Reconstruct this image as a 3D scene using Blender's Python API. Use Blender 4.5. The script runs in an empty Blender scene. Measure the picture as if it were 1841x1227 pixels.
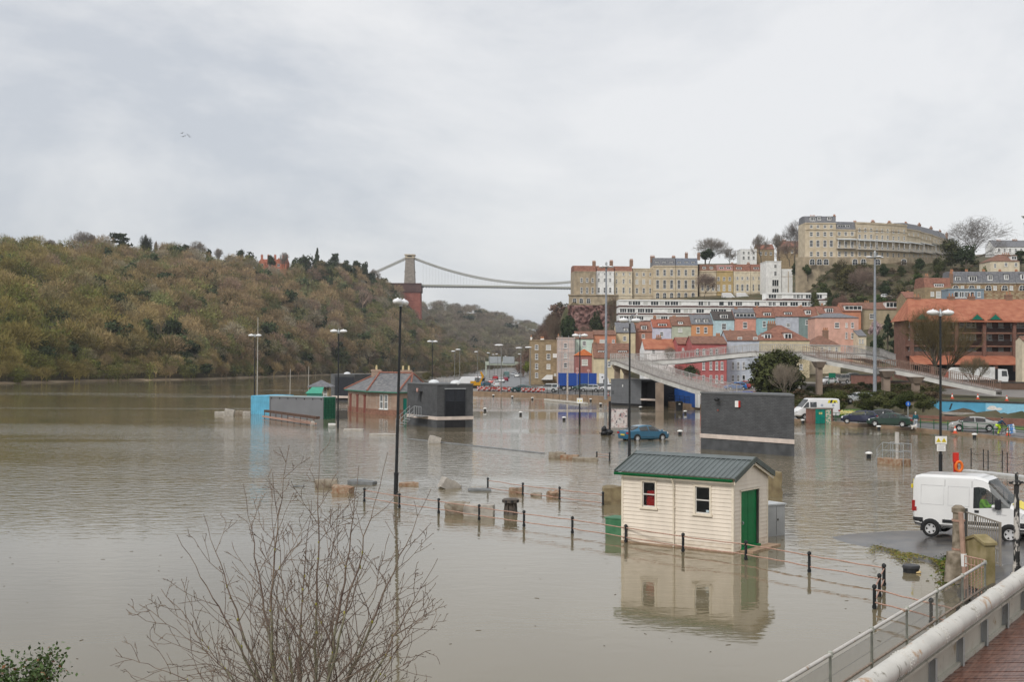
import bpy, bmesh, math, random
import numpy as np
from mathutils import Vector, Matrix
from mathutils.geometry import delaunay_2d_cdt
R = math.radians
SC = bpy.context.scene
COL = SC.collection
# ------------------------------------------------------------------ camera
F = 2200.0; CX, CY = 920.5, 613.5          # focal length and centre in photo pixels (1841 x 1227)
PITCH = math.atan(38.5 / F); ROLL = R(0.3); CAMZ = 7.0
cd = bpy.data.cameras.new("camera"); cam = bpy.data.objects.new("camera", cd); COL.objects.link(cam)
cd.sensor_width = 36.0; cd.lens = F * 36.0 / 1841.0; cd.clip_start = 0.5; cd.clip_end = 9000
CM = Matrix.Translation((0, 0, CAMZ)) @ Matrix.Rotation(R(90) + PITCH, 4, 'X') @ Matrix.Rotation(ROLL, 4, 'Z')
cam.matrix_world = CM
SC.camera = cam
# ------------------------------------------------------------------ sky, sun, exposure
SUN_EL, SUN_AZ = R(42), R(215)             # azimuth measured clockwise from +Y
w = bpy.data.worlds.new("World"); SC.world = w; w.use_nodes = True
nt = w.node_tree; nt.nodes.clear()
def N(t, kind, **kw):
    n = t.nodes.new(kind)
    for k, v in kw.items(): setattr(n, k, v)
    return n
out = N(nt, 'ShaderNodeOutputWorld'); bg = N(nt, 'ShaderNodeBackground')
sky = N(nt, 'ShaderNodeTexSky'); sky.sky_type = 'NISHITA'; sky.sun_disc = False
sky.sun_elevation = SUN_EL; sky.sun_rotation = SUN_AZ; sky.air_density = 1.0; sky.dust_density = 2.0
tc = N(nt, 'ShaderNodeTexCoord')
mp = N(nt, 'ShaderNodeMapping'); mp.inputs['Scale'].default_value = (1.0, 1.0, 2.6); mp.inputs['Location'].default_value = (.37, 2.1, .45)
n1 = N(nt, 'ShaderNodeTexNoise'); n1.inputs['Scale'].default_value = 2.1; n1.inputs['Detail'].default_value = 7; n1.inputs['Roughness'].default_value = .6; n1.inputs['Distortion'].default_value = .35
rp = N(nt, 'ShaderNodeValToRGB')
rp.color_ramp.elements[0].position = .36; rp.color_ramp.elements[0].color = (.465, .485, .518, 1)
rp.color_ramp.elements[1].position = .58; rp.color_ramp.elements[1].color = (.675, .672, .672, 1)
e = rp.color_ramp.elements.new(.48); e.color = (.60, .605, .615, 1)
sc_ = N(nt, 'ShaderNodeVectorMath', operation='SCALE'); sc_.inputs['Scale'].default_value = .12
mx = N(nt, 'ShaderNodeMix', data_type='RGBA'); mx.inputs[0].default_value = .90
L = nt.links.new
L(tc.outputs['Generated'], mp.inputs['Vector']); L(mp.outputs[0], n1.inputs['Vector']); 
sx = N(nt, 'ShaderNodeSeparateXYZ'); L(tc.outputs['Generated'], sx.inputs[0]); ma = N(nt, 'ShaderNodeMath', operation='MULTIPLY_ADD'); ma.inputs[1].default_value = .15; L(sx.outputs[0], ma.inputs[0]); L(n1.outputs['Fac'], ma.inputs[2]); L(ma.outputs[0], rp.inputs['Fac'])
L(sky.outputs[0], sc_.inputs[0]); L(sc_.outputs[0], mx.inputs[6]); L(rp.outputs[0], mx.inputs[7])
L(mx.outputs[2], bg.inputs['Color']); bg.inputs['Strength'].default_value = 1.0; L(bg.outputs[0], out.inputs['Surface'])
sd = bpy.data.lights.new("sun", 'SUN'); sd.energy = 1.5; sd.angle = R(14); sd.color = (1, .96, .9)
sun = bpy.data.objects.new("sun", sd); COL.objects.link(sun)
sun_dir = Vector((math.sin(SUN_AZ) * math.cos(SUN_EL), math.cos(SUN_AZ) * math.cos(SUN_EL), math.sin(SUN_EL)))
sun.rotation_euler = sun_dir.to_track_quat('Z', 'Y').to_euler()
SC.view_settings.view_transform = 'Standard'; SC.view_settings.look = 'None'
SC.view_settings.exposure = 0.42; SC.view_settings.gamma = 1.0
SC.render.engine = 'CYCLES'; SC.cycles.use_denoising = True
SC.cycles.max_bounces = 6; SC.cycles.diffuse_bounces = 2; SC.cycles.glossy_bounces = 3; SC.cycles.transparent_max_bounces = 8
SC.cycles.volume_bounces = 0; SC.cycles.caustics_reflective = False; SC.cycles.caustics_refractive = False
# ------------------------------------------------------------------ photo pixel -> point in the world
CP = Vector((0, 0, CAMZ)); C3 = CM.to_3x3()
def ray(px, py): return C3 @ Vector(((px - CX) / F, -(py - CY) / F, -1.0))
def at(px, py, z=0.0):
    d = ray(px, py); t = (z - CAMZ) / d.z
    return CP + d * t
def pd(px, py, D):
    d = ray(px, py); return CP + d * (D / d.y)
def hor(px): return 652 + (px - CX) * math.tan(ROLL)
def gx(px, D): return (px - CX) / F * D
# ------------------------------------------------------------------ materials
MATS = {}
def mat(name, col, rough=.8, var=.12, scale=3.0, bump=0.0, metal=0.0, spec=.3, detail=4, col2=None, lo=.35, hi=.65, bscale=None, bd=.02, coat=0.0, stretch=None):
    if name in MATS: return MATS[name]
    m = bpy.data.materials.new(name); m.use_nodes = True; t = m.node_tree; b = t.nodes['Principled BSDF']; l = t.links.new
    b.inputs['Roughness'].default_value = rough; b.inputs['Metallic'].default_value = metal; b.inputs['Specular IOR Level'].default_value = spec
    if coat: b.inputs['Coat Weight'].default_value = coat; b.inputs['Coat Roughness'].default_value = .08
    tc = N(t, 'ShaderNodeTexCoord'); no = N(t, 'ShaderNodeTexNoise'); no.inputs['Scale'].default_value = scale; no.inputs['Detail'].default_value = detail
    src = tc.outputs['Object']
    if stretch:
        mp = N(t, 'ShaderNodeMapping'); mp.inputs['Scale'].default_value = stretch; l(src, mp.inputs['Vector']); src = mp.outputs[0]
    l(src, no.inputs['Vector'])
    r = N(t, 'ShaderNodeValToRGB'); c = np.array(col)
    c2 = np.array(col2) if col2 is not None else np.minimum(c * (1 + var), 1)
    c1 = c if col2 is not None else c * (1 - var)
    r.color_ramp.elements[0].position = lo; r.color_ramp.elements[0].color = (*c1, 1)
    r.color_ramp.elements[1].position = hi; r.color_ramp.elements[1].color = (*c2, 1)
    l(no.outputs['Fac'], r.inputs['Fac']); l(r.outputs[0], b.inputs['Base Color'])
    if bump:
        n2 = N(t, 'ShaderNodeTexNoise'); n2.inputs['Scale'].default_value = bscale or scale * 4; n2.inputs['Detail'].default_value = 3
        l(src, n2.inputs['Vector'])
        bp = N(t, 'ShaderNodeBump'); bp.inputs['Strength'].default_value = bump; bp.inputs['Distance'].default_value = bd
        l(n2.outputs['Fac'], bp.inputs['Height']); l(bp.outputs[0], b.inputs['Normal'])
    MATS[name] = m; return m
def brickmat(name, c1, c2, mortar, bw=.225, bh=.075, ms=.01, rough=.85, grime=.25):
    if name in MATS: return MATS[name]
    m = bpy.data.materials.new(name); m.use_nodes = True; t = m.node_tree; b = t.nodes['Principled BSDF']; l = t.links.new
    b.inputs['Roughness'].default_value = rough; b.inputs['Specular IOR Level'].default_value = .25
    tc = N(t, 'ShaderNodeTexCoord'); sp = N(t, 'ShaderNodeSeparateXYZ'); ad = N(t, 'ShaderNodeMath', operation='ADD'); cb = N(t, 'ShaderNodeCombineXYZ')
    l(tc.outputs['Object'], sp.inputs[0]); l(sp.outputs[0], ad.inputs[0]); l(sp.outputs[1], ad.inputs[1]); l(ad.outputs[0], cb.inputs[0]); l(sp.outputs[2], cb.inputs[1])
    br = N(t, 'ShaderNodeTexBrick'); br.inputs['Scale'].default_value = 1; br.inputs['Brick Width'].default_value = bw; br.inputs['Row Height'].default_value = bh
    br.inputs['Mortar Size'].default_value = ms; br.inputs['Color1'].default_value = (*c1, 1); br.inputs['Color2'].default_value = (*c2, 1); br.inputs['Mortar'].default_value = (*mortar, 1)
    l(cb.outputs[0], br.inputs['Vector'])
    no = N(t, 'ShaderNodeTexNoise'); no.inputs['Scale'].default_value = .9; no.inputs['Detail'].default_value = 6; l(tc.outputs['Object'], no.inputs['Vector'])
    mr = N(t, 'ShaderNodeMapRange'); mr.inputs['From Min'].default_value = .3; mr.inputs['From Max'].default_value = .7; mr.inputs['To Min'].default_value = 1 - grime; mr.inputs['To Max'].default_value = 1.12
    l(no.outputs['Fac'], mr.inputs['Value'])
    vm = N(t, 'ShaderNodeVectorMath', operation='SCALE'); l(br.outputs['Color'], vm.inputs[0]); l(mr.outputs[0], vm.inputs['Scale']); l(vm.outputs[0], b.inputs['Base Color'])
    MATS[name] = m; return m
def tintmat(name, rough=.9, spec=.1, sheen=0):
    """colour comes from the mesh's own 'tint' attribute (each tree its own hue)"""
    if name in MATS: return MATS[name]
    m = bpy.data.materials.new(name); m.use_nodes = True; t = m.node_tree; b = t.nodes['Principled BSDF']
    b.inputs['Roughness'].default_value = rough; b.inputs['Specular IOR Level'].default_value = spec
    a = N(t, 'ShaderNodeAttribute'); a.attribute_name = 'tint'; t.links.new(a.outputs['Color'], b.inputs['Base Color'])
    MATS[name] = m; return m
def glassmat(name, tint=(.02, .025, .03), rough=.06, through=0.0):
    if name in MATS: return MATS[name]
    m = bpy.data.materials.new(name); m.use_nodes = True; t = m.node_tree; b = t.nodes['Principled BSDF']; l = t.links.new
    b.inputs['Base Color'].default_value = (*tint, 1); b.inputs['Roughness'].default_value = rough; b.inputs['Specular IOR Level'].default_value = .5
    if through:
        o = t.nodes['Material Output']; tr = N(t, 'ShaderNodeBsdfTransparent'); mxs = N(t, 'ShaderNodeMixShader'); mxs.inputs[0].default_value = through
        l(b.outputs[0], mxs.inputs[1]); l(tr.outputs[0], mxs.inputs[2]); l(mxs.outputs[0], o.inputs['Surface'])
    MATS[name] = m; return m
def paint(name, c, var=.12): return mat('paint_' + name, [v * .85 + .065 for v in c], .75, var, .8, detail=8)
M_GLASS = glassmat('window_glass')
M_WHITE = mat('white_frame', (.78, .78, .76), .5, .05)
M_BLACK = mat('black_iron', (.018, .02, .022), .45, .3, 8, bump=.1)
M_STEEL = mat('galvanised_steel', (.42, .44, .45), .45, .12, 6, metal=.5)
M_DARK = mat('dark_recess', (.018, .018, .02), .7, .2)
M_RUST = mat('rusty_pink_rail', (.36, .2, .15), .7, .3, 14, bump=.3, col2=(.5, .33, .26))
M_TYRE = mat('tyre_rubber', (.02, .02, .02), .85, .2)
M_RIM = mat('wheel_rim', (.6, .6, .6), .35, .1, metal=.25)
M_CONC = mat('concrete', (.36, .34, .31), .85, .15, 2, bump=.15)
M_STONE = mat('wet_stone', (.2, .155, .11), .7, .3, 3.5, bump=.5, col2=(.33, .29, .23), bd=.03)
M_PINKBAND = mat('pale_concrete_band', (.62, .53, .47), .8, .1, 1.5)
M_SLATE = mat('slate', (.12, .125, .14), .6, .25, 2.2, col2=(.2, .2, .21))
M_REDTILE = mat('red_clay_tile', (.19, .085, .062), .85, .3, 1.6, detail=8, col2=(.30, .145, .10))
M_BRNTILE = mat('brown_clay_tile', (.16, .085, .06), .85, .3, 1.6, detail=8, col2=(.25, .13, .09))
M_ORTILE = mat('orange_clay_tile', (.31, .105, .06), .85, .2, .8, detail=8, col2=(.41, .165, .095))
M_BATH = mat('bath_stone', (.47, .39, .275), .85, .2, .5, detail=8, col2=(.62, .535, .40))
M_BATHD = mat('sooty_bath_stone', (.28, .23, .165), .85, .2, .5, detail=8, col2=(.46, .375, .26))
M_ASPH = mat('wet_asphalt', (.045, .045, .048), .35, .25, 1.5, spec=.5, col2=(.075, .072, .07))
M_GREENP = mat('green_door_paint', (.0, .16, .045), .5, .1)
M_GREEN2 = mat('dark_green_paint', (.01, .09, .035), .5, .2)
M_CHROME = mat('bright_lamp_glass', (.78, .79, .8), .25, .05)
M_RED = mat('red_paint', (.55, .03, .02), .45, .1)
M_HIVIS = mat('hi_vis_yellow', (.55, .8, .03), .7, .08)
M_SKIN = mat('skin', (.5, .3, .22), .6, .05)
# ------------------------------------------------------------------ mesh builder
class MB:
    def __init__(s): s.v = []; s.f = []; s.m = []
    def add(s, vs, fs, mi=0):
        o = len(s.v); s.v.extend([tuple(p) for p in vs]); s.f.extend([tuple(i + o for i in f) for f in fs]); s.m.extend([mi] * len(fs)); return s
    def hexa(s, p, mi=0): return s.add(p, [(3, 2, 1, 0), (4, 5, 6, 7), (0, 1, 5, 4), (1, 2, 6, 5), (2, 3, 7, 6), (3, 0, 4, 7)], mi)
    def box(s, x0, x1, y0, y1, z0, z1, mi=0):
        return s.hexa([(x0, y0, z0), (x1, y0, z0), (x1, y1, z0), (x0, y1, z0), (x0, y0, z1), (x1, y0, z1), (x1, y1, z1), (x0, y1, z1)], mi)
    def obox(s, c, sz, rz=0, mi=0, ry=0, rx=0):
        M = Matrix.Translation(c) @ Matrix.Rotation(rz, 4, 'Z') @ Matrix.Rotation(ry, 4, 'Y') @ Matrix.Rotation(rx, 4, 'X'); a, b, d = sz[0] / 2, sz[1] / 2, sz[2] / 2
        return s.hexa([M @ Vector(p) for p in [(-a, -b, -d), (a, -b, -d), (a, b, -d), (-a, b, -d), (-a, -b, d), (a, -b, d), (a, b, d), (-a, b, d)]], mi)
    def bar(s, p, q, w, h, mi=0, lift=0):
        p = Vector(p); q = Vector(q); d = (q - p).normalized(); sd = Vector((0, 0, 1)).cross(d)
        sd = sd.normalized() if sd.length > 1e-4 else Vector((1, 0, 0)); up = d.cross(sd).normalized()
        a = sd * w / 2; b = up * h / 2
        return s.hexa([p - a - b, p + a - b, p + a + b, p - a + b, q - a - b, q + a - b, q + a + b, q - a + b], mi)
    def tube(s, pts, rad, n=6, mi=0, cap=True):
        pts = [Vector(p) for p in pts]; k = len(pts)
        if not hasattr(rad, '__len__'): rad = [rad] * k
        vs = []; prev = None
        for i in range(k):
            d = (pts[min(i + 1, k - 1)] - pts[max(i - 1, 0)]).normalized()
            if prev is None:
                a = d.cross(Vector((0, 0, 1))); a = a.normalized() if a.length > 1e-3 else Vector((1, 0, 0))
            else:
                a = prev - d * prev.dot(d); a = a.normalized() if a.length > 1e-4 else Vector((1, 0, 0))
            prev = a; b = d.cross(a)
            for j in range(n):
                t = 2 * math.pi * j / n; vs.append(pts[i] + (a * math.cos(t) + b * math.sin(t)) * rad[i])
        fs = [(i * n + j, i * n + (j + 1) % n, (i + 1) * n + (j + 1) % n, (i + 1) * n + j) for i in range(k - 1) for j in range(n)]
        if cap: fs += [tuple(range(n - 1, -1, -1)), tuple((k - 1) * n + j for j in range(n))]
        return s.add(vs, fs, mi)
    def lathe(s, prof, n=16, c=(0, 0, 0), mi=0):
        vs = [(c[0] + r * math.cos(2 * math.pi * j / n), c[1] + r * math.sin(2 * math.pi * j / n), c[2] + z) for r, z in prof for j in range(n)]; k = len(prof)
        fs = [(i * n + j, i * n + (j + 1) % n, (i + 1) * n + (j + 1) % n, (i + 1) * n + j) for i in range(k - 1) for j in range(n)]
        return s.add(vs, fs + [tuple(range(n - 1, -1, -1)), tuple((k - 1) * n + j for j in range(n))], mi)
    def ext(s, poly, vec, mi=0):
        """closed prism: polygon (list of 3-D points) swept along vec"""
        n = len(poly); vec = Vector(vec); vs = [Vector(p) for p in poly] + [Vector(p) + vec for p in poly]
        return s.add(vs, [tuple(range(n - 1, -1, -1)), tuple(range(n, 2 * n))] + [(i, (i + 1) % n, n + (i + 1) % n, n + i) for i in range(n)], mi)
    def ell(s, c, r, n=10, k=6, mi=0):
        vs = []
        for i in range(1, k):
            a = math.pi * i / k - math.pi / 2
            for j in range(n):
                t = 2 * math.pi * j / n; vs.append((c[0] + r[0] * math.cos(a) * math.cos(t), c[1] + r[1] * math.cos(a) * math.sin(t), c[2] + r[2] * math.sin(a)))
        vs += [(c[0], c[1], c[2] - r[2]), (c[0], c[1], c[2] + r[2])]; b = (k - 1) * n
        fs = [(i * n + j, i * n + (j + 1) % n, (i + 1) * n + (j + 1) % n, (i + 1) * n + j) for i in range(k - 2) for j in range(n)]
        fs += [(b, (j + 1) % n, j) for j in range(n)] + [(b + 1, (k - 2) * n + j, (k - 2) * n + (j + 1) % n) for j in range(n)]
        return s.add(vs, fs, mi)
    def mesh(s, name, mats, smooth=0, fix=True):
        me = bpy.data.meshes.new(name); me.from_pydata(s.v, [], s.f)
        for m in (mats if isinstance(mats, (list, tuple)) else [mats]): me.materials.append(m)
        if max(s.m, default=0): me.polygons.foreach_set('material_index', s.m)
        if fix and len(s.f) < 60000:
            bm = bmesh.new(); bm.from_mesh(me); bmesh.ops.recalc_face_normals(bm, faces=bm.faces); bm.to_mesh(me); bm.free()
        if smooth:
            me.polygons.foreach_set('use_smooth', [True] * len(me.polygons))
            if smooth > 1: me.set_sharp_from_angle(angle=R(smooth))
        me.update(); return me
    def build(s, name, mats, parent=None, smooth=0, loc=None, bevel=0, fix=True):
        o = bpy.data.objects.new(name, s.mesh(name, mats, smooth, fix)); COL.objects.link(o)
        if parent: o.parent = parent
        if loc: o.location = loc
        if bevel:
            b = o.modifiers.new('bevel', 'BEVEL'); b.width = bevel; b.segments = 2; b.limit_method = 'ANGLE'; b.angle_limit = R(40)
        return o
def tag(o, label=None, cat=None, group=None, kind=None):
    if label: o['label'] = label
    if cat: o['category'] = cat
    if group: o['group'] = group
    if kind: o['kind'] = kind
    return o
def thing(name, label, cat, loc=(0, 0, 0), rz=0.0, group=None):
    o = bpy.data.objects.new(name, None); o.empty_display_size = .3; COL.objects.link(o); o.location = loc; o.rotation_euler = (0, 0, rz)
    return tag(o, label, cat, group, 'thing')
def put(me, name, parent, loc, rz=0.0):
    o = bpy.data.objects.new(name, me); COL.objects.link(o); o.parent = parent; o.location = loc; o.rotation_euler = (0, 0, rz); return o
def copy_tree(o, parent=None):
    c = o.copy(); COL.objects.link(c)
    if parent: c.parent = parent
    for ch in o.children: copy_tree(ch, c)
    return c
def np_mesh(name, V, Fq, mats, tint=None, mi=None, smooth=False):
    """fast mesh from arrays: V (n,3), Fq (m,k) all faces with k corners"""
    V = np.asarray(V, np.float32); Fq = np.asarray(Fq, np.int32); me = bpy.data.meshes.new(name); m, k = Fq.shape
    me.vertices.add(len(V)); me.vertices.foreach_set('co', V.ravel()); me.loops.add(m * k); me.loops.foreach_set('vertex_index', Fq.ravel())
    me.polygons.add(m); me.polygons.foreach_set('loop_start', np.arange(0, m * k, k, dtype=np.int32))
    for q in (mats if isinstance(mats, (list, tuple)) else [mats]): me.materials.append(q)
    if mi is not None: me.polygons.foreach_set('material_index', np.asarray(mi, np.int32))
    if tint is not None:
        a = me.attributes.new('tint', 'FLOAT_COLOR', 'POINT'); T = np.ones((len(V), 4), np.float32); T[:, :3] = tint; a.data.foreach_set('color', T.ravel())
    me.update(calc_edges=True)
    if smooth: me.polygons.foreach_set('use_smooth', [True] * m)
    return me
def np_obj(name, V, Fq, mats, parent=None, tint=None, mi=None, loc=None, smooth=False):
    o = bpy.data.objects.new(name, np_mesh(name, V, Fq, mats, tint, mi, smooth)); COL.objects.link(o)
    if parent: o.parent = parent
    if loc: o.location = loc
    return o
def tris2d(pts, z):
    """triangulated sheet through scattered points"""
    r = delaunay_2d_cdt([Vector((p[0], p[1])) for p in pts], [], [], 0, 1e-6)
    return [(v.x, v.y, z(i)) for i, v in enumerate(r[0])], r[2]
# ================================================================== WATER AND LAND
def water_material():
    m = bpy.data.materials.new('flood_water'); m.use_nodes = True; t = m.node_tree; b = t.nodes['Principled BSDF']; l = t.links.new
    b.inputs['Roughness'].default_value = .035; b.inputs['IOR'].default_value = 1.38
    tc = N(t, 'ShaderNodeTexCoord'); sp = N(t, 'ShaderNodeSeparateXYZ'); l(tc.outputs['Object'], sp.inputs[0])
    def noise(scale, st, det, rough=.5, dist=0.0):
        mp = N(t, 'ShaderNodeMapping'); mp.inputs['Scale'].default_value = st; l(tc.outputs['Object'], mp.inputs['Vector'])
        n = N(t, 'ShaderNodeTexNoise'); n.inputs['Scale'].default_value = scale; n.inputs['Detail'].default_value = det; n.inputs['Roughness'].default_value = rough; n.inputs['Distortion'].default_value = dist
        l(mp.outputs[0], n.inputs['Vector']); return n.outputs['Fac']
    def ramp(src, stops):
        r = N(t, 'ShaderNodeValToRGB'); cr = r.color_ramp
        while len(cr.elements) < len(stops): cr.elements.new(.5)
        for e_, (p_, c_) in zip(cr.elements, stops): e_.position = p_; e_.color = (*c_, 1) if hasattr(c_, '__len__') else (c_, c_, c_, 1)
        l(src, r.inputs['Fac']); return r.outputs[0]
    def math_(op, a, b_):
        n = N(t, 'ShaderNodeMath', operation=op)
        for i, x in enumerate((a, b_)):
            if isinstance(x, (int, float)): n.inputs[i].default_value = x
            else: l(x, n.inputs[i])
        return n.outputs[0]
    # silt hangs in slow clouds
    l(ramp(noise(.035, (1, .6, 1), 4), [(.35, (.165, .136, .082)), (.65, (.20, .168, .105))]), b.inputs['Base Color'])
    # wind: how rough the surface is, by distance out into the open water and in streaks
    yy = math_('DIVIDE', sp.outputs[1], 400.0)
    far = ramp(yy, [(.05, .05), (.115, .10), (.155, .55), (.19, .9), (.30, .85), (.345, .4), (.45, .28), (.7, .14), (1.0, .10)])
    patch = ramp(noise(.022, (.45, 1.5, 1), 3, .5, .6), [(.40, .18), (.56, 1.0)])
    streak = ramp(noise(.012, (.25, 2.2, 1), 2), [(.53, 0.0), (.60, .9)])
    st2 = math_('MULTIPLY', streak, ramp(yy, [(.36, 0.0), (.45, 1.0)]))
    amp = math_('MAXIMUM', math_('MULTIPLY', far, patch), st2)
    h = math_('ADD', math_('MULTIPLY', noise(1.3, (.7, 1.15, 1), 2, .5, .4), 1.0), math_('MULTIPLY', noise(4.2, (.7, 1.1, 1), 2), .32))
    bp = N(t, 'ShaderNodeBump'); bp.inputs['Distance'].default_value = .085; l(amp, bp.inputs['Strength']); l(h, bp.inputs['Height']); l(bp.outputs[0], b.inputs['Normal'])
    return m
wm = MB(); wm.add([(-2600, -60, 0), (2600, -60, 0), (2600, 2600, 0), (-2600, 2600, 0)], [(0, 1, 2, 3)])
tag(wm.build('water', water_material()), kind='structure')
bed = MB(); bed.add([(-4000, -300, -3), (4000, -300, -3), (4000, 7000, -3), (-4000, 7000, -3)], [(0, 1, 2, 3)])
tag(bed.build('ground', mat('river_mud', (.12, .09, .06))), kind='structure')
M_HILL = mat('woodland_floor', (.06, .05, .022), .95, .3, .06, detail=8, col2=(.10, .08, .045))
M_GARDEN = mat('hillside_garden', (.05, .055, .02), .95, .3, .15, detail=9, col2=(.13, .10, .06))
M_GRASS = mat('grass_verge', (.06, .13, .02), .95, .3, 2.0, detail=8, col2=(.1, .17, .03))
rng = np.random.default_rng(7)
# ---- the wooded hill beyond the river
LP = [-900, 0, 183, 380, 560, 700, 800, 900, 1000]
LD0 = [330, 358, 416, 467, 600, 740, 900, 1130, 1300]
RP = [-900, -300, 0, 100, 200, 300, 400, 500, 600, 650, 700, 730, 760, 800, 870, 1000]
RY = [420, 424, 432, 435, 441, 449, 457, 471, 480, 492, 512, 522, 556, 600, 640, 655]
RD = [600, 640, 690, 710, 735, 765, 800, 845, 910, 960, 1010, 1055, 1090, 1100, 1150, 1340]
def zl(px, t):
    """left hill: ground height and distance at pixel column px, t = 0 shore .. 1 ridge"""
    D0 = np.interp(px, LP, LD0); D1 = np.interp(px, RP, RD); y = np.interp(px, RP, RY)
    z1 = np.maximum(CAMZ + (hor(0) + (px) * math.tan(ROLL) - y) / F * D1 - 9.0, .5)
    D = D0 + (D1 - D0) * t; z = z1 * np.clip(t, 0, 1) ** .82 + 1.6 * np.sin(px * .045 + 3 * t) * np.sin(5 * t) * np.clip(4 * t, 0, 1)
    return D, z + .3
def sheet(fn, P, T, back=None):
    V = []
    for px in P:
        for k, t in enumerate(T):
            D, z = fn(px, t); V.append((gx(px, D), D, z if k else -1.5))
        if back: V.append((gx(px, D), D + back, z))
    n = len(T) + (1 if back else 0); Fq = [(i * n + j, (i + 1) * n + j, (i + 1) * n + j + 1, i * n + j + 1) for i in range(len(P) - 1) for j in range(n - 1)]
    return V, Fq
V, Fq = sheet(zl, np.linspace(-800, 980, 90), np.linspace(0, 1, 30), 260)
tag(np_obj('hill', V, Fq, M_HILL, smooth=True), kind='structure')
FRP = [560, 700, 760, 800, 850, 900, 950, 985, 1100, 1400]; FRY = [520, 530, 546, 546, 552, 566, 580, 593, 606, 640]
def zf(px, t):
    D0 = 1180.0; D1 = np.interp(px, [600, 1000, 1400], [1500, 1900, 2100]); y = np.interp(px, FRP, FRY)
    z1 = CAMZ + (hor(px) - y) / F * D1 - 10
    return D0 + (D1 - D0) * t, z1 * np.clip(t, 0, 1) ** .8 + .3
V, Fq = sheet(zf, np.linspace(560, 1400, 50), np.linspace(0, 1, 24), 600)
tag(np_obj('hill', V, Fq, M_HILL, smooth=True), kind='structure')
V, Fq = sheet(lambda p, t: (np.interp(p, LP, LD0) - 5 + 8 * t, .02 + .5 * t), np.linspace(-500, 980, 120), np.linspace(0, 1, 4))
tag(np_obj('shore', [v if v[2] > -1 else (v[0], v[1], -.1) for v in V], Fq, mat('shore_mud', (.2, .14, .085), .8, .3, .2, detail=9, col2=(.36, .29, .2)), smooth=True), kind='structure')
# ---- the quay, the road and the town's hill
EDP = [840, 858, 1043, 1100, 1200, 1320, 1430, 1841, 2600]; EDD = [264, 262, 235, 225, 197, 172, 149, 113, 85]
EDZ = [.8, .8, .8, .8, .75, .5, .3, .2, .2]
PROF = {840: [(262, .8), (500, 1.0), (1300, 1.2)], 945: [(262, .8), (420, 1.2), (1300, 2)], 985: [(245, .8), (400, 1.4), (470, 3), (520, 14), (640, 22), (1300, 24)],
        1022: [(236, .8), (340, 2), (430, 6), (486, 10), (505, 33), (800, 38), (1300, 40)],
        1092: [(226, .8), (340, 3), (430, 7), (486, 10), (505, 33), (560, 36), (800, 40), (1300, 48)], 1110: [(224, .8), (300, 2.5), (340, 7), (370, 12), (420, 18), (440, 23), (490, 29), (505, 33), (560, 36), (620, 47), (1300, 52)],
        1250: [(190, .75), (225, 1.5), (300, 4), (340, 9), (370, 13), (420, 19), (440, 24), (490, 30), (505, 34), (560, 40), (600, 54), (650, 60), (1300, 66)],
        1430: [(149, .3), (200, 2.2), (235, 3), (300, 7), (350, 13), (420, 20), (440, 25), (490, 33), (505, 36), (560, 42), (600, 54), (650, 62), (1300, 66)],
        1500: [(143, .3), (165, .8), (185, 2.2), (240, 3.3), (300, 8), (350, 14), (400, 22), (440, 33), (470, 45), (482, 47.5), (530, 48), (620, 56), (1300, 62)],
        1700: [(126, .25), (155.5, .4), (157, 2.1), (200, 3.0), (245, 3.4), (300, 10), (345, 20), (400, 27), (440, 36), (470, 45), (482, 47.5), (530, 49), (620, 62), (1300, 70)],
        1841: [(113, .2), (146.8, .35), (148.5, 2.1), (200, 3.0), (245, 3.5), (300, 12), (330, 23), (345, 25), (400, 34), (450, 44), (500, 50), (600, 64), (1300, 72)],
        2600: [(85, .2), (108, .4), (110, 2.1), (200, 3.2), (245, 4), (330, 22), (500, 50), (600, 64), (1300, 72)]}
PK = sorted(PROF)
def zr(px, D):
    px = min(max(px, PK[0]), PK[-1]); i = max(j for j in range(len(PK)) if PK[j] <= px); i = min(i, len(PK) - 2); a, b = PK[i], PK[i + 1]; u = (px - a) / (b - a)
    f = lambda k: np.interp(D, [q[0] for q in PROF[k]], [q[1] for q in PROF[k]])
    return float(f(a) * (1 - u) + f(b) * u)
def edge(px): return float(np.interp(px, EDP, EDD))
def zxy(X, D): return zr(X / D * F + CX, D)
V = []; P = np.linspace(0, 1, 130); T = np.linspace(0, 1, 90) ** 1.9; Fq = []; MI = []
for u in P:
    for k, t in enumerate([-1] + list(T)):
        px = 850 + 1700 * u
        for _ in range(3):
            De = edge(px); D = De + (1300 - De) * max(t, 0); pl = float(np.interp(D, [262, 400, 600, 1000], [850, 762, 800, 850])); px = pl + (2550 - pl) * u
        V.append((gx(px, D), D, zr(px, D) if k else -1.5))
n = len(T) + 1
for i in range(len(P) - 1):
    for j in range(n - 1):
        Fq.append((i * n + j, (i + 1) * n + j, (i + 1) * n + j + 1, i * n + j + 1)); q = V[i * n + j + 1]
        o_ = q[1] - edge(q[0] / q[1] * F + CX); MI.append(2 if j == 0 else 1 if q[2] > 3.9 or (q[0] / q[1] * F + CX > 1425 and 12.6 < o_ < 58) else 0)
M_QUAY = mat('muddy_quay_wall', (.17, .115, .07), .8, .25, 1.0, bump=.3, col2=(.25, .17, .11))
M_PAVE = mat('wet_pavement', (.12, .11, .1), .45, .2, .7, detail=8, col2=(.19, .175, .155))
tag(np_obj('terrain', V, Fq, [M_PAVE, M_GARDEN, M_QUAY], mi=MI), kind='structure')
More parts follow.
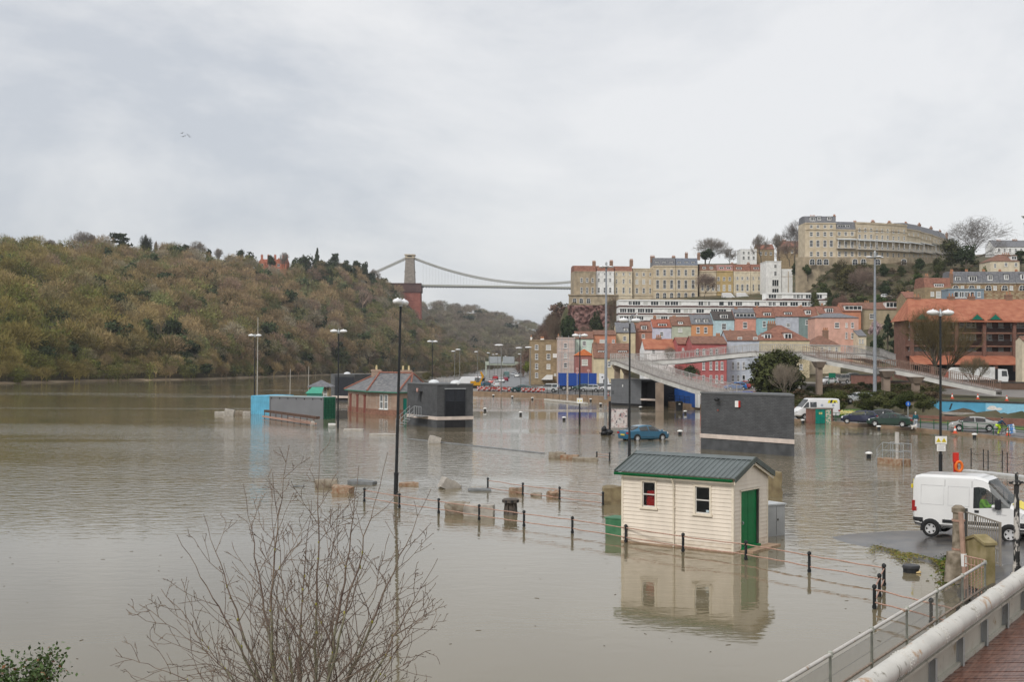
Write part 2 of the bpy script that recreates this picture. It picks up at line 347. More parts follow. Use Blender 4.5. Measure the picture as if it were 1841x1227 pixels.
def strip(name, p0, p1, o0, o1, m, lift=.02, n=40, zadd=0.0):
    """a sheet that follows the quay edge, from o0 to o1 metres behind it"""
    V = []
    for px in np.linspace(p0, p1, n):
        for k, o in enumerate(np.linspace(o0, o1, 4)):
            D = edge(px) + o; V.append((gx(px, D), D, zr(px, D) + lift + zadd))
    return tag(np_obj(name, V, [(i * 4 + j, i * 4 + 4 + j, i * 4 + 5 + j, i * 4 + 1 + j) for i in range(n - 1) for j in range(3)], m), kind='structure')
strip('road', 1405, 2400, 2.2, 12.5, M_ASPH, .03)
strip('grass_verge', 1640, 2300, 12.8, 17.5, M_GRASS, .05)
strip('grass_bank', 1490, 1640, 13.0, 22.0, M_GRASS, .06)
strip('kerb', 1405, 2400, 12.5, 12.75, M_CONC, .14)
# main road leading away below the gantry
V = []
for D in np.linspace(285, 1000, 60):
    a, b = float(np.interp(D, [285, 420, 700, 1000], [895, 905, 922, 930])), float(np.interp(D, [285, 420, 700, 1000], [985, 948, 941, 940]))
    for px in (a, b): V.append((gx(px, D), D, zr(px, D) + .05))
tag(np_obj('road', V, [(2 * i, 2 * i + 1, 2 * i + 3, 2 * i + 2) for i in range(59)], M_ASPH), kind='structure')
# ================================================================== TREES
M_LEAF = tintmat('foliage'); M_BARK = mat('bark', (.085, .07, .05), .9, .3, 3, col2=(.14, .12, .09))
def prisms(A, B, ra, rb, n=3):
    A = np.asarray(A, float); B = np.asarray(B, float); d = B - A; d /= np.linalg.norm(d, axis=1, keepdims=True) + 1e-9
    ref = np.where(np.abs(d[:, 2:3]) < .9, np.array([[0, 0, 1.0]]), np.array([[1.0, 0, 0]])); s = np.cross(d, ref); s /= np.linalg.norm(s, axis=1, keepdims=True) + 1e-9; u = np.cross(s, d)
    V = np.zeros((len(A), 2 * n, 3))
    for j in range(n):
        a = 2 * math.pi * j / n; o = s * math.cos(a) + u * math.sin(a); V[:, j] = A + o * np.asarray(ra)[:, None]; V[:, n + j] = B + o * np.asarray(rb)[:, None]
    base = np.arange(len(A))[:, None] * 2 * n
    Fq = np.concatenate([base + np.array([[j, (j + 1) % n, n + (j + 1) % n, n + j]]) for j in range(n)], 0)
    return V.reshape(-1, 3), Fq
def skel(rng, depth=5, kids=(3, 3, 3, 3, 2), spread=.55, up=.12, trunk=.28, decay=.74, wob=.16, stems=1, tropism=0.0):
    S = []
    def grow(p, d, ln, r, lv):
        n = 3 if lv < 3 else 2
        for i in range(n):
            d = d + rng.normal(0, wob, 3) + np.array([0, 0, up * .5]); d /= np.linalg.norm(d); q = p + d * ln / n; r2 = r * .86
            S.append((p, q, r, r2, lv)); p, r = q, r2
            if lv >= depth: continue
            if i >= (n - 2) or lv > 0:
                k = kids[min(lv, len(kids) - 1)]; k = k if i == n - 1 else max(1, k - 2)
                for _ in range(k):
                    a = rng.normal(0, 1, 3); a -= d * a.dot(d); a /= np.linalg.norm(a) + 1e-9; f = spread * rng.uniform(.6, 1.3)
                    e = d * math.cos(f) + a * math.sin(f) + np.array([0, 0, up - tropism * lv]); e /= np.linalg.norm(e)
                    grow(p, e, ln * decay * rng.uniform(.75, 1.15), r * .66, lv + 1)
    for s_ in range(stems):
        a = 2 * math.pi * s_ / stems + rng.uniform(0, 1); k = 0 if stems == 1 else .35
        grow(np.zeros(3), np.array([k * math.cos(a), k * math.sin(a), 1.0]), trunk, .028, 0)
    A = np.array([s[0] for s in S]); B = np.array([s[1] for s in S]); ra = np.array([s[2] for s in S]); rb = np.array([s[3] for s in S]); lv = np.array([s[4] for s in S])
    h = np.percentile(B[:, 2], 98); wd = 2 * np.percentile(np.hypot(B[:, 0], B[:, 1]), 90)
    k = np.array([1 / wd, 1 / wd, 1 / h]); A, B = A * k, B * k
    e = np.linalg.norm((B - (0, 0, .5)) / (.5, .5, .52), axis=1); q = (e < 1.0 + rng.normal(0, .05, len(e))) | (lv < 2) | (B[:, 2] < .35); return A[q], B[q], ra[q], rb[q], lv[q]
def lumps(rng, n, shape='dome', size=.09, k=9):
    """leaf-sized faces spread through a lumpy crown of unit height and width; returns triangles"""
    if shape == 'cone':
        zc = rng.uniform(.05, .97, k * 3); rad = (1 - zc) * .42; a = rng.uniform(0, 6.28, k * 3); zc = zc * .9; c = np.stack([np.cos(a) * rad * 1.1, np.sin(a) * rad * 1.1, zc], 1); cr = np.stack([.04 + rad * .5] * 2 + [np.full(k * 3, .05)], 1)
    elif shape == 'cedar':
        zc = rng.choice([.45, .6, .74, .87, .96], k * 2) + rng.normal(0, .02, k * 2); a = rng.uniform(0, 6.28, k * 2); r0 = rng.uniform(.05, .4, k * 2) * np.sqrt(np.clip(1.25 - zc, 0, 1))
        c = np.stack([np.cos(a) * r0, np.sin(a) * r0, zc], 1); cr = np.stack([rng.uniform(.1, .2, k * 2)] * 2 + [np.full(k * 2, .04)], 1)
    else:
        z0 = .22 if shape == 'dome' else -.12
        c = rng.normal(0, 1, (k, 3)); c /= np.linalg.norm(c, axis=1, keepdims=True); c = c * rng.uniform(.35, 1, (k, 1)) * np.array([.3, .3, (1 - z0) * .34]) + np.array([0, 0, z0 + (1 - z0) * .5]); s_ = rng.uniform(.14, .24, k); cr = np.stack([s_, s_, s_ * .8], 1)
    i = rng.integers(0, len(c), n); d = rng.normal(0, 1, (n, 3)); d /= np.linalg.norm(d, axis=1, keepdims=True); p = c[i] + d * cr[i] * rng.uniform(.55, 1.05, (n, 1))
    p[:, 2] = np.clip(p[:, 2], .02, 1.0)
    nrm = d + rng.normal(0, .6, (n, 3)); nrm /= np.linalg.norm(nrm, axis=1, keepdims=True); a = np.cross(nrm, rng.normal(0, 1, (n, 3))); a /= np.linalg.norm(a, axis=1, keepdims=True) + 1e-9; b = np.cross(nrm, a); s = size * rng.uniform(.6, 1.3, (n, 1))
    V = np.stack([p - a * s * .5, p + a * s * .5, p + b * s], 1).reshape(-1, 3); tone = rng.uniform(.7, 1.3, len(c))[i] * rng.uniform(.8, 1.2, n)
    return V, np.arange(3 * n).reshape(-1, 3), np.repeat(tone, 3)
def twigs(rng, n, ht=.12, wd=.0075):
    d = rng.normal(0, 1, (n, 3)); d[:, 2] = np.abs(d[:, 2]) * 1.1 - .3; d /= np.linalg.norm(d, axis=1, keepdims=True); r = rng.uniform(.25, 1, (n, 1)) ** .5
    lump = 1 + .16 * np.sin(5 * np.arctan2(d[:, 1], d[:, 0]) + rng.uniform(0, 6)) * np.sin(6 * d[:, 2] + 1); p = d * r * np.array([.44, .44, .42]) * lump[:, None] + np.array([0, 0, .5])
    e = d * .9 + np.array([0, 0, .35]) + rng.normal(0, .5, (n, 3)); e /= np.linalg.norm(e, axis=1, keepdims=True); s = np.cross(e, rng.normal(0, 1, (n, 3))); s /= np.linalg.norm(s, axis=1, keepdims=True)
    ln = ht * rng.uniform(.6, 1.3, (n, 1)); w_ = wd * rng.uniform(.6, 1.5, (n, 1)); V = np.stack([p - s * w_, p + s * w_, p + e * ln], 1).reshape(-1, 3)
    return V, np.arange(3 * n).reshape(-1, 3), np.repeat(rng.uniform(.7, 1.35, n), 3)
def limbs(rng, k=6, r=.011):
    V = []
    for i in range(k):
        a = rng.uniform(0, 6.28); q = np.array([math.cos(a) * .3, math.sin(a) * .3, rng.uniform(.55, .85)]); p = np.array([0, 0, .05 if i == 0 else .2]); q = np.array([.02, 0, .75]) if i == 0 else q
        s = np.array([1, .3, 0]) * r * (1.6 if i == 0 else 1); V += [p - s, p + s, q]
    V = np.array(V); return V, np.arange(len(V)).reshape(-1, 3), np.full(len(V), 1.7)
def cat_(*gs):
    V = []; Fq = []; T = []; o = 0
    for v, f, t in gs: V.append(v); Fq.append(f + o); T.append(t); o += len(v)
    return np.concatenate(V), np.concatenate(Fq), np.concatenate(T)
PB = [cat_(twigs(rng, 820), limbs(rng, 9)) for _ in range(7)]; PE = [lumps(rng, 420, 'dome', .1) for _ in range(4)]; PI = [cat_(lumps(rng, 150, 'bush', .075), twigs(rng, 400), limbs(rng)) for _ in range(3)]; PC = [lumps(rng, 380, 'cone', .09) for _ in range(2)]
def wood(name, label, fn, n, prange, trange, tintfn, hs, pe=.05, pc=.01, pi=.12, wr=(.75, 1.05)):
    VV = []; FF = []; TT = []; o = 0; k = 0
    while k < n:
        px = rng.uniform(*prange); t = rng.uniform(*trange); D, z = fn(px, t)
        if fn is zl and (456 < px < 522 and t > .86 or 722 < px < 772 and t > .62): continue
        if rng.uniform() > D / fn(px, trange[1])[0] and t > .1: continue
        u = rng.uniform(); src = PE if u < pe else PC if u < pe + pc else PI if u < pe + pc + pi else PB; gr = 1 if src in (PE, PC) else 2 if src is PI else 0
        v, f, tn = src[rng.integers(len(src))]; h = rng.uniform(*hs) * (.62 if t < .05 else 1); wd = h * rng.uniform(*wr); a = rng.uniform(0, 6.28); c, s = math.cos(a), math.sin(a)
        Q = np.empty_like(v); Q[:, 0] = (v[:, 0] * c - v[:, 1] * s) * wd + gx(px, D); Q[:, 1] = (v[:, 0] * s + v[:, 1] * c) * wd + D; Q[:, 2] = v[:, 2] * h + z - .6
        base = tintfn(px, t, gr); TT.append(np.clip(tn[:, None] * base[None, :], 0, 1)); VV.append(Q); FF.append(f + o); o += len(v); k += 1
    ob = np_obj(name, np.concatenate(VV), np.concatenate(FF), M_LEAF, tint=np.concatenate(TT)); return tag(ob, label, 'woodland', kind='stuff')
def tint_left(px, t, g):
    if g == 1: return np.array([.045, .06, .027]) * rng.uniform(.7, 1.7)
    ol = np.clip(1.15 - px / 420.0 - .55 * t + rng.normal(0, .22), 0, 1) if px < 640 else np.clip(.3 + rng.normal(0, .2) - t, 0, 1)
    br = np.array([.285, .2, .115]) if rng.uniform() < .65 else np.array([.245, .165, .125]) if rng.uniform() < .6 else np.array([.27, .225, .165])
    c = br * (1 - ol) + np.array([.23, .18, .06]) * ol
    if px > 640: c = c * .9 + np.array([.0, .004, .008])
    if g == 2: c = c * .42 + np.array([.07, .10, .02]) * .75
    return c * rng.uniform(.8, 1.5) * np.array([.93, .97, .95])
wood('woodland', 'low bushes and saplings lining the far river shore', zl, 420, (-160, 880), (-.015, .09), lambda a, b, g: tint_left(a, 0, g) * .9, (7, 12), .10, .0, .3, (.8, 1.3))
wood('woodland', 'brown and olive winter woodland covering the hillside across the river', zl, 1750, (-160, 900), (.0, 1.0), tint_left, (8, 15), .12, .012, .32)
wood('woodland', 'dark evergreen and bare trees massed along the ridge beside the suspension bridge', zl, 80, (525, 695), (.86, 1.02), lambda a, b, g: tint_left(a, b, g) * .8, (9, 17), .62, .1, .1, (.6, .9))
def tint_far(px, t, g):
    if g == 1: return np.array([.045, .055, .035]) * rng.uniform(.8, 1.4)
    c = np.array([.20, .165, .125]) if rng.uniform() < .7 else np.array([.19, .175, .11]); return c * rng.uniform(.75, 1.3)
wood('woodland', 'greyish far woodland on the gorge side beyond the suspension bridge', zf, 620, (640, 1040), (.0, 1.0), tint_far, (11, 17), .07, .01, .1, (.9, 1.3))
SKEL = {}
def get_skel(kind, seed):
    k = (kind, seed)
    if k not in SKEL:
        r = np.random.default_rng(seed + 100)
        kw = dict(bare=dict(depth=5, kids=(4, 3, 3, 3, 2), spread=.55, up=.10, trunk=.30), vase=dict(depth=4, kids=(5, 4, 3, 3), spread=.42, up=.2, trunk=.2, stems=4), big=dict(depth=5, kids=(5, 3, 3, 3, 3), spread=.62, up=.06, trunk=.26, decay=.78),
                  shrub=dict(depth=3, kids=(4, 4, 4), spread=.5, up=.2, trunk=.3, stems=7, decay=.7))[kind]
        SKEL[k] = skel(r, **kw)
    return SKEL[k]
def tree(label, px, yt, yb, wpx, D, kind, tint=None, seed=0, name=None, cat='tree', group=None, zb=None, n=None, rfac=1.0):
    """one tree or bush: root at its foot, trunk and crown as parts"""
    foot = pd(px, yb, D); top = pd(px, yt, D)
    if zb is not None: foot.z = zb
    H = top.z - foot.z; W = wpx / F * D; r = np.random.default_rng(seed + int(px) * 7 + int(yt))
    names = {'bare': 'bare_tree', 'vase': 'bare_tree', 'big': 'bare_tree', 'shrub': 'bare_shrub', 'ever': 'evergreen_tree', 'cone': 'conifer_tree', 'cedar': 'cedar_tree', 'bush': 'bush', 'ivy': 'ivy_clad_tree'}
    T = thing(name or names[kind], label, cat, foot, 0, group)
    rmin = D * (.00006 if D > 260 else .00004)
    if kind in ('bare', 'vase', 'big', 'shrub', 'ivy'):
        A, B, ra, rb, lv = get_skel('bare' if kind == 'ivy' else kind, seed % 3); sc = np.array([W * 1.4, W * 1.4, H]) if kind == 'big' else np.array([W, W, H]); a = r.uniform(0, 6.28); M = np.array([[math.cos(a), -math.sin(a), 0], [math.sin(a), math.cos(a), 0], [0, 0, 1]])
        A2 = (A @ M.T) * sc; B2 = (B @ M.T) * sc; k = H * .62 * rfac; tr = lv <= (1 if kind != 'shrub' else 0)
        c = np.array(tint if tint is not None else (.15, .125, .1))
        v, f = prisms(A2[tr], B2[tr], np.maximum(ra[tr] * k, rmin * 2), np.maximum(rb[tr] * k, rmin * 2), 5); np_obj('trunk', v, f, M_BARK, T)
        v, f = prisms(A2[~tr], B2[~tr], np.maximum(ra[~tr] * k * .8, rmin), np.maximum(rb[~tr] * k * .8, rmin * .7), 3)
        cc = c * (.55 if kind == 'ivy' else 1); np_obj('crown', v, f, M_LEAF, T, tint=np.repeat(r.uniform(.8, 1.2, (len(v) // 6, 1)), 6, 0) * cc)
        if kind == 'ivy':
            v, f, t = lumps(r, n or 2600, 'bush', .05, 46); np_obj('ivy', v * np.array([W * .98, W * .98, H * .97]), f, M_LEAF, T, tint=t[:, None] * c)
    else:
        shape = {'ever': 'dome', 'cone': 'cone', 'cedar': 'cedar', 'bush': 'bush'}[kind]; c = np.array(tint if tint is not None else (.045, .06, .025))
        v, f, t = lumps(r, n or 1300, shape, .075 if n is None else .075 * (1300 / n) ** .5, 14); np_obj('crown', v * np.array([W, W, H]), f, M_LEAF, T, tint=np.clip(t[:, None] * c, 0, 1))
        mb = MB(); mb.tube([(0, 0, 0), (0, 0, H * .5), (W * .02, 0, H * .85)], [W * .03 + .05, W * .025 + .04, .04], 6); mb.build('trunk', M_BARK, T)
    return T
def ridge(px): return float(np.interp(px, RP, RD))
DG = (.045, .058, .03); GB = (.27, .235, .2)
for i, (px, yt, yb, wp, kd, lb) in enumerate([
    (25, 428, 452, 16, 'cone', 'small dark pointed tree on the hilltop, farthest from the mansion'), (46, 429, 452, 26, 'bare', 'low bare tree beside the small pointed tree on the hilltop'),
    (89, 430, 452, 26, 'bare', 'bare rounded tree on the hill between small dark trees'), (110, 435, 452, 12, 'ever', 'tiny dark round tree just before the tall bare hilltop pair'),
    (143, 414, 452, 42, 'big', 'tall wide bare tree standing above the hill skyline, larger of a pair'), (163, 420, 452, 22, 'bare', 'slimmer bare tree of the pair on the hill skyline'),
    (216, 421, 466, 52, 'cedar', 'wide flat-topped dark cedar on the hill skyline'), (262, 422, 466, 30, 'ivy', 'ivy-covered half bare tree just past the flat-topped cedar'),
    (281, 433, 464, 10, 'bare', 'thin bare sapling on the skyline after the cedar'), (291, 441, 466, 16, 'ever', 'short dark evergreen after the thin sapling on the skyline'),
    (316, 440, 468, 16, 'ever', 'small evergreen on the skyline, first of a close pair'), (335, 434, 470, 20, 'ever', 'taller evergreen midway along the hill skyline'),
    (355, 432, 468, 30, 'big', 'rounded bare tree behind the taller evergreen midway along the hill'), (375, 445, 472, 16, 'ever', 'little dark evergreen between two bare skyline trees'),
    (393, 446, 474, 24, 'bare', 'bare tree on the skyline past the little dark evergreen'), (430, 446, 482, 24, 'ever', 'dark pointed evergreen on the hill before the red mansion'),
    (452, 461, 486, 24, 'ever', 'low dark evergreen touching the red mansion'), (487, 459, 480, 22, 'ever', 'dark tree crown showing behind the red mansion roofs'),
    (511, 453, 482, 22, 'bare', 'fine bare tree at the far end of the red mansion'), (546, 449, 510, 46, 'ever', 'big dark rounded evergreen beside the red mansion'),
    (570, 440, 498, 24, 'cone', 'tallest dark tree on the hill, beside the big evergreen'), (602, 457, 492, 22, 'cedar', 'layered cedar on the ridge past the tallest dark tree'),
    (623, 466, 496, 30, 'ever', 'dark spreading tree on the ridge between two cedars'), (641, 470, 498, 22, 'cedar', 'second layered cedar nearer the suspension bridge'),
    (655, 469, 500, 20, 'ever', 'small evergreen closest to the suspension bridge'), (674, 484, 512, 26, 'bare', 'bare tree under the bridge chain, beside the tower approach')]):
    D = ridge(px) - 6; tree(lb, px, yt, yb + 6, wp, D, kd, GB if kd in ('bare', 'big') else (.07, .075, .04) if kd == 'ivy' else DG, i)
# ================================================================== SUSPENSION BRIDGE
M_TOWER = brickmat('tower_stone', (.25, .22, .19), (.33, .29, .25), (.2, .18, .16), 2.0, .8, .05)
M_ABUT = brickmat('red_abutment_stone', (.30, .095, .07), (.36, .13, .10), (.2, .09, .07), 2.2, .9, .06)
M_ABUTD = brickmat('sooty_parapet_stone', (.1, .055, .05), (.15, .08, .07), (.07, .05, .05), 2.2, .9, .06)
M_CREAM = mat('pale_tower_cap', (.52, .44, .32), .8, .1)
M_CHAIN = mat('pale_grey_iron', (.40, .40, .37), .6, .1)
BD = 1048.0
o = pd(737, 513, BD); T = thing('suspension_bridge', 'tall stone-towered suspension bridge spanning the gorge from the wooded hill', 'bridge', (o.x, BD, 0)); zd = o.z
def bl(px, py): p = pd(px, py, BD); return p.x - o.x, p.z
mb = MB(); bw, tw = 4.6, 3.5; zt = bl(737, 465)[1]
mb.hexa([(-bw, -6, zd), (bw, -6, zd), (bw, 6, zd), (-bw, 6, zd), (-tw, -5, zt), (tw, -5, zt), (tw, 5, zt), (-tw, 5, zt)]); mb.box(-4.5, 4.5, -5.6, 5.6, zd + 11, zd + 11.7); mb.build('tower', M_TOWER, T)
mb = MB(); z2 = bl(737, 458.2)[1]; mb.box(-4.2, 4.2, -5.4, 5.4, zt, zt + .8); mb.box(-3.6, 3.6, -5, 5, zt + .8, z2 - .9); mb.box(-4.5, 4.5, -5.8, 5.8, z2 - .9, z2); cap = mb.build('tower_cap', M_CREAM, T)
mb = MB(); mb.box(-1.9, 1.9, -5.1, -4.9, zt + 1.0, z2 - 1.3); mb.build('opening', M_DARK, cap)
xr = bl(758.6, 520)[0]; xl = bl(736, 560)[0]; zb_ = bl(745, 575)[1]
mb = MB(); mb.hexa([(xl - 2, -7, zb_), (xr - .4, -7, zb_), (xr - .4, 9, zb_), (xl - 2, 9, zb_), (xl - 8, -7, zd - 6), (xr - .8, -7, zd - 6), (xr - .8, 9, zd - 6), (xl - 8, 9, zd - 6)])
mb.build('abutment', M_ABUT, T)
mb = MB(); xa = bl(690, 515)[0]; mb.box(xa, xr, -7.8, 9.8, zd - 6.4, zd + .9); mb.box(xa, xr + .3, -8.2, -7.8, zd + .5, zd + 1.3); mb.build('parapet', M_ABUTD, T)
xe = bl(1075, 516)[0]; ye = 20.0
def yy_(x): return ye * (x - xr) / (xe - xr)
mb = MB(); mb.hexa([(xr, -4, zd - 1.3), (xe, ye - 4, zd - 1.6), (xe, ye + 4, zd - 1.6), (xr, 4, zd - 1.3), (xr, -4, zd - .6), (xe, ye - 4, zd - .9), (xe, ye + 4, zd - .9), (xr, 4, zd - .6)])
for i in range(62):
    x = xr + (xe - xr) * (i + .5) / 62; mb.box(x - .25, x + .25, yy_(x) - 4.2, yy_(x) + 4, zd - 2.1, zd - 1.3)
mb.build('deck', mat('deck_underside', (.09, .09, .085)), T)
mb = MB()
for s in (-4.1, 4.1): mb.hexa([(xr, s - .1, zd - .9), (xe, ye + s - .1, zd - 1.2), (xe, ye + s + .1, zd - 1.2), (xr, s + .1, zd - .9), (xr, s - .1, zd + .5), (xe, ye + s - .1, zd + .2), (xe, ye + s + .1, zd + .2), (xr, s + .1, zd + .5)])
mb.build('deck_girder', mat('pale_green_grey_iron', (.42, .43, .39), .6, .1), T)
zc = bl(737, 463.5)[1]; xm = bl(962, 500)[0]; zm = bl(962, 508.5)[1]
def chz(x): return zm + (zc - zm) * ((x - xm) / (xm - 2)) ** 2
for s in (-4.1, 4.1):
    pts = [(x, s + yy_(max(x, xr)), chz(x)) for x in np.linspace(2, xe, 40)]; mb = MB()
    for dz in (0, -.65, .65): mb.tube([(p[0], p[1], p[2] + dz) for p in pts], .22, 4)
    mb.build('chain', M_CHAIN, T)
    q = bl(640, 506); mb = MB()
    for dz in (0, -.65, .65): mb.tube([(-2, s, zc + dz), (q[0], s, q[1] + dz)], .22, 4)
    mb.build('chain', M_CHAIN, T)
for x in np.arange(xr + 1, xe, 2.65):
    for s in (-4.1, 4.1): mb = MB(); mb.tube([(x, s + yy_(x), zd), (x, s + yy_(x), chz(x))], .045, 3, cap=False); mb.build('hanger', M_CHAIN, T)
# ================================================================== HOUSES
WIN = {}
def win_mesh(w, h, style):
    w, h = max(round(w * 10) / 10, .4), max(round(h * 10) / 10, .5); k = (w, h, style)
    if k in WIN: return WIN[k]
    mb = MB(); t = min(.11, w * .12); e = .06
    if style in ('arch',):
        n = 7; arc = [(w / 2 * math.cos(math.pi * i / n), h / 2 - w / 2 + w / 2 * math.sin(math.pi * i / n)) for i in range(n + 1)]
        poly = [(-w / 2, -h / 2), (w / 2, -h / 2)] + arc
        mb.ext([(x * 1.18, -e, z * 1.08) for x, z in poly], (0, e - .002, 0), 1); mb.ext([(x, -e - .02, z) for x, z in poly], (0, .02, 0), 0)
        mb.box(-.04, .04, -e - .05, -e - .02, -h / 2, h / 2, 1); mb.box(-w / 2, w / 2, -e - .05, -e - .02, -.04, .04, 1)
    else:
        mb.box(-w / 2 + t, w / 2 - t, -.03, -.004, -h / 2 + t, h / 2 - t, 2 if style == 'blind' else 0)
        mb.box(-w / 2, -w / 2 + t, -e, -.002, -h / 2, h / 2, 1); mb.box(w / 2 - t, w / 2, -e, -.002, -h / 2, h / 2, 1)
        mb.box(-w / 2 + t, w / 2 - t, -e, -.002, h / 2 - t, h / 2, 1); mb.box(-w / 2 + t, w / 2 - t, -e, -.002, -h / 2, -h / 2 + t, 1)
        b = .035
        if style in ('sash', 'blind', 'dark'):
            mb.box(-w / 2 + t, w / 2 - t, -.055, -.03, -b * 1.3, b * 1.3, 1)
            if style == 'sash':
                for i in (1, 2): x = -w / 2 + w * i / 3; mb.box(x - b * .7, x + b * .7, -.05, -.03, -h / 2 + t, -b * 1.3, 1); mb.box(x - b * .7, x + b * .7, -.05, -.03, b * 1.3, h / 2 - t, 1)
        if style[0] == 'c':
            n = int(style[1:])
            for i in range(1, n): x = -w / 2 + w * i / n; mb.box(x - b * 2, x + b * 2, -.055, -.03, -h / 2 + t, h / 2 - t, 1)
        mb.box(-w / 2 - .1, w / 2 + .1, -.15, -.002, -h / 2 - .1, -h / 2, 1)
    WIN[k] = mb.mesh('window', [M_GLASS, M_WHITE, mat('window_blind', (.5, .5, .47), .8, .1)]); return WIN[k]
class Facade:
    def __init__(s, px, D, yaw=0.0):
        s.D = D; s.yaw = yaw; s.o = pd(px, 652, D); s.o.z = 0; s.u = Vector((math.cos(yaw), math.sin(yaw), 0)); s.n = Vector((-math.sin(yaw), math.cos(yaw), 0))
    def __call__(s, px, py, back=0.0):
        d = ray(px, py); q = s.o + s.n * back - CP; t = q.dot(s.n) / d.dot(s.n); p = CP + d * t; return (p - s.o).dot(s.u), p.z
def chimney_mb(w, d, z0, z1, pots, mb=None):
    mb = mb or MB(); mb.box(-w / 2, w / 2, -d / 2, d / 2, z0, z1); mb.box(-w / 2 - .08, w / 2 + .08, -d / 2 - .08, d / 2 + .08, z1 - .25, z1 - .08)
    for i in range(pots): mb.lathe([(.13, z1), (.15, z1 + .15), (.11, z1 + .6)], 6, (-w / 2 + w * (i + .5) / pots, 0, 0), 1)
    return mb
M_POT = mat('clay_pot', (.42, .2, .11), .8, .2)
M_CHIM = brickmat('chimney_brick', (.24, .11, .075), (.3, .16, .1), (.3, .26, .2))
def house(label, x0, x1, ye, D, wall, roof='gable', yr=None, rmat=None, wins=(), dorm=(), chim=(), yaw=0.0, depth=8.0, zb=None, name='terraced_house', cat='house', group=None, cornice=(), cmat=None, pil=(), inset=.0, chmat=None, chdepth=.5, over=.25):
    """a house set out on the facade plane at distance D; x0..x1, ye = eaves, yr = ridge in photo pixels, measured on that plane"""
    f = Facade(x0, D, yaw); xm = (x0 + x1) / 2
    if zb is None: zb = zxy(f.o.x, D) - 2.0
    w = f(x1, ye)[0]; ze = f(xm, ye)[1] - zb
    T = thing(name, label, cat, (f.o.x, f.o.y, zb), yaw, group)
    mb = MB(); mb.box(0, w, 0, depth, 0, ze); W = mb.build('wall', wall, T)
    for c in cornice:
        z = f(xm, c)[1] - zb; mb = MB(); mb.box(-.05, w + .05, -.22, -.003, z - .14, z + .14); mb.build('cornice', cmat or wall, T)
    for p in pil:
        a = f(p, ye)[0]; mb = MB(); mb.box(a - .35, a + .35, -.16, -.003, ze * .25, ze - .3); mb.build('pilaster', cmat or wall, T)
    Rf = None
    if yr is not None and roof != 'flat':
        back = {'gable': depth / 2, 'hip': depth / 2, 'pyr': depth / 2, 'mansard': 1.3, 'front': 0}[roof]; zr_ = f(xm, yr, back)[1] - zb; mb = MB(); v = over
        if roof == 'gable': mb.ext([(-.06, -v, ze - .12), (-.06, depth / 2, zr_), (-.06, depth + v, ze - .12), (-.06, depth + v, ze + .02), (-.06, depth / 2, zr_ + .16), (-.06, -v, ze + .02)], (w + .12, 0, 0)); mb.ext([(.05, 0.05, ze), (.05, depth - .05, ze), (.05, depth / 2, zr_ - .05)], (w - .1, 0, 0), 1)
        if roof == 'hip':
            h = min(depth / 2, w * .45); mb.add([(-v, -v, ze), (w + v, -v, ze), (w + v, depth + v, ze), (-v, depth + v, ze), (h, depth / 2, zr_), (w - h, depth / 2, zr_)], [(0, 1, 5, 4), (1, 2, 5), (2, 3, 4, 5), (3, 0, 4), (3, 2, 1, 0)])
        if roof == 'pyr': mb.add([(-v, -v, ze), (w + v, -v, ze), (w + v, depth + v, ze), (-v, depth + v, ze), (w / 2, depth / 2, zr_)], [(0, 1, 4), (1, 2, 4), (2, 3, 4), (3, 0, 4), (3, 2, 1, 0)])
        if roof == 'mansard': mb.ext([(0.02, .12, ze), (0.02, depth - .1, ze), (0.02, depth - 1.2, zr_), (0.02, depth / 2, zr_ + .25), (0.02, 1.3, zr_)], (w - .04, 0, 0))
        if roof == 'front': mb.ext([(-.2, -.25, ze - .1), (w + .2, -.25, ze - .1), (w / 2, -.25, zr_)], (0, depth, 0))
        Rf = mb.build('roof', [rmat or M_REDTILE, wall], T)
    else:
        mb = MB(); mb.box(-.12, w + .12, -.15, depth + .1, ze + .002, ze + .28); Rf = mb.build('roof', cmat or wall, T)
    for q in wins:
        px, py, ww, hh = q[:4]; st = q[4] if len(q) > 4 else 'sash'; a, z = f(px, py); k = D / F
        put(win_mesh(ww * k, hh * k, st), 'window', T, (a, -.003, z - zb))
    for q in dorm:
        px, py, ww, hh = q[:4]; st = q[4] if len(q) > 4 else 'c2'; bk = q[5] if len(q) > 5 else .55; a, z = f(px, py, bk); k = D / F; ww *= k; hh *= k; z -= zb
        mb = MB(); mb.box(a - ww / 2 - .12, a + ww / 2 + .12, bk, bk + 2.6, z - hh / 2 - .4, z + hh / 2 + .12, 0); mb.box(a - ww / 2 - .3, a + ww / 2 + .3, bk - .2, bk + 2.8, z + hh / 2 + .123, z + hh / 2 + .3, 1)
        d_ = mb.build('dormer', [M_WHITE, rmat or M_REDTILE], T); put(win_mesh(ww, hh, st), 'window', d_, (a, bk - .003, z))
    for q in chim:
        px, yt = q[:2]; ww = (q[2] if len(q) > 2 else 5) * D / F; bk = depth * chdepth; a, z = f(px, yt, bk); mb = chimney_mb(ww, 1.0, -2.6, 0, q[3] if len(q) > 3 else 3)
        mb.build('chimney', [chmat or M_CHIM, M_POT], Rf, loc=(a, bk, z - zb - .5))
    return T, f, zb
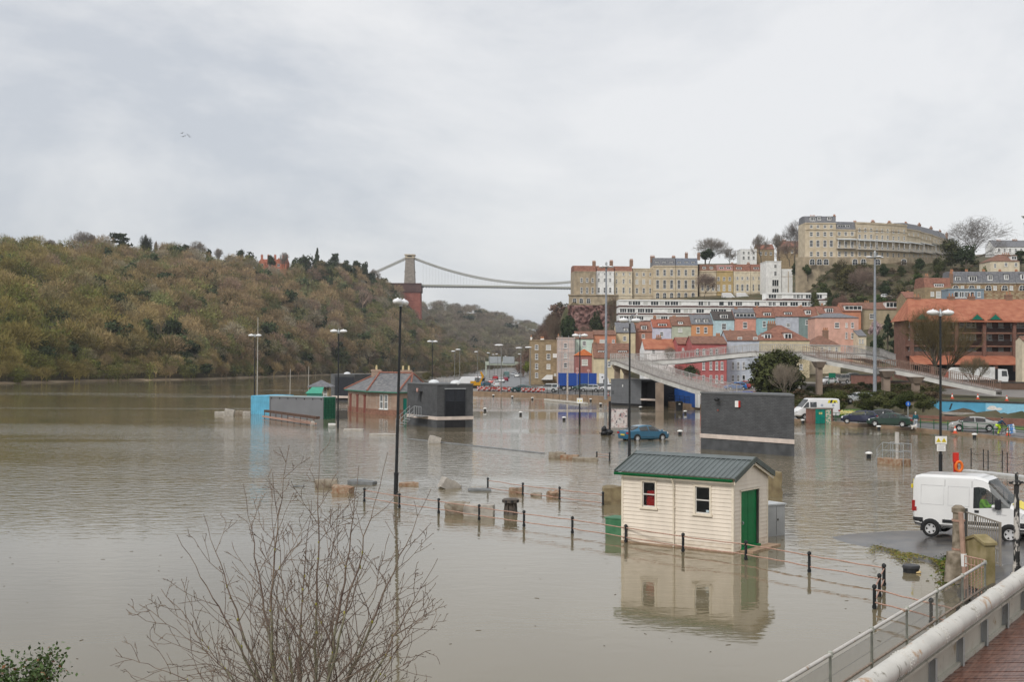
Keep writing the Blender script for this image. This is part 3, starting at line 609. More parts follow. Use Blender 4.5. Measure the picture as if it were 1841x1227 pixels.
# colours of the painted fronts
PC_ = dict(white=(.84, .84, .82), cream=(.66, .57, .41), yellow=(.62, .52, .32), tan=(.37, .29, .17), pink=(.66, .36, .27), pinkwhite=(.62, .49, .43), salmon=(.64, .27, .19), orange=(.57, .2, .09), rust=(.42, .15, .08), red=(.40, .06, .055),
           lav=(.6, .6, .72), sage=(.47, .5, .38), ltblue=(.46, .62, .67), teal=(.27, .48, .52), lavgrey=(.46, .49, .56), seagreen=(.16, .24, .23), mint=(.58, .70, .6), bluegrey=(.5, .55, .62), brick=(.3, .085, .07))
P_ = {k: paint(k, v) for k, v in PC_.items()}
M_TANST = brickmat('tan_rubble_stone', (.29, .215, .125), (.37, .28, .17), (.25, .2, .13), .6, .3, .02)
G1 = 'Georgian terrace houses on the cliff top'
DW = 510
def grid(cols, rows): return [(x, y, w_, h_, s_) for x in cols for (y, w_, h_, s_) in rows]
house('sooty tan Georgian end house on the cliff edge above the rock face', 1031.5, 1071.5, 488, DW, M_BATHD, 'mansard', 478, M_REDTILE, grid((1045.5, 1055.5, 1065.5), [(504, 4.2, 8, 'sash'), (522.5, 4.2, 11, 'sash'), (541, 5, 8, 'sash')]), (), [(1068, 469, 6, 4)], group=G1, cornice=(489, 531), cmat=M_BATHD, depth=12, yaw=R(4), pil=(1040.5, 1050.5, 1060.5, 1069))
house('white painted Georgian house second from the cliff edge', 1071.7, 1104, 488, DW + 2, P_['white'], 'mansard', 478.5, M_REDTILE, grid((1076.5, 1087, 1097), [(493, 3.6, 4, 'sash'), (504, 3.8, 7, 'sash'), (522, 4.2, 10, 'sash')]), (), [(1099, 468, 6, 4)], group=G1, cornice=(489, 531), cmat=P_['white'], depth=12, yaw=R(4), pil=(1073, 1081.5, 1092, 1102))
house('cream Georgian house beside the white painted one on the cliff', 1104.2, 1137, 488, DW + 4, P_['cream'], 'mansard', 479, M_REDTILE, grid((1108, 1121, 1133), [(493, 4, 4.5, 'sash'), (506, 4, 8, 'sash'), (522.5, 4.4, 11, 'sash')]), (), [(1135, 466, 6, 4)], group=G1, cornice=(489, 531), cmat=P_['cream'], depth=12, yaw=R(4), pil=(1106, 1114.5, 1127, 1135))
house('tan Georgian house just before the tall slate-roofed block', 1137.2, 1174, 484, DW + 6, M_BATH, 'flat', None, None, grid((1145, 1157.3, 1169.5), [(493.5, 4.4, 6, 'sash'), (507, 5, 8, 'blind'), (523, 4.6, 10, 'sash')]), (), [], group=G1, cornice=(486, 531), depth=12, yaw=R(4), pil=(1140, 1151, 1163, 1172))
tc_ = grid((1182.3, 1194.8, 1207.4), [(490.5, 5.2, 11, 'sash'), (511.5, 5.4, 16, 'sash'), (532.5, 5, 12, 'arch')])
house('tall bath stone Georgian house with dark slate roof and chimney, taller pair', 1174.2, 1214.5, 477.5, DW + 4, M_BATH, 'mansard', 464, M_SLATE, tc_, [(1181, 473, 5, 3.5), (1194, 473, 5, 3.5), (1207, 473, 5, 3.5)], [(1173, 459.5, 8, 4), (1211, 460, 6, 4)], group=G1, cornice=(479, 500, 523), depth=13)
house('tall bath stone Georgian house with bluer slate roof beside the dark one', 1214.7, 1254.5, 477.5, DW + 4, M_BATH, 'mansard', 464.5, mat('blue_slate', (.16, .18, .22), .6, .2), grid((1220.5, 1233, 1246), [(490.5, 5.2, 11, 'sash'), (511.5, 5.4, 16, 'sash'), (532.5, 5, 12, 'arch')]), [(1221, 473, 5, 3.5), (1234, 473, 5, 3.5), (1246, 473, 5, 3.5)], [(1234, 453.5, 5, 2)], group=G1, cornice=(479, 500, 523), depth=13)
house('brown roofed terrace house behind the round bare tree on the cliff', 1257, 1288, 487, DW + 6, M_BATH, 'mansard', 476, M_BRNTILE, grid((1263, 1273, 1282), [(501.5, 4, 7, 'sash'), (518, 4.5, 10, 'sash')]), [(1266, 482, 5, 4), (1279, 482, 5, 4)], [(1256, 455, 5, 3)], group=G1, cornice=(488.5, 526), depth=12)
house('golden terrace house with rosy attic between brown and cream houses', 1288.2, 1318, 487, DW + 6, mat('golden_stone', (.46, .34, .16), .85, .15, .6), 'mansard', 476.5, mat('rosy_attic_tile', (.36, .2, .18), .8, .2), grid((1291.8, 1301.7, 1312), [(501.5, 4.2, 7, 'sash'), (517.8, 4.6, 11, 'blind')]), [(1297, 482.5, 7, 4), (1310, 482.5, 7, 4)], [(1316, 472, 5, 3)], group=G1, cornice=(488.5, 526), depth=12)
for xx, lb, cs in ((1318.5, 'cream pilastered terrace house nearer the golden house', (1325.7, 1334.6, 1343.8)), (1349.7, 'cream pilastered terrace house beside the white tower block', (1353.8, 1364, 1374.4))):
    house(lb, xx, xx + 31, 488, DW + 6, P_['cream'], 'mansard', 475.5, M_REDTILE, grid(cs, [(500.5, 4, 5.5, 'sash'), (517.5, 4.4, 12.5, 'sash')]), [(xx + 10, 483, 9, 3.5)], [(xx + 27, 472, 5, 3)], group=G1, cornice=(489.5, 527), depth=12, pil=(xx + 2, xx + 12, xx + 20, xx + 29))
T, f, zb = house('plain white tower block with stepped wing at the end of the terrace', 1377, 1404.5, 470.8, DW - 8, P_['white'], 'flat', None, None, [(1394, 479, 5, 6), (1394, 492, 5, 8), (1394, 509, 12, 12, 'c3'), (1394, 523, 12, 8, 'c3')], name='apartment_building', cat='apartments', depth=12)
mb = MB(); a, z = f(1404.6, 483.6); a2 = f(1425.5, 484)[0]; mb.box(a + .003, a2, .6, 12, 0, z - zb); wg = mb.build('wing', P_['white'], T)
mb = MB(); mb.box(a2 - 1.9, a2 - 1.65, .45, .597, 0, z - zb - 1); mb.box(a + .2, a2, .5, .597, z - zb - 3.2, z - zb - 3.08); mb.build('rainwater_pipe', mat('stained_pipe', (.5, .4, .28)), wg)
# terrace base wall above the rock and its parked vans are set below
T = thing('retaining_wall', 'rough stone retaining wall under the cliff-top terrace', 'wall', (0, 0, 0)); mb = MB()
a = pd(1023, 548, DW - 3); b = pd(1112, 548, DW - 3); mb.box(a.x, b.x, DW - 3.5, DW - .4, a.z - 6, pd(1070, 532, DW - 3).z, 0); mb.box(a.x - .3, b.x, DW - 3.9, DW - .4, pd(1070, 532, DW - 3).z + .002, pd(1070, 531, DW - 3).z + .3, 0)
a2 = pd(1465, 540, DW - 6); mb.box(b.x + .02, a2.x, DW - 6, DW - .5, b.z - 8, pd(1300, 538, DW - 6).z); mb.build('wall', M_BATHD, T)
for px in (1033, 1045, 1058): f = pd(px, 541, DW - 3.5); put(win_mesh(1.4, 2.0, 'arch'), 'window', T, (f.x, DW - 3.51, f.z))
# the rock face
r = np.random.default_rng(3); V = []; nU, nV = 40, 30
for i in range(nU):
    for j in range(nV):
        px = 1021 + 100 * i / (nU - 1); py = 549 + 75 * j / (nV - 1); D = DW - 12 - 6 * j / (nV - 1) + r.normal(0, .9); p = pd(px + r.normal(0, .6), py, D); V.append(p)
tag(np_obj('rock_face', V, [(i * nV + j, i * nV + j + 1, (i + 1) * nV + j + 1, (i + 1) * nV + j) for i in range(nU - 1) for j in range(nV - 1)], mat('red_rock', (.17, .085, .075), .9, .3, .25, detail=10, col2=(.27, .165, .145), bump=.6, bscale=.6, bd=.5)), 'bare reddish rock face beneath the end of the terrace', 'rock face')
# long white flats
def flats(label, x0, x1, D, rows, ybase, seed):
    f = Facade(x0, D); zb = f((x0 + x1) / 2, ybase)[1]; T = thing('apartment_building', label, 'apartments', (f.o.x, f.o.y, zb)); w = f(x1, 560)[0]; r = np.random.default_rng(seed)
    for (yt, yw0, yw1, yb, xe) in rows:
        we = f(xe, 560)[0]; zt, z0, z1, zq = [f(1250, y)[1] - zb for y in (yt, yw1, yw0, yb)]
        mb = MB(); mb.box(0, we, 0, 9, z1 + .002, zt); mb.build('white_fascia', M_WHITE, T)
        mb = MB(); mb.box(0, we, .25, 9, z0, z1); mb.build('wall', P_['white'], T)
        mb = MB(); mb.box(0, we, .1, 9, zq, z0 - .002); mb.build('brown_band', mat('brown_cladding', (.12, .07, .06), .8, .2), T)
        x = .4
        while x < we - 2.2:
            ww = float(r.choice([.9, 1.2, 1.8, 2.4, 2.8]));
            if r.uniform() < .72: put(win_mesh(ww, z1 - z0 - .1, r.choice(['c1', 'c2', 'c2', 'blind']) if ww < 2 else 'c3'), 'window', T, (x + ww / 2, .247, (z0 + z1) / 2))
            x += ww + float(r.choice([.15, .2, .2, .9, 1.3]))
    return T
flats('long low white flats with brown bands stepping along the hillside', 1112, 1379, 430, [(539.5, 542, 550, 553.5, 1379), (553.6, 555.5, 563.5, 567, 1379), (567.1, 569, 577, 585, 1379)], 590, 1)
flats('shorter end of the white flats, raised beside the hillside garden', 1379.5, 1487, 428, [(525.5, 528.5, 536.5, 540, 1487), (540.1, 542, 550, 556, 1487)], 570, 2)
# coloured terrace
G2 = 'painted terrace houses on the hillside'; DA = 352
def H2(label, x0, x1, ye, yr, col, rm, wins, dorm=(), chim=(), D=DA, **k): return house(label, x0, x1, ye, D, P_.get(col, col), k.pop('roof', 'gable'), yr, rm, wins, dorm, chim, group=G2, depth=k.pop('depth', 9), **k)
H2('pale yellow terrace house with grey slate roof and small dormer', 1107.5, 1142.5, 598, 581, 'yellow', M_SLATE, [(1123, 609, 6, 8)], [(1125.5, 593.5, 6, 5)], [(1141, 580, 5, 3)], D=330)
H2('tall rust orange house with red tiled roof beside the yellow one', 1143, 1172.5, 596, 580, 'rust', M_REDTILE, [(1156.5, 605, 6, 8), (1156, 622, 6, 8)], [(1158, 590, 8, 7)], [(1142.5, 575, 4, 2)], D=335)
H2('lavender white terrace house with bright red roof and wide dormer', 1173, 1207, 589, 575, 'lav', mat('bright_red_tile', (.32, .11, .07), .85, .2), [(1189.5, 601, 6.5, 8)], [(1191, 585, 14, 4.5, 'c3')], [(1177, 568, 5, 3)])
H2('sage green terrace house with dull brown roof', 1207.4, 1242.4, 586, 571, 'sage', M_BRNTILE, [(1223, 594, 7, 7, 'blind')], [(1223.5, 581, 7, 4)], [(1212, 568, 6, 3)])
H2('apricot orange terrace house with two pale dormers in a dark attic', 1242.6, 1281.5, 583, 567, mat('paint_apricot', (.6, .29, .14), .75, .1), M_SLATE, [(1255, 594, 6, 11), (1268.7, 594, 6, 11)], [(1255, 577.5, 6, 6), (1269.5, 577.5, 6, 6)], [(1246, 566, 5, 3)])
H2('pale blue terrace house with dark roof and triple dormer', 1281.8, 1320.2, 575, 561, 'ltblue', mat('dark_tile', (.07, .06, .055)), [(1301.5, 587.5, 8, 11.5)], [(1302, 569.5, 12, 7, 'c3')], [(1323, 553, 6, 3)])
H2('salmon terrace house with grey wide dormer of pink framed windows', 1320.6, 1359, 572, 556, 'salmon', M_SLATE, [(1339.5, 585, 7.5, 11.5)], [(1339.5, 567.5, 33, 7, 'c5')], [(1321, 556, 4, 2)])
H2('turquoise terrace house with red-brown roof next to the salmon one', 1359.4, 1393.2, 571, 554, 'teal', M_REDTILE, [(1374, 583, 6, 11)], [(1379.5, 566, 12, 6.5, 'c3')], [(1361, 551, 4, 3)])
H2('lavender grey terrace house, window hidden behind the yellow house roof', 1393.6, 1436, 569, 553, 'lavgrey', M_REDTILE, [(1417, 585, 7, 6)], [(1417, 565, 12, 6, 'c3')], [(1437, 551, 5, 3)])
H2('dark sea green terrace house with red roof', 1436.4, 1471.5, 569.5, 553, 'seagreen', M_REDTILE, [(1452.2, 580, 8, 9)], [(1453, 562, 8, 7)], [(1440, 549, 4, 2)])
H2('cream terrace house with long red roof beside the sea green one', 1471.8, 1514, 564, 552, 'cream', M_REDTILE, [], [(1491, 559, 12, 8, 'c3')], [(1478, 546, 4, 2)])
H2('orange house with low blue dormer behind the pink house', 1514.5, 1548, 560, 545.5, 'orange', M_REDTILE, [], [(1534, 554, 30, 7, 'c4')], [(1516, 545, 6, 3)], D=356)
H2('tall tan stone house with white four-light dormer behind the conifer', 1548.5, 1623, 556, 545, 'tan', M_BRNTILE, [(1567.5, 569, 8, 9)], [(1606, 548.5, 26, 9, 'c4')], [(1558, 541, 9, 3), (1634, 533, 6, 2)], D=358)
H2('pink parapeted house with five small windows above the footbridge', 1465, 1543.5, 571.5, 563.5, 'pink', M_SLATE, [(1504.7, 585, 8, 10), (1532.5, 585, 5, 10), (1521.8, 585, 4, 8, 'blind'), (1521.7, 603.5, 4, 11), (1532.5, 604, 5, 11)], (), [(1484, 589, 9, 3)], D=292, roof='hip', depth=7)
H2('narrow cream house tucked beside the pink parapeted house', 1542.5, 1557.5, 604, 594, 'cream', M_SLATE, [(1545.8, 614, 3, 8), (1551, 614, 3, 8)], D=288)
H2('cream cottage with brown hipped roof in front of the pink house', 1455.8, 1511, 621.5, 604, 'cream', M_BRNTILE, [(1478, 629, 4, 9), (1491, 629, 4, 9), (1504, 629, 4, 9)], (), [(1484, 590, 9, 3)], D=262, roof='hip')
H2('cream yellow house with hipped brown roof and two white dormers', 1365.6, 1455.4, 612.5, 585, 'yellow', M_REDTILE, [(1400, 640, 6, 10), (1420, 640, 6, 10), (1440, 640, 6, 10), (1422, 685, 8, 14), (1440, 660, 6, 10)], [(1380, 606, 11, 9.5), (1416.8, 605, 12, 10)], [(1387, 578, 14, 4)], D=252, roof='hip', depth=11)
H2('pale blue-grey house with white lower front and brown roof', 1307, 1365, 612, 596, 'bluegrey', M_BRNTILE, [(1317.8, 658, 4.5, 14), (1327.2, 658, 4.5, 14), (1337, 658, 4.5, 14), (1317.8, 681, 4.5, 12), (1327.2, 681, 4.5, 12), (1337, 683, 5, 16, 'dark'), (1330, 609, 8, 5), (1358, 609, 8, 5)], (), [(1313, 594, 4, 2)], D=243)
H2('bright red house with tall white arched windows behind the footbridge', 1244, 1306.5, 618, 606, 'red', M_BRNTILE, grid((1254, 1265.6, 1278.7, 1289), [(633, 4.5, 11, 'arch')]) + grid((1265, 1278, 1288.5, 1298), [(658, 5, 15, 'sash'), (682, 5, 14, 'sash')]), (), [(1291, 600, 8, 3)], D=238)
H2('low red wing with tiny round window joining the bright red house', 1218, 1243.7, 618.5, 608, 'red', M_REDTILE, [(1228, 628, 4, 4)], D=246)
H2('white cottage with broad orange tiled roof above the ramp', 1158.5, 1214, 628, 611, 'white', M_ORTILE, [(1175, 633.5, 6, 8), (1200, 638, 5, 6)], (), [(1184, 603, 9, 3)], D=250)
H2('orange house with brown roof behind the tall grey mast', 1067.5, 1107.5, 602, 595, 'orange', M_BRNTILE, [(1082.5, 614, 9, 6, 'blind'), (1102.6, 614, 5, 6)], D=325)
H2('long brown roofed house with two white casements set in its tiles', 1067, 1133.5, 644, 618.5, 'yellow', M_BRNTILE, [(1095, 655, 5, 10), (1121, 655, 5, 10)], [(1082, 635.5, 12, 8, 'c4', 1.6), (1119.5, 635.5, 14, 8, 'c4', 1.6)], [(1069, 612, 5, 2)], D=300)
H2('pale mint green house with brown roof behind the red gabled one', 1034, 1067, 609, 597, 'mint', M_BRNTILE, [(1050.3, 617.8, 7, 8)], (), [(1036, 598, 4, 2)], D=322)
H2('red brick house with bright orange gable and one white window', 1034, 1067, 639, 628, 'brick', mat('orange_gable', (.62, .19, .07)), [(1051.3, 652, 10.5, 10.5, 'blind')], D=306, roof='front', depth=6)
T, f, zb = H2('tall pinkish white house wrapped in thin scaffolding', 1003, 1033.5, 609, 606, 'pinkwhite', M_REDTILE, [(1016.7, 622, 6, 8), (1016.7, 640, 6, 9, 'blind'), (1016.7, 657, 6, 9)], (), [(1004, 601, 3, 1)], D=318, roof='flat')
mb = MB()
for px in (1004.5, 1010, 1022, 1031.5): a = f(px, 640)[0]; mb.tube([(a, -1.0, 0), (a, -1.0, f(1015, 604)[1] - zb)], .06, 5)
for py in (612, 628, 634, 648): z = f(1015, py)[1] - zb; mb.tube([(-.2, -1.0, z), (f(1033, 640)[0], -1.0, z)], .05, 5)
mb.build('scaffolding', M_STEEL, T)
T, f, zb = H2('four-storey brown stone corner house beside the main road', 952.5, 1002.7, 613.5, 610, M_TANST, M_BRNTILE, [(964.7, 624.6, 6, 9), (986, 625, 9, 9, 'blind'), (964.7, 641.5, 5.5, 10), (986, 641.5, 7, 10), (964.7, 659, 5.5, 10), (986, 659.5, 7, 9, 'blind'), (964.7, 675, 5.5, 9), (998, 674, 4, 4, 'blind')], (), [(955, 603.5, 3, 1), (975, 606, 6, 3)], D=326, roof='flat', depth=12, chmat=P_['white'])
mb = MB(); a, z = f(1000, 640); mb.box(a - .9, a + .7, -.25, -.05, z - zb - .55, z - zb + .55); mb.build('sign_board', M_WHITE, T)
mb = MB(); a, z = f(973, 683); a2, z2 = f(993, 674.5); mb.ext([(a, -.1, z - zb), (a2, -.1, z - zb), (a2, -.1, z2 - zb), (a2 - 1.5, -.1, z2 - zb)], (0, -2.5, 0)); mb.build('porch_roof', M_WHITE, T)
# crescent on the hill
G3 = 'crescent houses on the hill top'
def H3(label, x0, x1, ye, yr, D0, D1, cols, rows, roof='mansard', rm=M_SLATE, chim=(), dorm=(), ybal=None, bal=True, ybase=470):
    yaw = math.atan2(D1 - D0, gx(x1, D1) - gx(x0, D0)); T, f, zb = house(label, x0, x1, ye, D0, M_BATH, roof, yr, rm, grid(cols, rows), dorm, chim, yaw=yaw, depth=11, zb=None, group=G3, cornice=(ye + 1.2, ye + 12.5), cmat=M_BATH)
    if bal:
        yt, ym, yb_ = ybal; w_ = f(x1, ye)[0]; z0, z1, z2 = f(x0 + 1, yb_)[1] - zb, f(x0 + 1, ym)[1] - zb, f(x0 + 1, yt)[1] - zb
        mb = MB(); mb.box(.05, w_ - .05, -1.6, -.003, z0 - .15, z0); B = mb.build('balcony', M_CONC, T)
        mb = MB(); mb.box(.05, w_ - .05, -1.6, -1.55, z0 + 1.0, z0 + 1.06)
        for i in range(int(w_ / .45)): mb.box(.1 + i * .45, .14 + i * .45, -1.59, -1.56, z0, z0 + 1)
        for i in range(4): x = .2 + (w_ - .4) * i / 3; mb.box(x - .06, x + .06, -1.6, -1.5, z0 + 1.06, z2)
        mb.build('railing', M_WHITE, B); mb = MB(); mb.ext([(.05, -.003, z2 + .9), (.05, -1.7, z2 + .25), (.05, -1.7, z2 + .1), (.05, -.003, z2 + .7)], (w_ - .1, 0, 0)); mb.build('canopy', mat('striped_canopy', (.45, .47, .47), .6, .1), B)
    return T
rw = lambda a, b, c, d: [(a, 5, 6, 'sash'), (b, 5.4, 8, 'sash'), (c, 6, 12, 'sash'), (d, 5.5, 9, 'sash')]
H3('tallest end house of the crescent with attic dormers and four window bays', 1447, 1503, 400.5, 389, 474, 474, (1458.5, 1470.5, 1483, 1494.5), rw(407.5, 421, 438, 457), chim=[(1461, 387, 10, 4), (1500, 386, 4, 3)], dorm=[(1461, 394, 9, 6, 'c3'), (1473, 393, 5, 6), (1491, 393, 6, 5)], bal=False)
H3('crescent house with blue-grey attic and striped balcony canopy', 1503.3, 1538.5, 412.5, 399, 474, 475, (1508.8, 1520.5, 1532), [(420.5, 5.4, 7, 'sash'), (440, 5.6, 11, 'sash'), (457, 5.4, 9, 'sash')], chim=[(1537, 397, 6, 4)], dorm=[(1513, 407, 14, 4.5, 'c3'), (1524, 407, 7, 4.5)], ybal=(432.5, 446, 447))
xs = [1540, 1571.5, 1601, 1630.5, 1655, 1676, 1692, 1704]; Ds = [475, 477, 480, 485, 493, 503, 515, 528]; yes = [401, 402.5, 404, 413, 419, 425, 430]
for i, lb in enumerate(('crescent house just beyond the blue-grey attic one, flat roofed', 'second flat-roofed crescent house, behind the tall grey mast', 'third flat-roofed crescent house, last before the slate attics', 'crescent house with first slate attic on the curve', 'crescent house on the curve with clustered chimneys', 'narrow crescent house turning away on the curve', 'farthest narrow crescent house beside the great bare tree')):
    x0, x1 = xs[i], xs[i + 1] - .2; c = [x0 + (x1 - x0) * k for k in (.17, .5, .83)]; s = 1 - .05 * i; yb = 449 + i * 1.2; fl = i < 3
    H3(lb, x0, x1, yes[i], None if fl else yes[i] - 9, Ds[i], Ds[i + 1], c, [(yes[i] + 12.5, 4.4 * s, 7 * s, 'sash'), (yes[i] + 24.5, 4.4 * s, 8 * s, 'sash')] + [(yb - 6, 5 * s, 9, 'sash'), (yb + 8, 5 * s, 8, 'sash')] if fl else [(yes[i] + 9, 3.5 * s, 5, 'sash'), (yb - 6, 4 * s, 9, 'sash'), (yb + 7, 4 * s, 7, 'sash')], 'flat' if fl else 'mansard', chim=[(x1 - 2, yes[i] - (5 if fl else 12), 6 * s, 4)], ybal=(434 + i * 1.4, 446, yb))
T = thing('retaining_wall', 'arched stone basement wall below the hill-top crescent', 'wall'); mb = MB()
P = [pd(x, 470, d - 2.2) for x, d in zip([1432] + xs[1:7], [472] + Ds[1:7])]
for a, b in zip(P[:-1], P[1:]): mb.hexa([(a.x, a.y, a.z - 16), (b.x, b.y, b.z - 16), (b.x, b.y + 2, b.z - 16), (a.x, a.y + 2, a.z - 16), (a.x, a.y, a.z + 1.6), (b.x, b.y, b.z + 1.6), (b.x, b.y + 2, b.z + 1.6), (a.x, a.y + 2, a.z + 1.6)])
mb.build('wall', M_BATHD, T)
for px in (1460, 1473, 1485, 1537, 1552, 1578, 1625): f = pd(px, 471, 469.5); put(win_mesh(1.8, 2.2, 'arch'), 'window', T, (f.x, 469.4, f.z))
# mansard terrace and houses at the far end of the town
G4 = 'slate mansard terrace above the orange roofed flats'
M_PATT = brickmat('patterned_rubble', (.24, .13, .07), (.48, .40, .26), (.3, .22, .13), .8, .4, .05)
xs = [1711, 1737.5, 1768.5, 1797.5, 1827, 1860]; ds = [(1722, 502.5, 8, 9), (1749, 501.5, 13, 8.5), (1780, 499.5, 7, 9), (1809.5, 498.5, 6, 8.5), (1840, 498, 8, 9)]
for i, lb in enumerate(('slate mansard house with single dormer, beside the red roofed house', 'slate mansard house with the widest white dormer', 'slate mansard house in the middle with narrow tall dormer', 'slate mansard house with narrow dormer below the yellow villa', 'slate mansard house at the outer end, cut off by the frame')):
    c = (xs[i] + xs[i + 1]) / 2; house(lb, xs[i], xs[i + 1] - .3, 508.5, 332, M_PATT, 'mansard', 489, M_SLATE, [(c - 6, 518, 10, 9, 'arch'), (c + 6, 518, 6, 8, 'blind')], [(*ds[i], 'c2' if i != 1 else 'c3', .4)], [(xs[i], 485, 5, 3)], group=G4, depth=8, cornice=(509.5,), cmat=M_CONC)
house('tan house with red tiled mansard and triple white window', 1663, 1710.5, 517, 318, M_TANST, 'mansard', 500, M_REDTILE, [(1676.2, 529, 6, 8, 'blind'), (1687, 530, 8, 12, 'blind'), (1697.5, 530, 4, 11, 'blind')], [(1688, 513.5, 16, 5, 'c4', .3)], [(1666, 493, 6, 2), (1710, 489, 5, 3)], depth=9)
house('flat-roofed blue-grey conservatory behind the orange roofed flats', 1705.5, 1769, 521.5, 300, mat('blue_grey_timber', (.22, .28, .33), .6, .1), 'flat', None, None, [(1719, 530, 8, 11, 'c1'), (1729, 530, 8, 11, 'c2'), (1738.5, 530, 8, 11, 'c2'), (1748, 530, 7, 11, 'c1'), (1760, 530, 6, 10, 'c2')], name='conservatory', cat='conservatory', depth=5)
house('pale yellow villa with dark roof and red door above the slate terrace', 1781, 1833, 470, 420, P_['cream'], 'hip', 458, M_BRNTILE, [(1789, 478, 4, 8), (1808.5, 476, 5, 7), (1826.5, 476, 5, 7)], [(1823, 464, 9, 6)], [(1808, 455, 14, 4)], name='villa', depth=10)
house('distant white terrace with dark roofs on the far hilltop', 1787, 1870, 444, 560, P_['white'], 'gable', 433, M_SLATE, grid((1796, 1806, 1816, 1826, 1836), [(450, 4, 6, 'sash')]), (), [(1795, 431, 8, 4), (1824, 430, 9, 4)], depth=10)
house('distant white house with roof terrace among bare trees on the hill', 1331, 1360.5, 449, 610, P_['white'], 'flat', None, None, grid((1337, 1346, 1355), [(455, 4, 5, 'sash'), (464, 4, 6, 'sash')]), (), [], depth=10, name='villa')
house('distant red roofed brick house among bare trees beside the white house', 1361, 1392, 448, 622, M_TANST, 'gable', 440, M_REDTILE, grid((1368, 1377, 1386), [(456, 4, 6, 'sash')]), (), [(1365, 438, 5, 3)], depth=10, name='villa')
house('distant russet roofed house half hidden beside the crescent', 1404, 1446, 444, 600, M_TANST, 'gable', 434, M_REDTILE, grid((1412, 1424, 1436), [(452, 4, 6, 'sash')]), (), [(1410, 430, 6, 3)], depth=10, name='villa')
house('small grey-brown house with red roof above the gardens', 1628, 1668, 536, 345, M_TANST, 'gable', 526, M_REDTILE, [(1640, 542, 5, 7)], (), [(1632, 524, 5, 2)], depth=8)
# the red mansion across the river
Dm = 852; T = thing('mansion', 'orange-red brick gabled mansion among trees on the opposite hill', 'house', pd(489, 492, Dm)); k = Dm / F
M_MAN = brickmat('mansion_brick', (.42, .12, .07), (.5, .17, .1), (.4, .2, .13), .5, .2, .02)
mb = MB(); mb.box(-24 * k, 26 * k, 0, 12, -4, 20 * k); W = mb.build('wall', M_MAN, T); mb = MB()
for x in (-18, -4, 12): mb.ext([((x - 6) * k, -.6, 0), ((x + 6) * k, -.6, 0), ((x + 6) * k, -.6, 21 * k), (x * k, -.6, 28 * k), ((x - 6) * k, -.6, 21 * k)], (0, 3, 0))
mb.build('gable', M_MAN, T); mb = MB(); mb.ext([(-24 * k, -.5, 20 * k), (-24 * k, 6, 27 * k), (-24 * k, 12.4, 20 * k)], (50 * k, 0, 0)); rf = mb.build('roof', mat('mansion_tile', (.36, .12, .08), .85, .2), T)
for x in (-21, -9, 3, 18, 24): chimney_mb(1.4, 1.2, 0, 3.6, 3).build('chimney', [M_MAN, M_POT], rf, loc=(x * k, 5, 25 * k))
for x in (-18, -4, 12):
    for z in (6, 15): put(win_mesh(1.8, 2.0, 'c2'), 'window', T, (x * k, -.61, z * k))
# orange roofed flats
DO = 243; f = Facade(1637, DO); zb = 3.0; T = thing('apartment_building', 'broad brick flats with sweeping orange tiled roof, green gables and balconies', 'apartments', (f.o.x, f.o.y, zb)); w_ = f(1990, 600)[0]
M_FLATB = brickmat('flats_brick', (.15, .068, .05), (.2, .09, .066), (.2, .13, .1)); X = lambda px: f(px, 600)[0]; Z = lambda py: f(1740, py)[1] - zb
mb = MB(); mb.box(0, w_, 3.2, 10.5, 0, Z(577)); mb.box(0, w_, 0, 3.2, 0, Z(668)); mb.build('wall', M_FLATB, T)
mb = MB(); zr_ = f(1740, 538, 9)[1] - zb; ze = Z(577); hx = 4.5
mb.add([(-.6, -.7, ze), (w_, -.7, ze), (w_, 11, ze), (-.6, 11, ze), (hx - 2.2, 9, zr_), (w_, 9, zr_), (-.6, -.7, ze - .3), (w_, -.7, ze - .3)], [(0, 1, 5, 4), (1, 2, 5), (2, 3, 4, 5), (3, 0, 4), (6, 7, 1, 0), (3, 2, 7, 6)]); rf = mb.build('roof', M_ORTILE, T)
for px, yt in ((1648, 534), (1709.7, 533), (1746, 533), (1813, 530)): mb = chimney_mb(1.3, 1.0, 0, 1.9, 2); q = f(px, yt, 9); mb.build('chimney', [M_CHIM, M_POT], rf, loc=(q[0], 9, q[1] - zb - 1.9))
for (yt, yb_) in ((597.5, 600.5), (621.5, 624), (632.5, 641)): mb = MB(); mb.box(.02, w_, .35, 3.19, Z(yb_), Z(yt)); mb.build('balcony_slab', M_FLATB if yt > 630 else M_BRNTILE, T)
for (yt, yb_) in ((588, 597.5), (611, 621.5)):
    mb = MB(); mb.box(.3, w_, .4, .46, Z(yt), Z(yt) + .08)
    for i in range(int(w_ / .22)): mb.box(.3 + i * .22, .34 + i * .22, .41, .45, Z(yb_), Z(yt))
    mb.build('balcony_railing', M_BLACK, T)
for px in (1640, 1678, 1720, 1770, 1824, 1880): mb = MB(); a = X(px); mb.box(a - .32, a + .32, -.1, .6, Z(668), Z(577) - .35); mb.ext([(a - .3, .6, Z(590)), (a - .3, -.75, Z(576) - .4), (a - .3, .6, Z(576) - .4)], (.6, 0, 0)); mb.build('pier', M_FLATB, T)
for px, st in [(x, s) for x in (1648, 1655, 1664, 1672, 1684, 1700, 1728, 1740, 1752, 1761, 1783, 1790, 1811, 1833, 1840, 1850, 1868) for s in (0, 1, 2)]:
    y = (583, 606, 628)[st]; put(win_mesh(.95, 1.25 if st < 2 else .8, 'blind' if (px + st) % 3 else 'sash'), 'window', T, (X(px), 3.19, Z(y)))
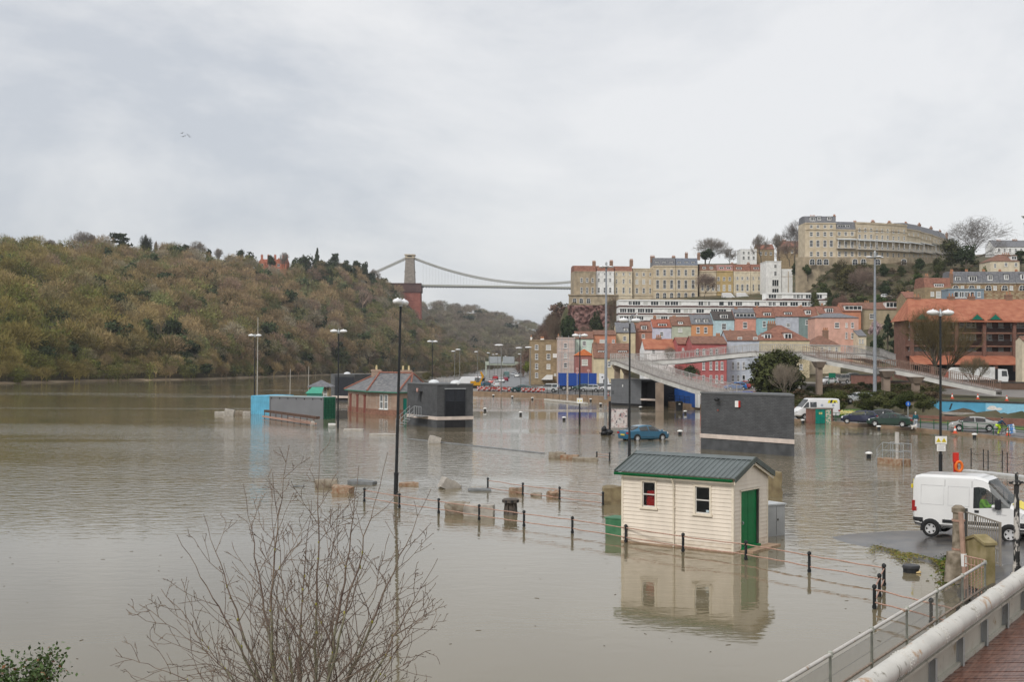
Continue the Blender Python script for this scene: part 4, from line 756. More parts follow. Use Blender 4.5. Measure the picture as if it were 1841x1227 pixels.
for px in (1655, 1754.5, 1787): mb = MB(); a = X(px); zt = Z(562.5); mb.ext([(a - 1.5, -.78, Z(575.5)), (a + 1.5, -.78, Z(575.5)), (a, -.78, zt)], (0, 4.5, 0), 1); mb.ext([(a - 1.15, -.82, Z(575)), (a + 1.15, -.82, Z(575)), (a, -.82, zt - .35)], (0, .03, 0), 0); mb.build('gable', [mat('green_gable_board', (.0, .14, .09), .6, .1), M_ORTILE], T)
mb = MB(); mb.add([(X(1632), -4.5, Z(655)), (X(1824), -4.5, Z(655)), (X(1822), .3, Z(640)), (X(1636), .3, Z(640)), (X(1632), -4.5, Z(656.5)), (X(1824), -4.5, Z(656.5)), (X(1822), .3, Z(656.5)), (X(1636), .3, Z(656.5))], [(0, 1, 2, 3), (4, 5, 1, 0), (1, 5, 6, 2), (0, 3, 7, 4), (4, 7, 6, 5)]); mb.build('canopy', M_ORTILE, T)
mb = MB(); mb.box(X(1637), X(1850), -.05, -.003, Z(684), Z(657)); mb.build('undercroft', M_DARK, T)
for px in (1664, 1720, 1776, 1822): mb = MB(); a = X(px); mb.box(a - .35, a + .35, -4.2, -3.5, -1, Z(656.6)); mb.build('column', M_FLATB, T)
house('edge of a cream stone house next to the brick flats', 1838, 1880, 612, 226, P_['cream'], 'gable', 606, M_BRNTILE, [(1846, 630, 5, 8)], depth=3)
# ================================================================== TREES AND BUSHES OF THE TOWN
def ztree(px, D): return zr(px, D) - .2
def tt(label, px, yt, wpx, D, kind, tint=None, seed=0, yb=None, **k):
    if yb is None: z = ztree(px, D); yb = hor(px) + (CAMZ - z) * F / D
    return tree(label, px, yt, yb, wpx, D, kind, tint, seed, **k)
BR = (.25, .22, .19); BRR = (.26, .195, .16); OLV = (.13, .11, .045); EV = (.035, .05, .022); IVY = (.075, .085, .03)
tt('great bare domed tree standing alone beyond the crescent', 1752, 386, 112, 470, 'big', (.22, .2, .185), 0, yb=484, rfac=1.2)
tt('dark ivy-clad bush-like tree under the great bare tree', 1712, 425, 60, 455, 'ivy', (.075, .08, .035), 2, yb=480)
tt('dark evergreen mass at the foot of the great bare tree', 1737, 440, 50, 450, 'ever', EV, 3, yb=486)
tt('wide round bare tree above the tall Georgian pair', 1274, 428, 60, 590, 'big', BR, 2, yb=478)
tt('dark evergreen inside the bare tree above the Georgian terrace', 1268, 447, 40, 575, 'ever', EV, 4, yb=478)
tt('low brown bare tree just after the wide round tree', 1312, 444, 34, 590, 'bare', BR, 0, yb=480)
tt('bare tree rising in front of the distant white house', 1369, 421, 40, 585, 'bare', BR, 1, yb=476)
tt('bare tree between the distant white house and the russet roof', 1402, 419, 40, 580, 'bare', BR, 2, yb=470)
tt('tall bare twin-stemmed tree standing nearest the crescent', 1428, 395, 38, 560, 'big', (.23, .21, .2), 0, yb=470)
tt('reddish bare thicket below the tall twin-stemmed tree', 1420, 437, 60, 545, 'bare', BRR, 1, yb=480)
tt('dense round bare tree in front of the Georgian terrace', 1265.5, 491, 42, 496, 'big', BRR, 2, yb=538, rfac=.8)
tt('dark tree on the slope beside the white tower block', 1433, 470, 28, 480, 'ever', EV, 5, yb=505)
tt('dark green round bush at the foot of the white tower block', 1452, 475, 24, 470, 'ever', (.045, .065, .022), 6, yb=506)
tt('large brown ivy-clad tree in the hillside garden', 1524, 462, 64, 440, 'ivy', (.09, .08, .035), 0, yb=540)
tt('brown bare tree beside the large ivy-clad garden tree', 1558, 480, 52, 436, 'big', BRR, 1, yb=535)
G5 = 'shrubs of the hillside garden'
for i, (px, yt, wp, D, kd, tn, lb) in enumerate([(1590, 473, 26, 455, 'bush', EV, 'dark shrub under the middle of the crescent'), (1622, 474, 22, 455, 'bush', (.05, .06, .025), 'green-brown shrub below the slate attics of the crescent'),
    (1655, 462, 26, 458, 'ever', EV, 'dark evergreen against the crescent basement wall'), (1690, 462, 30, 455, 'ivy', IVY, 'ivy-clad tree closing off the end of the crescent'), (1650, 486, 34, 430, 'bush', (.06, .085, .025), 'bright green low shrub in the upper garden'),
    (1590, 497, 30, 425, 'bush', EV, 'dark shrub halfway up the garden beside the mast'), (1615, 505, 40, 420, 'bush', (.1, .09, .045), 'brown garden shrub right of the dark one'.replace('right of', 'next to')), (1482, 505, 34, 430, 'bush', (.06, .075, .025), 'green shrub at the garden corner near the white flats'),
    (1467, 520, 28, 415, 'bush', (.075, .08, .03), 'low olive shrub just above the end of the white flats'), (1505, 520, 36, 410, 'bush', EV, 'dark shrub at the foot of the ivy-clad garden tree'), (1545, 522, 44, 405, 'bush', (.07, .08, .03), 'olive shrub in the lower garden'),
    (1583, 525, 34, 400, 'bush', (.05, .08, .025), 'fresh green shrub in the lower garden beside parked cars'), (1612, 526, 36, 392, 'bush', (.055, .075, .025), 'green hedge-like shrub beneath the garden wall'), (1645, 512, 40, 400, 'bush', (.1, .085, .05), 'brown scrub next to the red roofed mansard house'),
    (1492, 533, 22, 385, 'cone', EV, 'narrow dark conifer beside the white flats'), (1512, 530, 34, 395, 'shrub', (.2, .13, .1), 'bare reddish shrub in front of the lower garden'), (1570, 536, 40, 385, 'bush', EV, 'dark hedge behind the tall tan house'),
    (1770, 470, 24, 400, 'bush', (.1, .12, .03), 'yellow-green bush beside the pale yellow villa'), (1680, 480, 40, 410, 'bush', EV, 'dark shrub behind the tan mansard house'), (1836, 452, 30, 430, 'cedar', EV, 'dark cedar behind the yellow villa')]):
    tt(lb, px, yt, wp, D, kd, tn, i, group=G5, name='garden_shrub' if kd in ('bush', 'shrub') else None, cat='shrub' if kd in ('bush', 'shrub') else 'tree')
# cliff foot trees
tt('dark conifer clump at the foot of the red rock face', 1022, 562, 40, 430, 'ever', EV, 2)
tt('brown bare tree on the cliff shoulder above the road', 996, 560, 44, 450, 'bare', (.15, .11, .08), 1)
tt('low reddish bare tree behind the four-storey brown house', 972, 590, 40, 420, 'bare', (.18, .11, .085), 2)
tt('ivy-dark tree growing against the rock face', 1072, 560, 36, 470, 'ever', (.05, .06, .03), 4)
tt('brown bare tree between the rock face and the white flats', 1097, 528, 44, 460, 'bare', (.17, .125, .09), 0)
tt('brown thicket below the rock face', 1048, 582, 50, 420, 'bare', (.16, .11, .085), 1)
tt('small green bush on the corner by the road gantry', 948, 640, 18, 380, 'bush', (.13, .15, .03), 1, yb=672)
tt('dark conifer between the tan house and the orange roofed flats', 1596, 560, 42, 268, 'cone', (.03, .045, .025), 1, yb=640, n=2400)
tt('dark evergreen bush below the conifer by the footbridge', 1578, 600, 30, 262, 'ever', EV, 2, yb=648)
tt('pale pink blossoming tree behind the grey mast', 1573, 568, 30, 300, 'bush', (.5, .36, .37), 3, yb=606, name='blossom_tree')
tt('large olive-brown bare willow in front of the brick flats', 1690, 548, 165, 205, 'vase', (.135, .105, .05), 1, yb=690, n=None, rfac=1.0)
tt('leafless shrub in front of the refuse lorry', 1752, 640, 56, 196, 'shrub', (.17, .14, .085), 0, yb=692)
tt('big ivy-clad tree behind the brick kiosk', 1394, 618, 128, 183, 'ivy', (.062, .07, .026), 1, yb=716, n=12000)
tt('bare grey shrub in front of the big ivy-clad tree', 1412, 652, 62, 172, 'shrub', (.28, .235, .185), 1, yb=718)
tt('dark holly tree beside the red house', 1243, 653, 34, 222, 'ever', (.04, .055, .025), 7, yb=694)
tt('reddish bare hedge tree under the footbridge span', 1212, 655, 50, 226, 'bare', (.2, .1, .085), 0, yb=692)
G6 = 'roadside evergreen bushes'
for i, (px, yt, wp, D, tn, lb) in enumerate([(1502, 692, 54, 156, (.075, .085, .025), 'yellow-green round bush behind the daffodil bed'), (1557, 697, 60, 158, (.065, .075, .025), 'green bush at the end of the daffodil bed'), (1590, 695, 66, 155, (.075, .08, .03), 'olive bush under the ramp beside the grey mast'),
        (1628, 697, 66, 152, (.06, .072, .024), 'rounded green bush in front of the ramp pier'), (1660, 700, 56, 150, (.07, .078, .028), 'green-brown bush next to the painted wall')]):
    tt(lb, px, yt, wp, D, 'bush', tn, i, group=G6, n=5000, yb=742, name='bush', cat='bush')
tt('small bare street tree in front of the orange roofed cottage', 1197, 622, 40, 235, 'bare', (.25, .2, .16), 2, yb=665)
tt('dark pine tip reaching in beside the tall mast head', 1890, 362, 112, 145, 'cedar', EV, 5, yb=700)
# daffodils: nobody could count them
r = np.random.default_rng(5); n = 900; px = r.uniform(1497, 1563, n); D = 150 + r.uniform(0, 6, n) - (px - 1497) * .05; V = []; TI = []
for a, d in zip(px, D):
    p = np.array([gx(a, d), d, zr(a, d) + .1]); h = r.uniform(.3, .5)
    for _ in range(3): q = r.normal(0, .06, 3); q[2] = 0; V += [p + q + (-.02, 0, 0), p + q + (.02, 0, 0), p + q * 2 + (0, 0, h)]; TI += [(.06, .16, .03)] * 3
    if r.uniform() < .75: c = p + (0, 0, h); s = .085; V += [c + (-s, 0, -s * .6), c + (s, 0, -s * .6), c + (0, -.02, s)]; TI += [(.8, .76, .42) if r.uniform() < .7 else (.75, .6, .1)] * 3
tag(np_obj('daffodils', V, np.arange(len(V)).reshape(-1, 3), M_LEAF, tint=np.array(TI)), 'bed of white and yellow daffodils on the grass bank', 'flowers', kind='stuff')
# undergrowth on the garden slope
Vs = []; Fs = []; Ts = []; o = 0
for k in range(560):
    px = r.uniform(1440, 1790) if k < 420 else r.uniform(985, 1112); D = r.uniform(370, 468) if k < 420 else r.uniform(400, 492); v, f, t = PE[r.integers(4)] if r.uniform() < .35 else PI[r.integers(3)] if r.uniform() < .5 else PB[r.integers(7)]; h = r.uniform(1.2, 3.2); wd = h * r.uniform(1.0, 1.8)
    c = np.array([(.05, .065, .025), (.08, .085, .03), (.14, .105, .07), (.17, .14, .1)][r.integers(4)]) * r.uniform(.7, 1.2)
    Vs.append(v * np.array([wd, wd, h]) + np.array([gx(px, D), D, zr(px, D) - .3])); Fs.append(f + o); Ts.append(t[:, None] * c); o += len(v)
tag(np_obj('undergrowth', np.concatenate(Vs), np.concatenate(Fs), M_LEAF, tint=np.concatenate(Ts)), 'tangled scrub covering the garden slope under the crescent', 'undergrowth', kind='stuff')
Vs = []; Fs = []; Ts = []; o = 0
for k in range(230):
    px = r.uniform(1428, 1690); D = r.uniform(163, 200); v, f, t = PE[r.integers(4)] if r.uniform() < .5 else PI[r.integers(3)]; h = r.uniform(.7, 1.9); wd = h * r.uniform(1.2, 2.0); c = np.array([(.06, .07, .025), (.09, .085, .035), (.15, .11, .07)][r.integers(3)]) * r.uniform(.7, 1.2)
    Vs.append(v * np.array([wd, wd, h]) + np.array([gx(px, D), D, zr(px, D) - .2])); Fs.append(f + o); Ts.append(t[:, None] * c); o += len(v)
tag(np_obj('undergrowth', np.concatenate(Vs), np.concatenate(Fs), M_LEAF, tint=np.concatenate(Ts)), 'low scrub covering the bank between the flooded road and the upper road', 'undergrowth', kind='stuff')
Vs = []; Fs = []; Ts = []; o = 0
for k in range(330):
    D = r.uniform(400, 1050); lo = float(np.interp(D, [262, 400, 600, 1000], [850, 762, 800, 850])); px = lo + r.uniform(0, 1) ** 2 * (45 if D > 450 else 15) + 2; v, f, t = PB[r.integers(7)] if r.uniform() < .7 else PI[r.integers(3)]; h = r.uniform(2.5, 7) * (.5 if D < 480 else 1); wd = h * r.uniform(.8, 1.4)
    c = np.array([(.15, .12, .08), (.13, .115, .05), (.16, .12, .09), (.08, .085, .04)][r.integers(4)]) * r.uniform(.7, 1.2)
    Vs.append(v * np.array([wd, wd, h]) + np.array([gx(px, D), D, zr(px, D) - .3])); Fs.append(f + o); Ts.append(t[:, None] * c); o += len(v)
for k in range(150):
    D = r.uniform(480, 1150); px = r.uniform(940, 1010) if D < 800 else r.uniform(930, 985); v, f, t = PB[r.integers(7)] if r.uniform() < .8 else PE[r.integers(4)]; h = r.uniform(5, 11); wd = h * r.uniform(.8, 1.2)
    c = np.array([(.16, .12, .085), (.17, .11, .085), (.15, .125, .08)][r.integers(3)]) * r.uniform(.7, 1.2)
    Vs.append(v * np.array([wd, wd, h]) + np.array([gx(px, D), D, zr(px, D) - .5])); Fs.append(f + o); Ts.append(t[:, None] * c); o += len(v)
tag(np_obj('scrub', np.concatenate(Vs), np.concatenate(Fs), M_LEAF, tint=np.concatenate(Ts)), 'bare scrub along the river bank and the main road towards the gorge', 'scrub', kind='stuff')
# ================================================================== VEHICLES
M_PLASTIC = mat('black_plastic', (.022, .023, .025), .6, .2, 10); M_CARGLASS = glassmat('car_glass', (.05, .06, .065), .04, .42); M_LAMPR = mat('tail_lamp_red', (.32, .02, .02), .25, .1); M_LAMPW = mat('head_lamp', (.65, .66, .68), .15, .1)
M_PLATEY = mat('yellow_number_plate', (.65, .5, .05), .5, .05)
def carpaint(c): return mat('car_paint_%03d%03d%03d' % tuple(int(v * 999) for v in c), c, .32, .05, .7, coat=.6, spec=.5)
def ring(st):
    x, zb, zm, zt, hw, ht = st[:6]; k = min(.10, (zt - zm) * .4 + .01)
    h = [(hw * .86, zb), (hw, zb + .14), (hw * 1.0, zm), (ht + .03, zt - k), (ht - .1, zt)]
    return [(x, y, z) for y, z in h] + [(x, -y, z) for y, z in reversed(h)]
def hull(stations):
    """lofted shell; returns body and glass builders"""
    body = MB(); glass = MB(); rs = [ring(s) for s in stations]; n = 10; body.add(rs[0], [tuple(range(n))]); body.add(rs[-1], [tuple(range(n))])
    for a, b, s in zip(rs[:-1], rs[1:], stations):
        fl = s[6] if len(s) > 6 else ''
        for j in range(n):
            q = [a[j], b[j], b[(j + 1) % n], a[(j + 1) % n]]; g = (j in (2, 6) and 's' in fl) or (j in (3, 4, 5) and 't' in fl) or (j in (2, 6) and 't' in fl and 'q' in fl)
            (glass if g else body).add(q, [(0, 1, 2, 3)])
    return body, glass
def weld(o, d=.002):
    bm = bmesh.new(); bm.from_mesh(o.data); bmesh.ops.remove_doubles(bm, verts=bm.verts, dist=d); bmesh.ops.recalc_face_normals(bm, faces=bm.faces); bm.to_mesh(o.data); bm.free()
    o.data.polygons.foreach_set('use_smooth', [True] * len(o.data.polygons)); o.data.set_sharp_from_angle(angle=R(32))
def side_at(stations, x, z):
    xs = [s[0] for s in stations]; v = [float(np.interp(x, xs, [s[i] for s in stations])) for i in range(1, 6)]; zb, zm, zt, hw, ht = v; k = min(.10, (zt - zm) * .4 + .01)
    return float(np.interp(z, [zb, zb + .14, zm, zt - k, zt], [hw * .86, hw, hw, ht + .03, ht - .1]))
ST = {}
ST['sedan'] = [(-2.38, .42, .78, .82, .70, .66), (-2.32, .26, .92, 1.0, .84, .70), (-1.95, .20, .95, 1.05, .89, .71, 't'), (-1.5, .18, .95, 1.22, .91, .66, 't'), (-1.08, .18, .95, 1.37, .91, .61, 's'), (-.6, .18, .945, 1.45, .91, .59, 's'), (-.12, .18, .94, 1.475, .91, .585), (-.04, .18, .94, 1.475, .91, .585, 's'), (.4, .18, .93, 1.435, .91, .595, 'ts'), (.7, .18, .92, 1.34, .91, .62, 'ts'), (1.05, .18, .91, 1.16, .91, .67, 't'), (1.42, .18, .90, .985, .91, .74), (1.9, .20, .85, .90, .89, .71), (2.22, .24, .72, .78, .82, .64), (2.38, .34, .55, .60, .68, .55)]
ST['hatch'] = [(-2.02, .44, .9, .96, .74, .66), (-1.95, .28, .98, 1.10, .84, .66, 't'), (-1.6, .22, .98, 1.38, .87, .60, 's'), (-1.2, .2, .97, 1.46, .88, .59, 's'), (-.7, .20, .96, 1.50, .88, .58), (-.62, .20, .96, 1.50, .88, .58, 's'), (.05, .20, .95, 1.47, .88, .59, 's'), (.4, .2, .94, 1.38, .88, .61, 'ts'), (.8, .2, .935, 1.2, .88, .65, 't'), (1.15, .20, .93, 1.0, .88, .70), (1.7, .24, .84, .88, .84, .66), (2.0, .38, .6, .64, .66, .55)]
ST['suv'] = [(-2.3, .52, 1.0, 1.06, .80, .74), (-2.24, .38, 1.06, 1.7, .90, .72, 't'), (-2.12, .36, 1.06, 1.78, .92, .72, 's'), (-1.1, .36, 1.06, 1.82, .92, .72), (-1.02, .36, 1.06, 1.82, .92, .72, 's'), (.3, .36, 1.06, 1.78, .92, .72, 'tsq'), (.85, .36, 1.06, 1.14, .92, .78), (1.95, .38, 1.0, 1.04, .9, .76), (2.15, .48, .7, .74, .82, .7)]
ST['van'] = [(-2.75, .56, 1.2, 2.35, .90, .80), (-2.66, .44, 1.2, 2.46, .97, .84), (-2.3, .40, 1.2, 2.52, .99, .86), (.7, .40, 1.2, 2.54, .99, .86), (1.02, .40, 1.25, 2.48, .99, .84), (1.16, .40, 1.28, 2.40, .99, .83, 't'), (1.98, .40, 1.34, 1.50, .97, .80), (2.42, .42, 1.08, 1.18, .92, .74), (2.64, .5, .84, .90, .80, .62)]
WHX = dict(sedan=(-1.42, 1.42, .325), hatch=(-1.25, 1.3, .3), suv=(-1.35, 1.3, .37), van=(-1.5, 1.62, .345))
def wheel_meshes(r):
    k = ('wheel', r)
    if k not in WIN:
        t = MB(); pr = [(r * .62, -.1), (r * .9, -.11), (r, -.06), (r, .06), (r * .9, .11), (r * .62, .1)]; n = 20
        for i in range(len(pr) - 1):
            (r0, y0), (r1, y1) = pr[i], pr[i + 1]
            for j in range(n):
                a, b = 2 * math.pi * j / n, 2 * math.pi * (j + 1) / n; t.add([(r0 * math.cos(a), y0, r0 * math.sin(a)), (r0 * math.cos(b), y0, r0 * math.sin(b)), (r1 * math.cos(b), y1, r1 * math.sin(b)), (r1 * math.cos(a), y1, r1 * math.sin(a))], [(0, 1, 2, 3)])
        m = MB(); q = r * .63
        for s in (-1, 1):
            m.add([(0, s * .075, 0)] + [(q * .3 * math.cos(2 * math.pi * j / 10), s * .08, q * .3 * math.sin(2 * math.pi * j / 10)) for j in range(10)], [(0, 1 + j, 1 + (j + 1) % 10) for j in range(10)])
            for j in range(5):
                a = 2 * math.pi * j / 5; c, d = math.cos(a), math.sin(a); e = .16 * r; m.add([(c * q * .25 - d * e, s * .07, d * q * .25 + c * e), (c * q * .25 + d * e, s * .07, d * q * .25 - c * e), (c * q + d * e, s * .085, d * q - c * e), (c * q - d * e, s * .085, d * q + c * e)], [(0, 1, 2, 3)])
            for j in range(n): a, b = 2 * math.pi * j / n, 2 * math.pi * (j + 1) / n; m.add([(u * math.cos(v), s * .088, u * math.sin(v)) for u, v in ((q, a), (q, b), (q * .86, b), (q * .86, a))], [(0, 1, 2, 3)])
        m.ext([(q * .9 * math.cos(2 * math.pi * j / 16), -.03, q * .9 * math.sin(2 * math.pi * j / 16)) for j in range(16)], (0, .06, 0), 1)
        WIN[k] = (t.mesh('tyre', M_TYRE, 40), m.mesh('rim', [M_RIM, M_DARK], 0))
    return WIN[k]
def overlay(st, poly, side, eps, mats, name, parent, th=.012):
    mb = MB(); P = [(x, side * (side_at(st, x, z) + eps), z) for x, z in poly]; mb.ext(P, (0, side * th, 0)); return mb.build(name, mats, parent)
def ostrip(st, P, side, eps, m, name, parent):
    mb = MB(); V = [(x, side * (side_at(st, x, z) + eps), z) for x, a, b in P for z in np.linspace(a, b, 3)]; mb.add(V, [(3 * i + j, 3 * i + 3 + j, 3 * i + 4 + j, 3 * i + 1 + j) for i in range(len(P) - 1) for j in (0, 1)]); return mb.build(name, m, parent)
def car(label, kind, px, D, heading, col, z=None, cat='car', group=None, detail=1, name='parked_car'):
    p = pd(px, 700, D); p.z = zr(px, D) + .05 if z is None else z; st = ST[kind]; T = thing(name, label, cat, p, R(heading), group); pm = carpaint(col)
    b, g = hull(st); o = b.build('body', pm, T); weld(o); g.build('window', M_CARGLASS, T, 35)
    xr, xf, r = WHX[kind]; hw = max(s[4] for s in st)
    ty, ri = wheel_meshes(r)
    for x in (xr, xf):
        for s in (-1, 1):
            wo = put(ty, 'wheel', T, (x, s * (hw - .06), r)); put(ri, 'rim', wo, (0, 0, 0))
    mb = MB()
    for x in (xr, xf):
        for s in (-1, 1): mb.ext([(x + (r + .07) * math.cos(math.pi * j / 9), s * (hw * 1.0 - .04), r + (r + .07) * math.sin(math.pi * j / 9)) for j in range(10)] + [(x - r - .07, s * (hw - .04), .24), (x + r + .07, s * (hw - .04), .24)], (0, s * .048, 0))
    mb.build('wheel_arch', M_PLASTIC, T)
    xe = st[0][0]; xh = st[-1][0]
    for s in (-1, 1):
        y1 = s * st[1][4]; zt = st[1][2]; mb = MB(); mb.box(xe - .02, xe + .22, *sorted((s * (st[1][4] - .32), s * (st[1][4] + .008))), zt - .2, zt - .03); mb.build('tail_light', M_LAMPR, T)
        i = -3 if kind in ('sedan',) else -2; q = st[i]; mb = MB(); mb.box(q[0] - .05, q[0] + .22, *sorted((s * (q[4] - .3), s * (q[4] - .02))), q[2] - .2, q[2] - .03); mb.build('headlight', M_LAMPW, T)
    if detail:
        mb = MB(); mb.box(xe - .05, xe - .001, -.28, .28, st[0][2] - .2, st[0][2] - .08); mb.build('number_plate', M_PLATEY, T)
        k = [i for i, s in enumerate(st) if len(s) > 6 and 't' in s[6]][-1]; xm = st[k][0] + .25
        for s in (-1, 1): mb = MB(); mb.ell((xm, s * (hw + .1), st[k][2] + .08), (.09, .12, .08), 8, 5); mb.build('mirror', M_PLASTIC if kind == 'van' else pm, T, 1)
        for s in (-1, 1): overlay(st, [(xr + .45, .42), (xf - .5, .42), (xf - .5, .445), (xr + .45, .445)], s, .0, M_PLASTIC, 'sill_trim', T)
    return T
# the flooded blue car
p = at(1158, 791, 0); bc = car('blue saloon car stranded in the flood water behind the weatherboard hut', 'sedan', 1158, p.y, 31, (.0, .105, .2), z=-.12)
# cars on the road beside the flood
GR = 'cars on the road beside the flood'
car('dark navy estate car behind the railing, first of the dark pair', 'hatch', 1545, 137, 162, (.012, .016, .05), group=GR)
car('grey hatchback mostly hidden behind the navy and green cars', 'hatch', 1578, 141, 158, (.05, .05, .055), group=GR)
car('dark green saloon with lit tail lamps beside the blue round sign', 'sedan', 1601, 131, 150, (.008, .035, .022), group=GR)
car('silver saloon beside the traffic cone near the cyclist', 'sedan', 1750, 124, 164, (.34, .34, .33), group=GR)
car('silver car parked beyond the evergreen bushes under the ramp', 'hatch', 1541, 172, 185, (.42, .44, .45))
car('silver people carrier facing down the side street slope', 'suv', 1508, 236, 215, (.30, .28, .25))
car('white car lowest on the side street slope', 'hatch', 1489, 232, 215, (.6, .6, .6)); car('black car highest on the side street slope', 'hatch', 1529, 246, 205, (.03, .03, .035))
car('bright blue car parked outside the red and white houses', 'hatch', 1322, 226, 190, (.01, .13, .4)); car('red car behind the bright blue one', 'hatch', 1338, 229, 190, (.35, .03, .04))
# queue on the main road
GQ = 'traffic on the main road'
for lb, kd, px, D, h, c in [('white off-roader with roof rack behind the quay railing', 'suv', 985, 252, 165, (.62, .64, .64)), ('red car queuing just below the sign gantry', 'hatch', 890, 420, 95, (.45, .02, .03)), ('white car leading the queue towards the quay', 'hatch', 901, 360, -85, (.7, .7, .7)), ('dark red car tucked behind the leading white one', 'hatch', 908, 385, 95, (.3, .02, .05)),
    ('white car near the red and white barriers', 'hatch', 891, 300, 100, (.68, .7, .7)), ('blue car beside the yellow excavator', 'hatch', 871, 310, 60, (.04, .16, .24)), ('coral red car beyond the blue one', 'hatch', 886, 330, 80, (.5, .1, .08)), ('white car far along the road beneath the gantry beam', 'hatch', 929, 470, -90, (.7, .7, .68)),
    ('silver car just behind the far white car', 'hatch', 922, 520, -90, (.4, .42, .44)), ('grey-green van in the queue beneath the gantry', 'van', 910, 450, 95, (.12, .2, .2)), ('pale silver car left of the gantry leg, by the river'.replace('left of', 'outside'), 'hatch', 866, 420, 80, (.5, .52, .54)), ('white car parked by the river beyond the excavator', 'hatch', 858, 430, 90, (.62, .6, .58)),
    ('white van parked by the riverside railings', 'van', 838, 300, 175, (.66, .67, .68)), ('dark teal car behind the quay railing', 'sedan', 938, 256, 178, (.01, .08, .08)), ('silver hatchback under the lorry cab', 'hatch', 1061, 248, 170, (.45, .46, .46)), ('black car beside the silver hatchback under the lorry', 'hatch', 1078, 252, 170, (.02, .02, .025)),
    ('blue car beside the white off-roader', 'hatch', 1010, 264, 175, (.03, .2, .36)), ('dark green car behind the lamp post sign on the quay road', 'hatch', 1046, 254, 170, (.03, .08, .06)), ('white car at the foot of the tall grey mast', 'hatch', 1096, 247, 160, (.66, .66, .66)), ('dark car far off where the main road narrows', 'hatch', 935, 600, 90, (.03, .03, .04))]:
    car(lb, kd, px, D, h, c, group=GQ, detail=0, name='car')
# vans on the cliff-top terrace
for px, lb in ((1309, 'white van parked on the terrace beside the golden house'), (1335, 'white van parked in front of the cream pilastered houses')): car(lb, 'van', px, DW - 5, 3, (.72, .72, .72), z=pd(px, 538, DW - 5).z, cat='van', detail=0, name='parked_van')
car('white car among the shrubs of the hillside garden', 'hatch', 1592, 418, 5, (.7, .7, .7), z=zr(1592, 418) + .7); car('silver car parked beyond the white one on the garden lane', 'hatch', 1646, 418, 5, (.4, .41, .42), z=zr(1646, 418) + .7)
# white minibus with hazard chevrons by the brick kiosk
v = car('white high-roofed van with yellow chevrons behind the brick kiosk', 'van', 1465, 146, 188, (.72, .72, .72), cat='van', name='parked_van'); st = ST['van']
overlay(st, [(.15, 1.42), (.95, 1.42), (.95, 2.1), (.15, 2.1)], 1, .004, M_CARGLASS, 'window', v); overlay(st, [(1.1, 1.42), (1.85, 1.42), (1.3, 2.06), (1.1, 2.1)], 1, .004, M_CARGLASS, 'window', v)
for i in range(5): mb = MB(); x = -2.5 + .26 * i; mb.ext([(x, side_at(st, x, 2.1) + .008, 1.98), (x + .26, side_at(st, x, 2.1) + .008, 1.98), (x + .26 + (.16 if i < 2 else -.16), side_at(st, x, 2.3) + .008, 2.34), (x + (.16 if i < 2 else -.16), side_at(st, x, 2.3) + .008, 2.34)], (0, .012, 0)); mb.build('hazard_stripe', mat('chevron_yellow', (.7, .6, .03), .5, .05) if i % 2 == 0 else M_PLASTIC, v)
for x in (-.5, -1.9): mb = MB(); mb.ext([(x + .16 * math.cos(t), side_at(st, x, 1.75) + .006, 1.72 + .16 * math.sin(t)) for t in np.linspace(0, 6.1, 14)], (0, .012, 0)); mb.build('round_emblem', mat('emblem_grey', (.35, .38, .45)), v)
# articulated lorry with blue trailer
D = 262; p = pd(1004, 691, D); z = zr(1004, D) + .05; T = thing('lorry', 'articulated lorry with long blue curtain trailer and white cab', 'lorry', (p.x, D, z), R(-4)); k = D / F
L_ = 68.5 * k; mb = MB(); mb.box(0, L_, -1.25, 1.25, 1.05, 3.75); mb.build('trailer', mat('blue_curtain', (.012, .06, .29), .55, .12, 2, stretch=(6, 1, .3), bump=.3), T)
mb = MB(); mb.box(.1, L_ - .1, -1.2, 1.2, .8, 1.048); mb.box(-.03, 0, -1.25, 1.25, 1.0, 3.8); mb.build('chassis', M_PLASTIC, T)
x0 = L_ + .5; mb = MB(); mb.ext([(x0, -1.22, .55), (x0 + 2.2, -1.22, .55), (x0 + 2.25, -1.22, 1.5), (x0 + 2.0, -1.22, 2.6), (x0 + 1.4, -1.22, 3.55), (x0, -1.22, 3.75)], (0, 2.44, 0)); cb = mb.build('cab', carpaint((.72, .73, .74)), T)
mb = MB(); mb.ext([(x0 + .9, -1.235, 1.65), (x0 + 1.85, -1.235, 1.65), (x0 + 1.7, -1.235, 2.45), (x0 + .9, -1.235, 2.45)], (0, .014, 0)); mb.add([(x0 + 2.26, -1.1, 1.55), (x0 + 2.26, 1.1, 1.55), (x0 + 2.03, 1.1, 2.55), (x0 + 2.03, -1.1, 2.55)], [(0, 1, 2, 3)]); mb.ext([(x0 + .5, -1.235, 2.75), (x0 + .9, -1.235, 2.75), (x0 + .9, -1.235, 3.05), (x0 + .5, -1.235, 3.05)], (0, .014, 0)); mb.build('window', M_CARGLASS, cb)
ty, ri = wheel_meshes(.5)
for x in (1.2, 2.4, L_ - 1.5, x0 + 1.5):
    for s in (-1, 1): wo = put(ty, 'wheel', T, (x, s * 1.08, .5)); put(ri, 'rim', wo, (0, 0, 0))
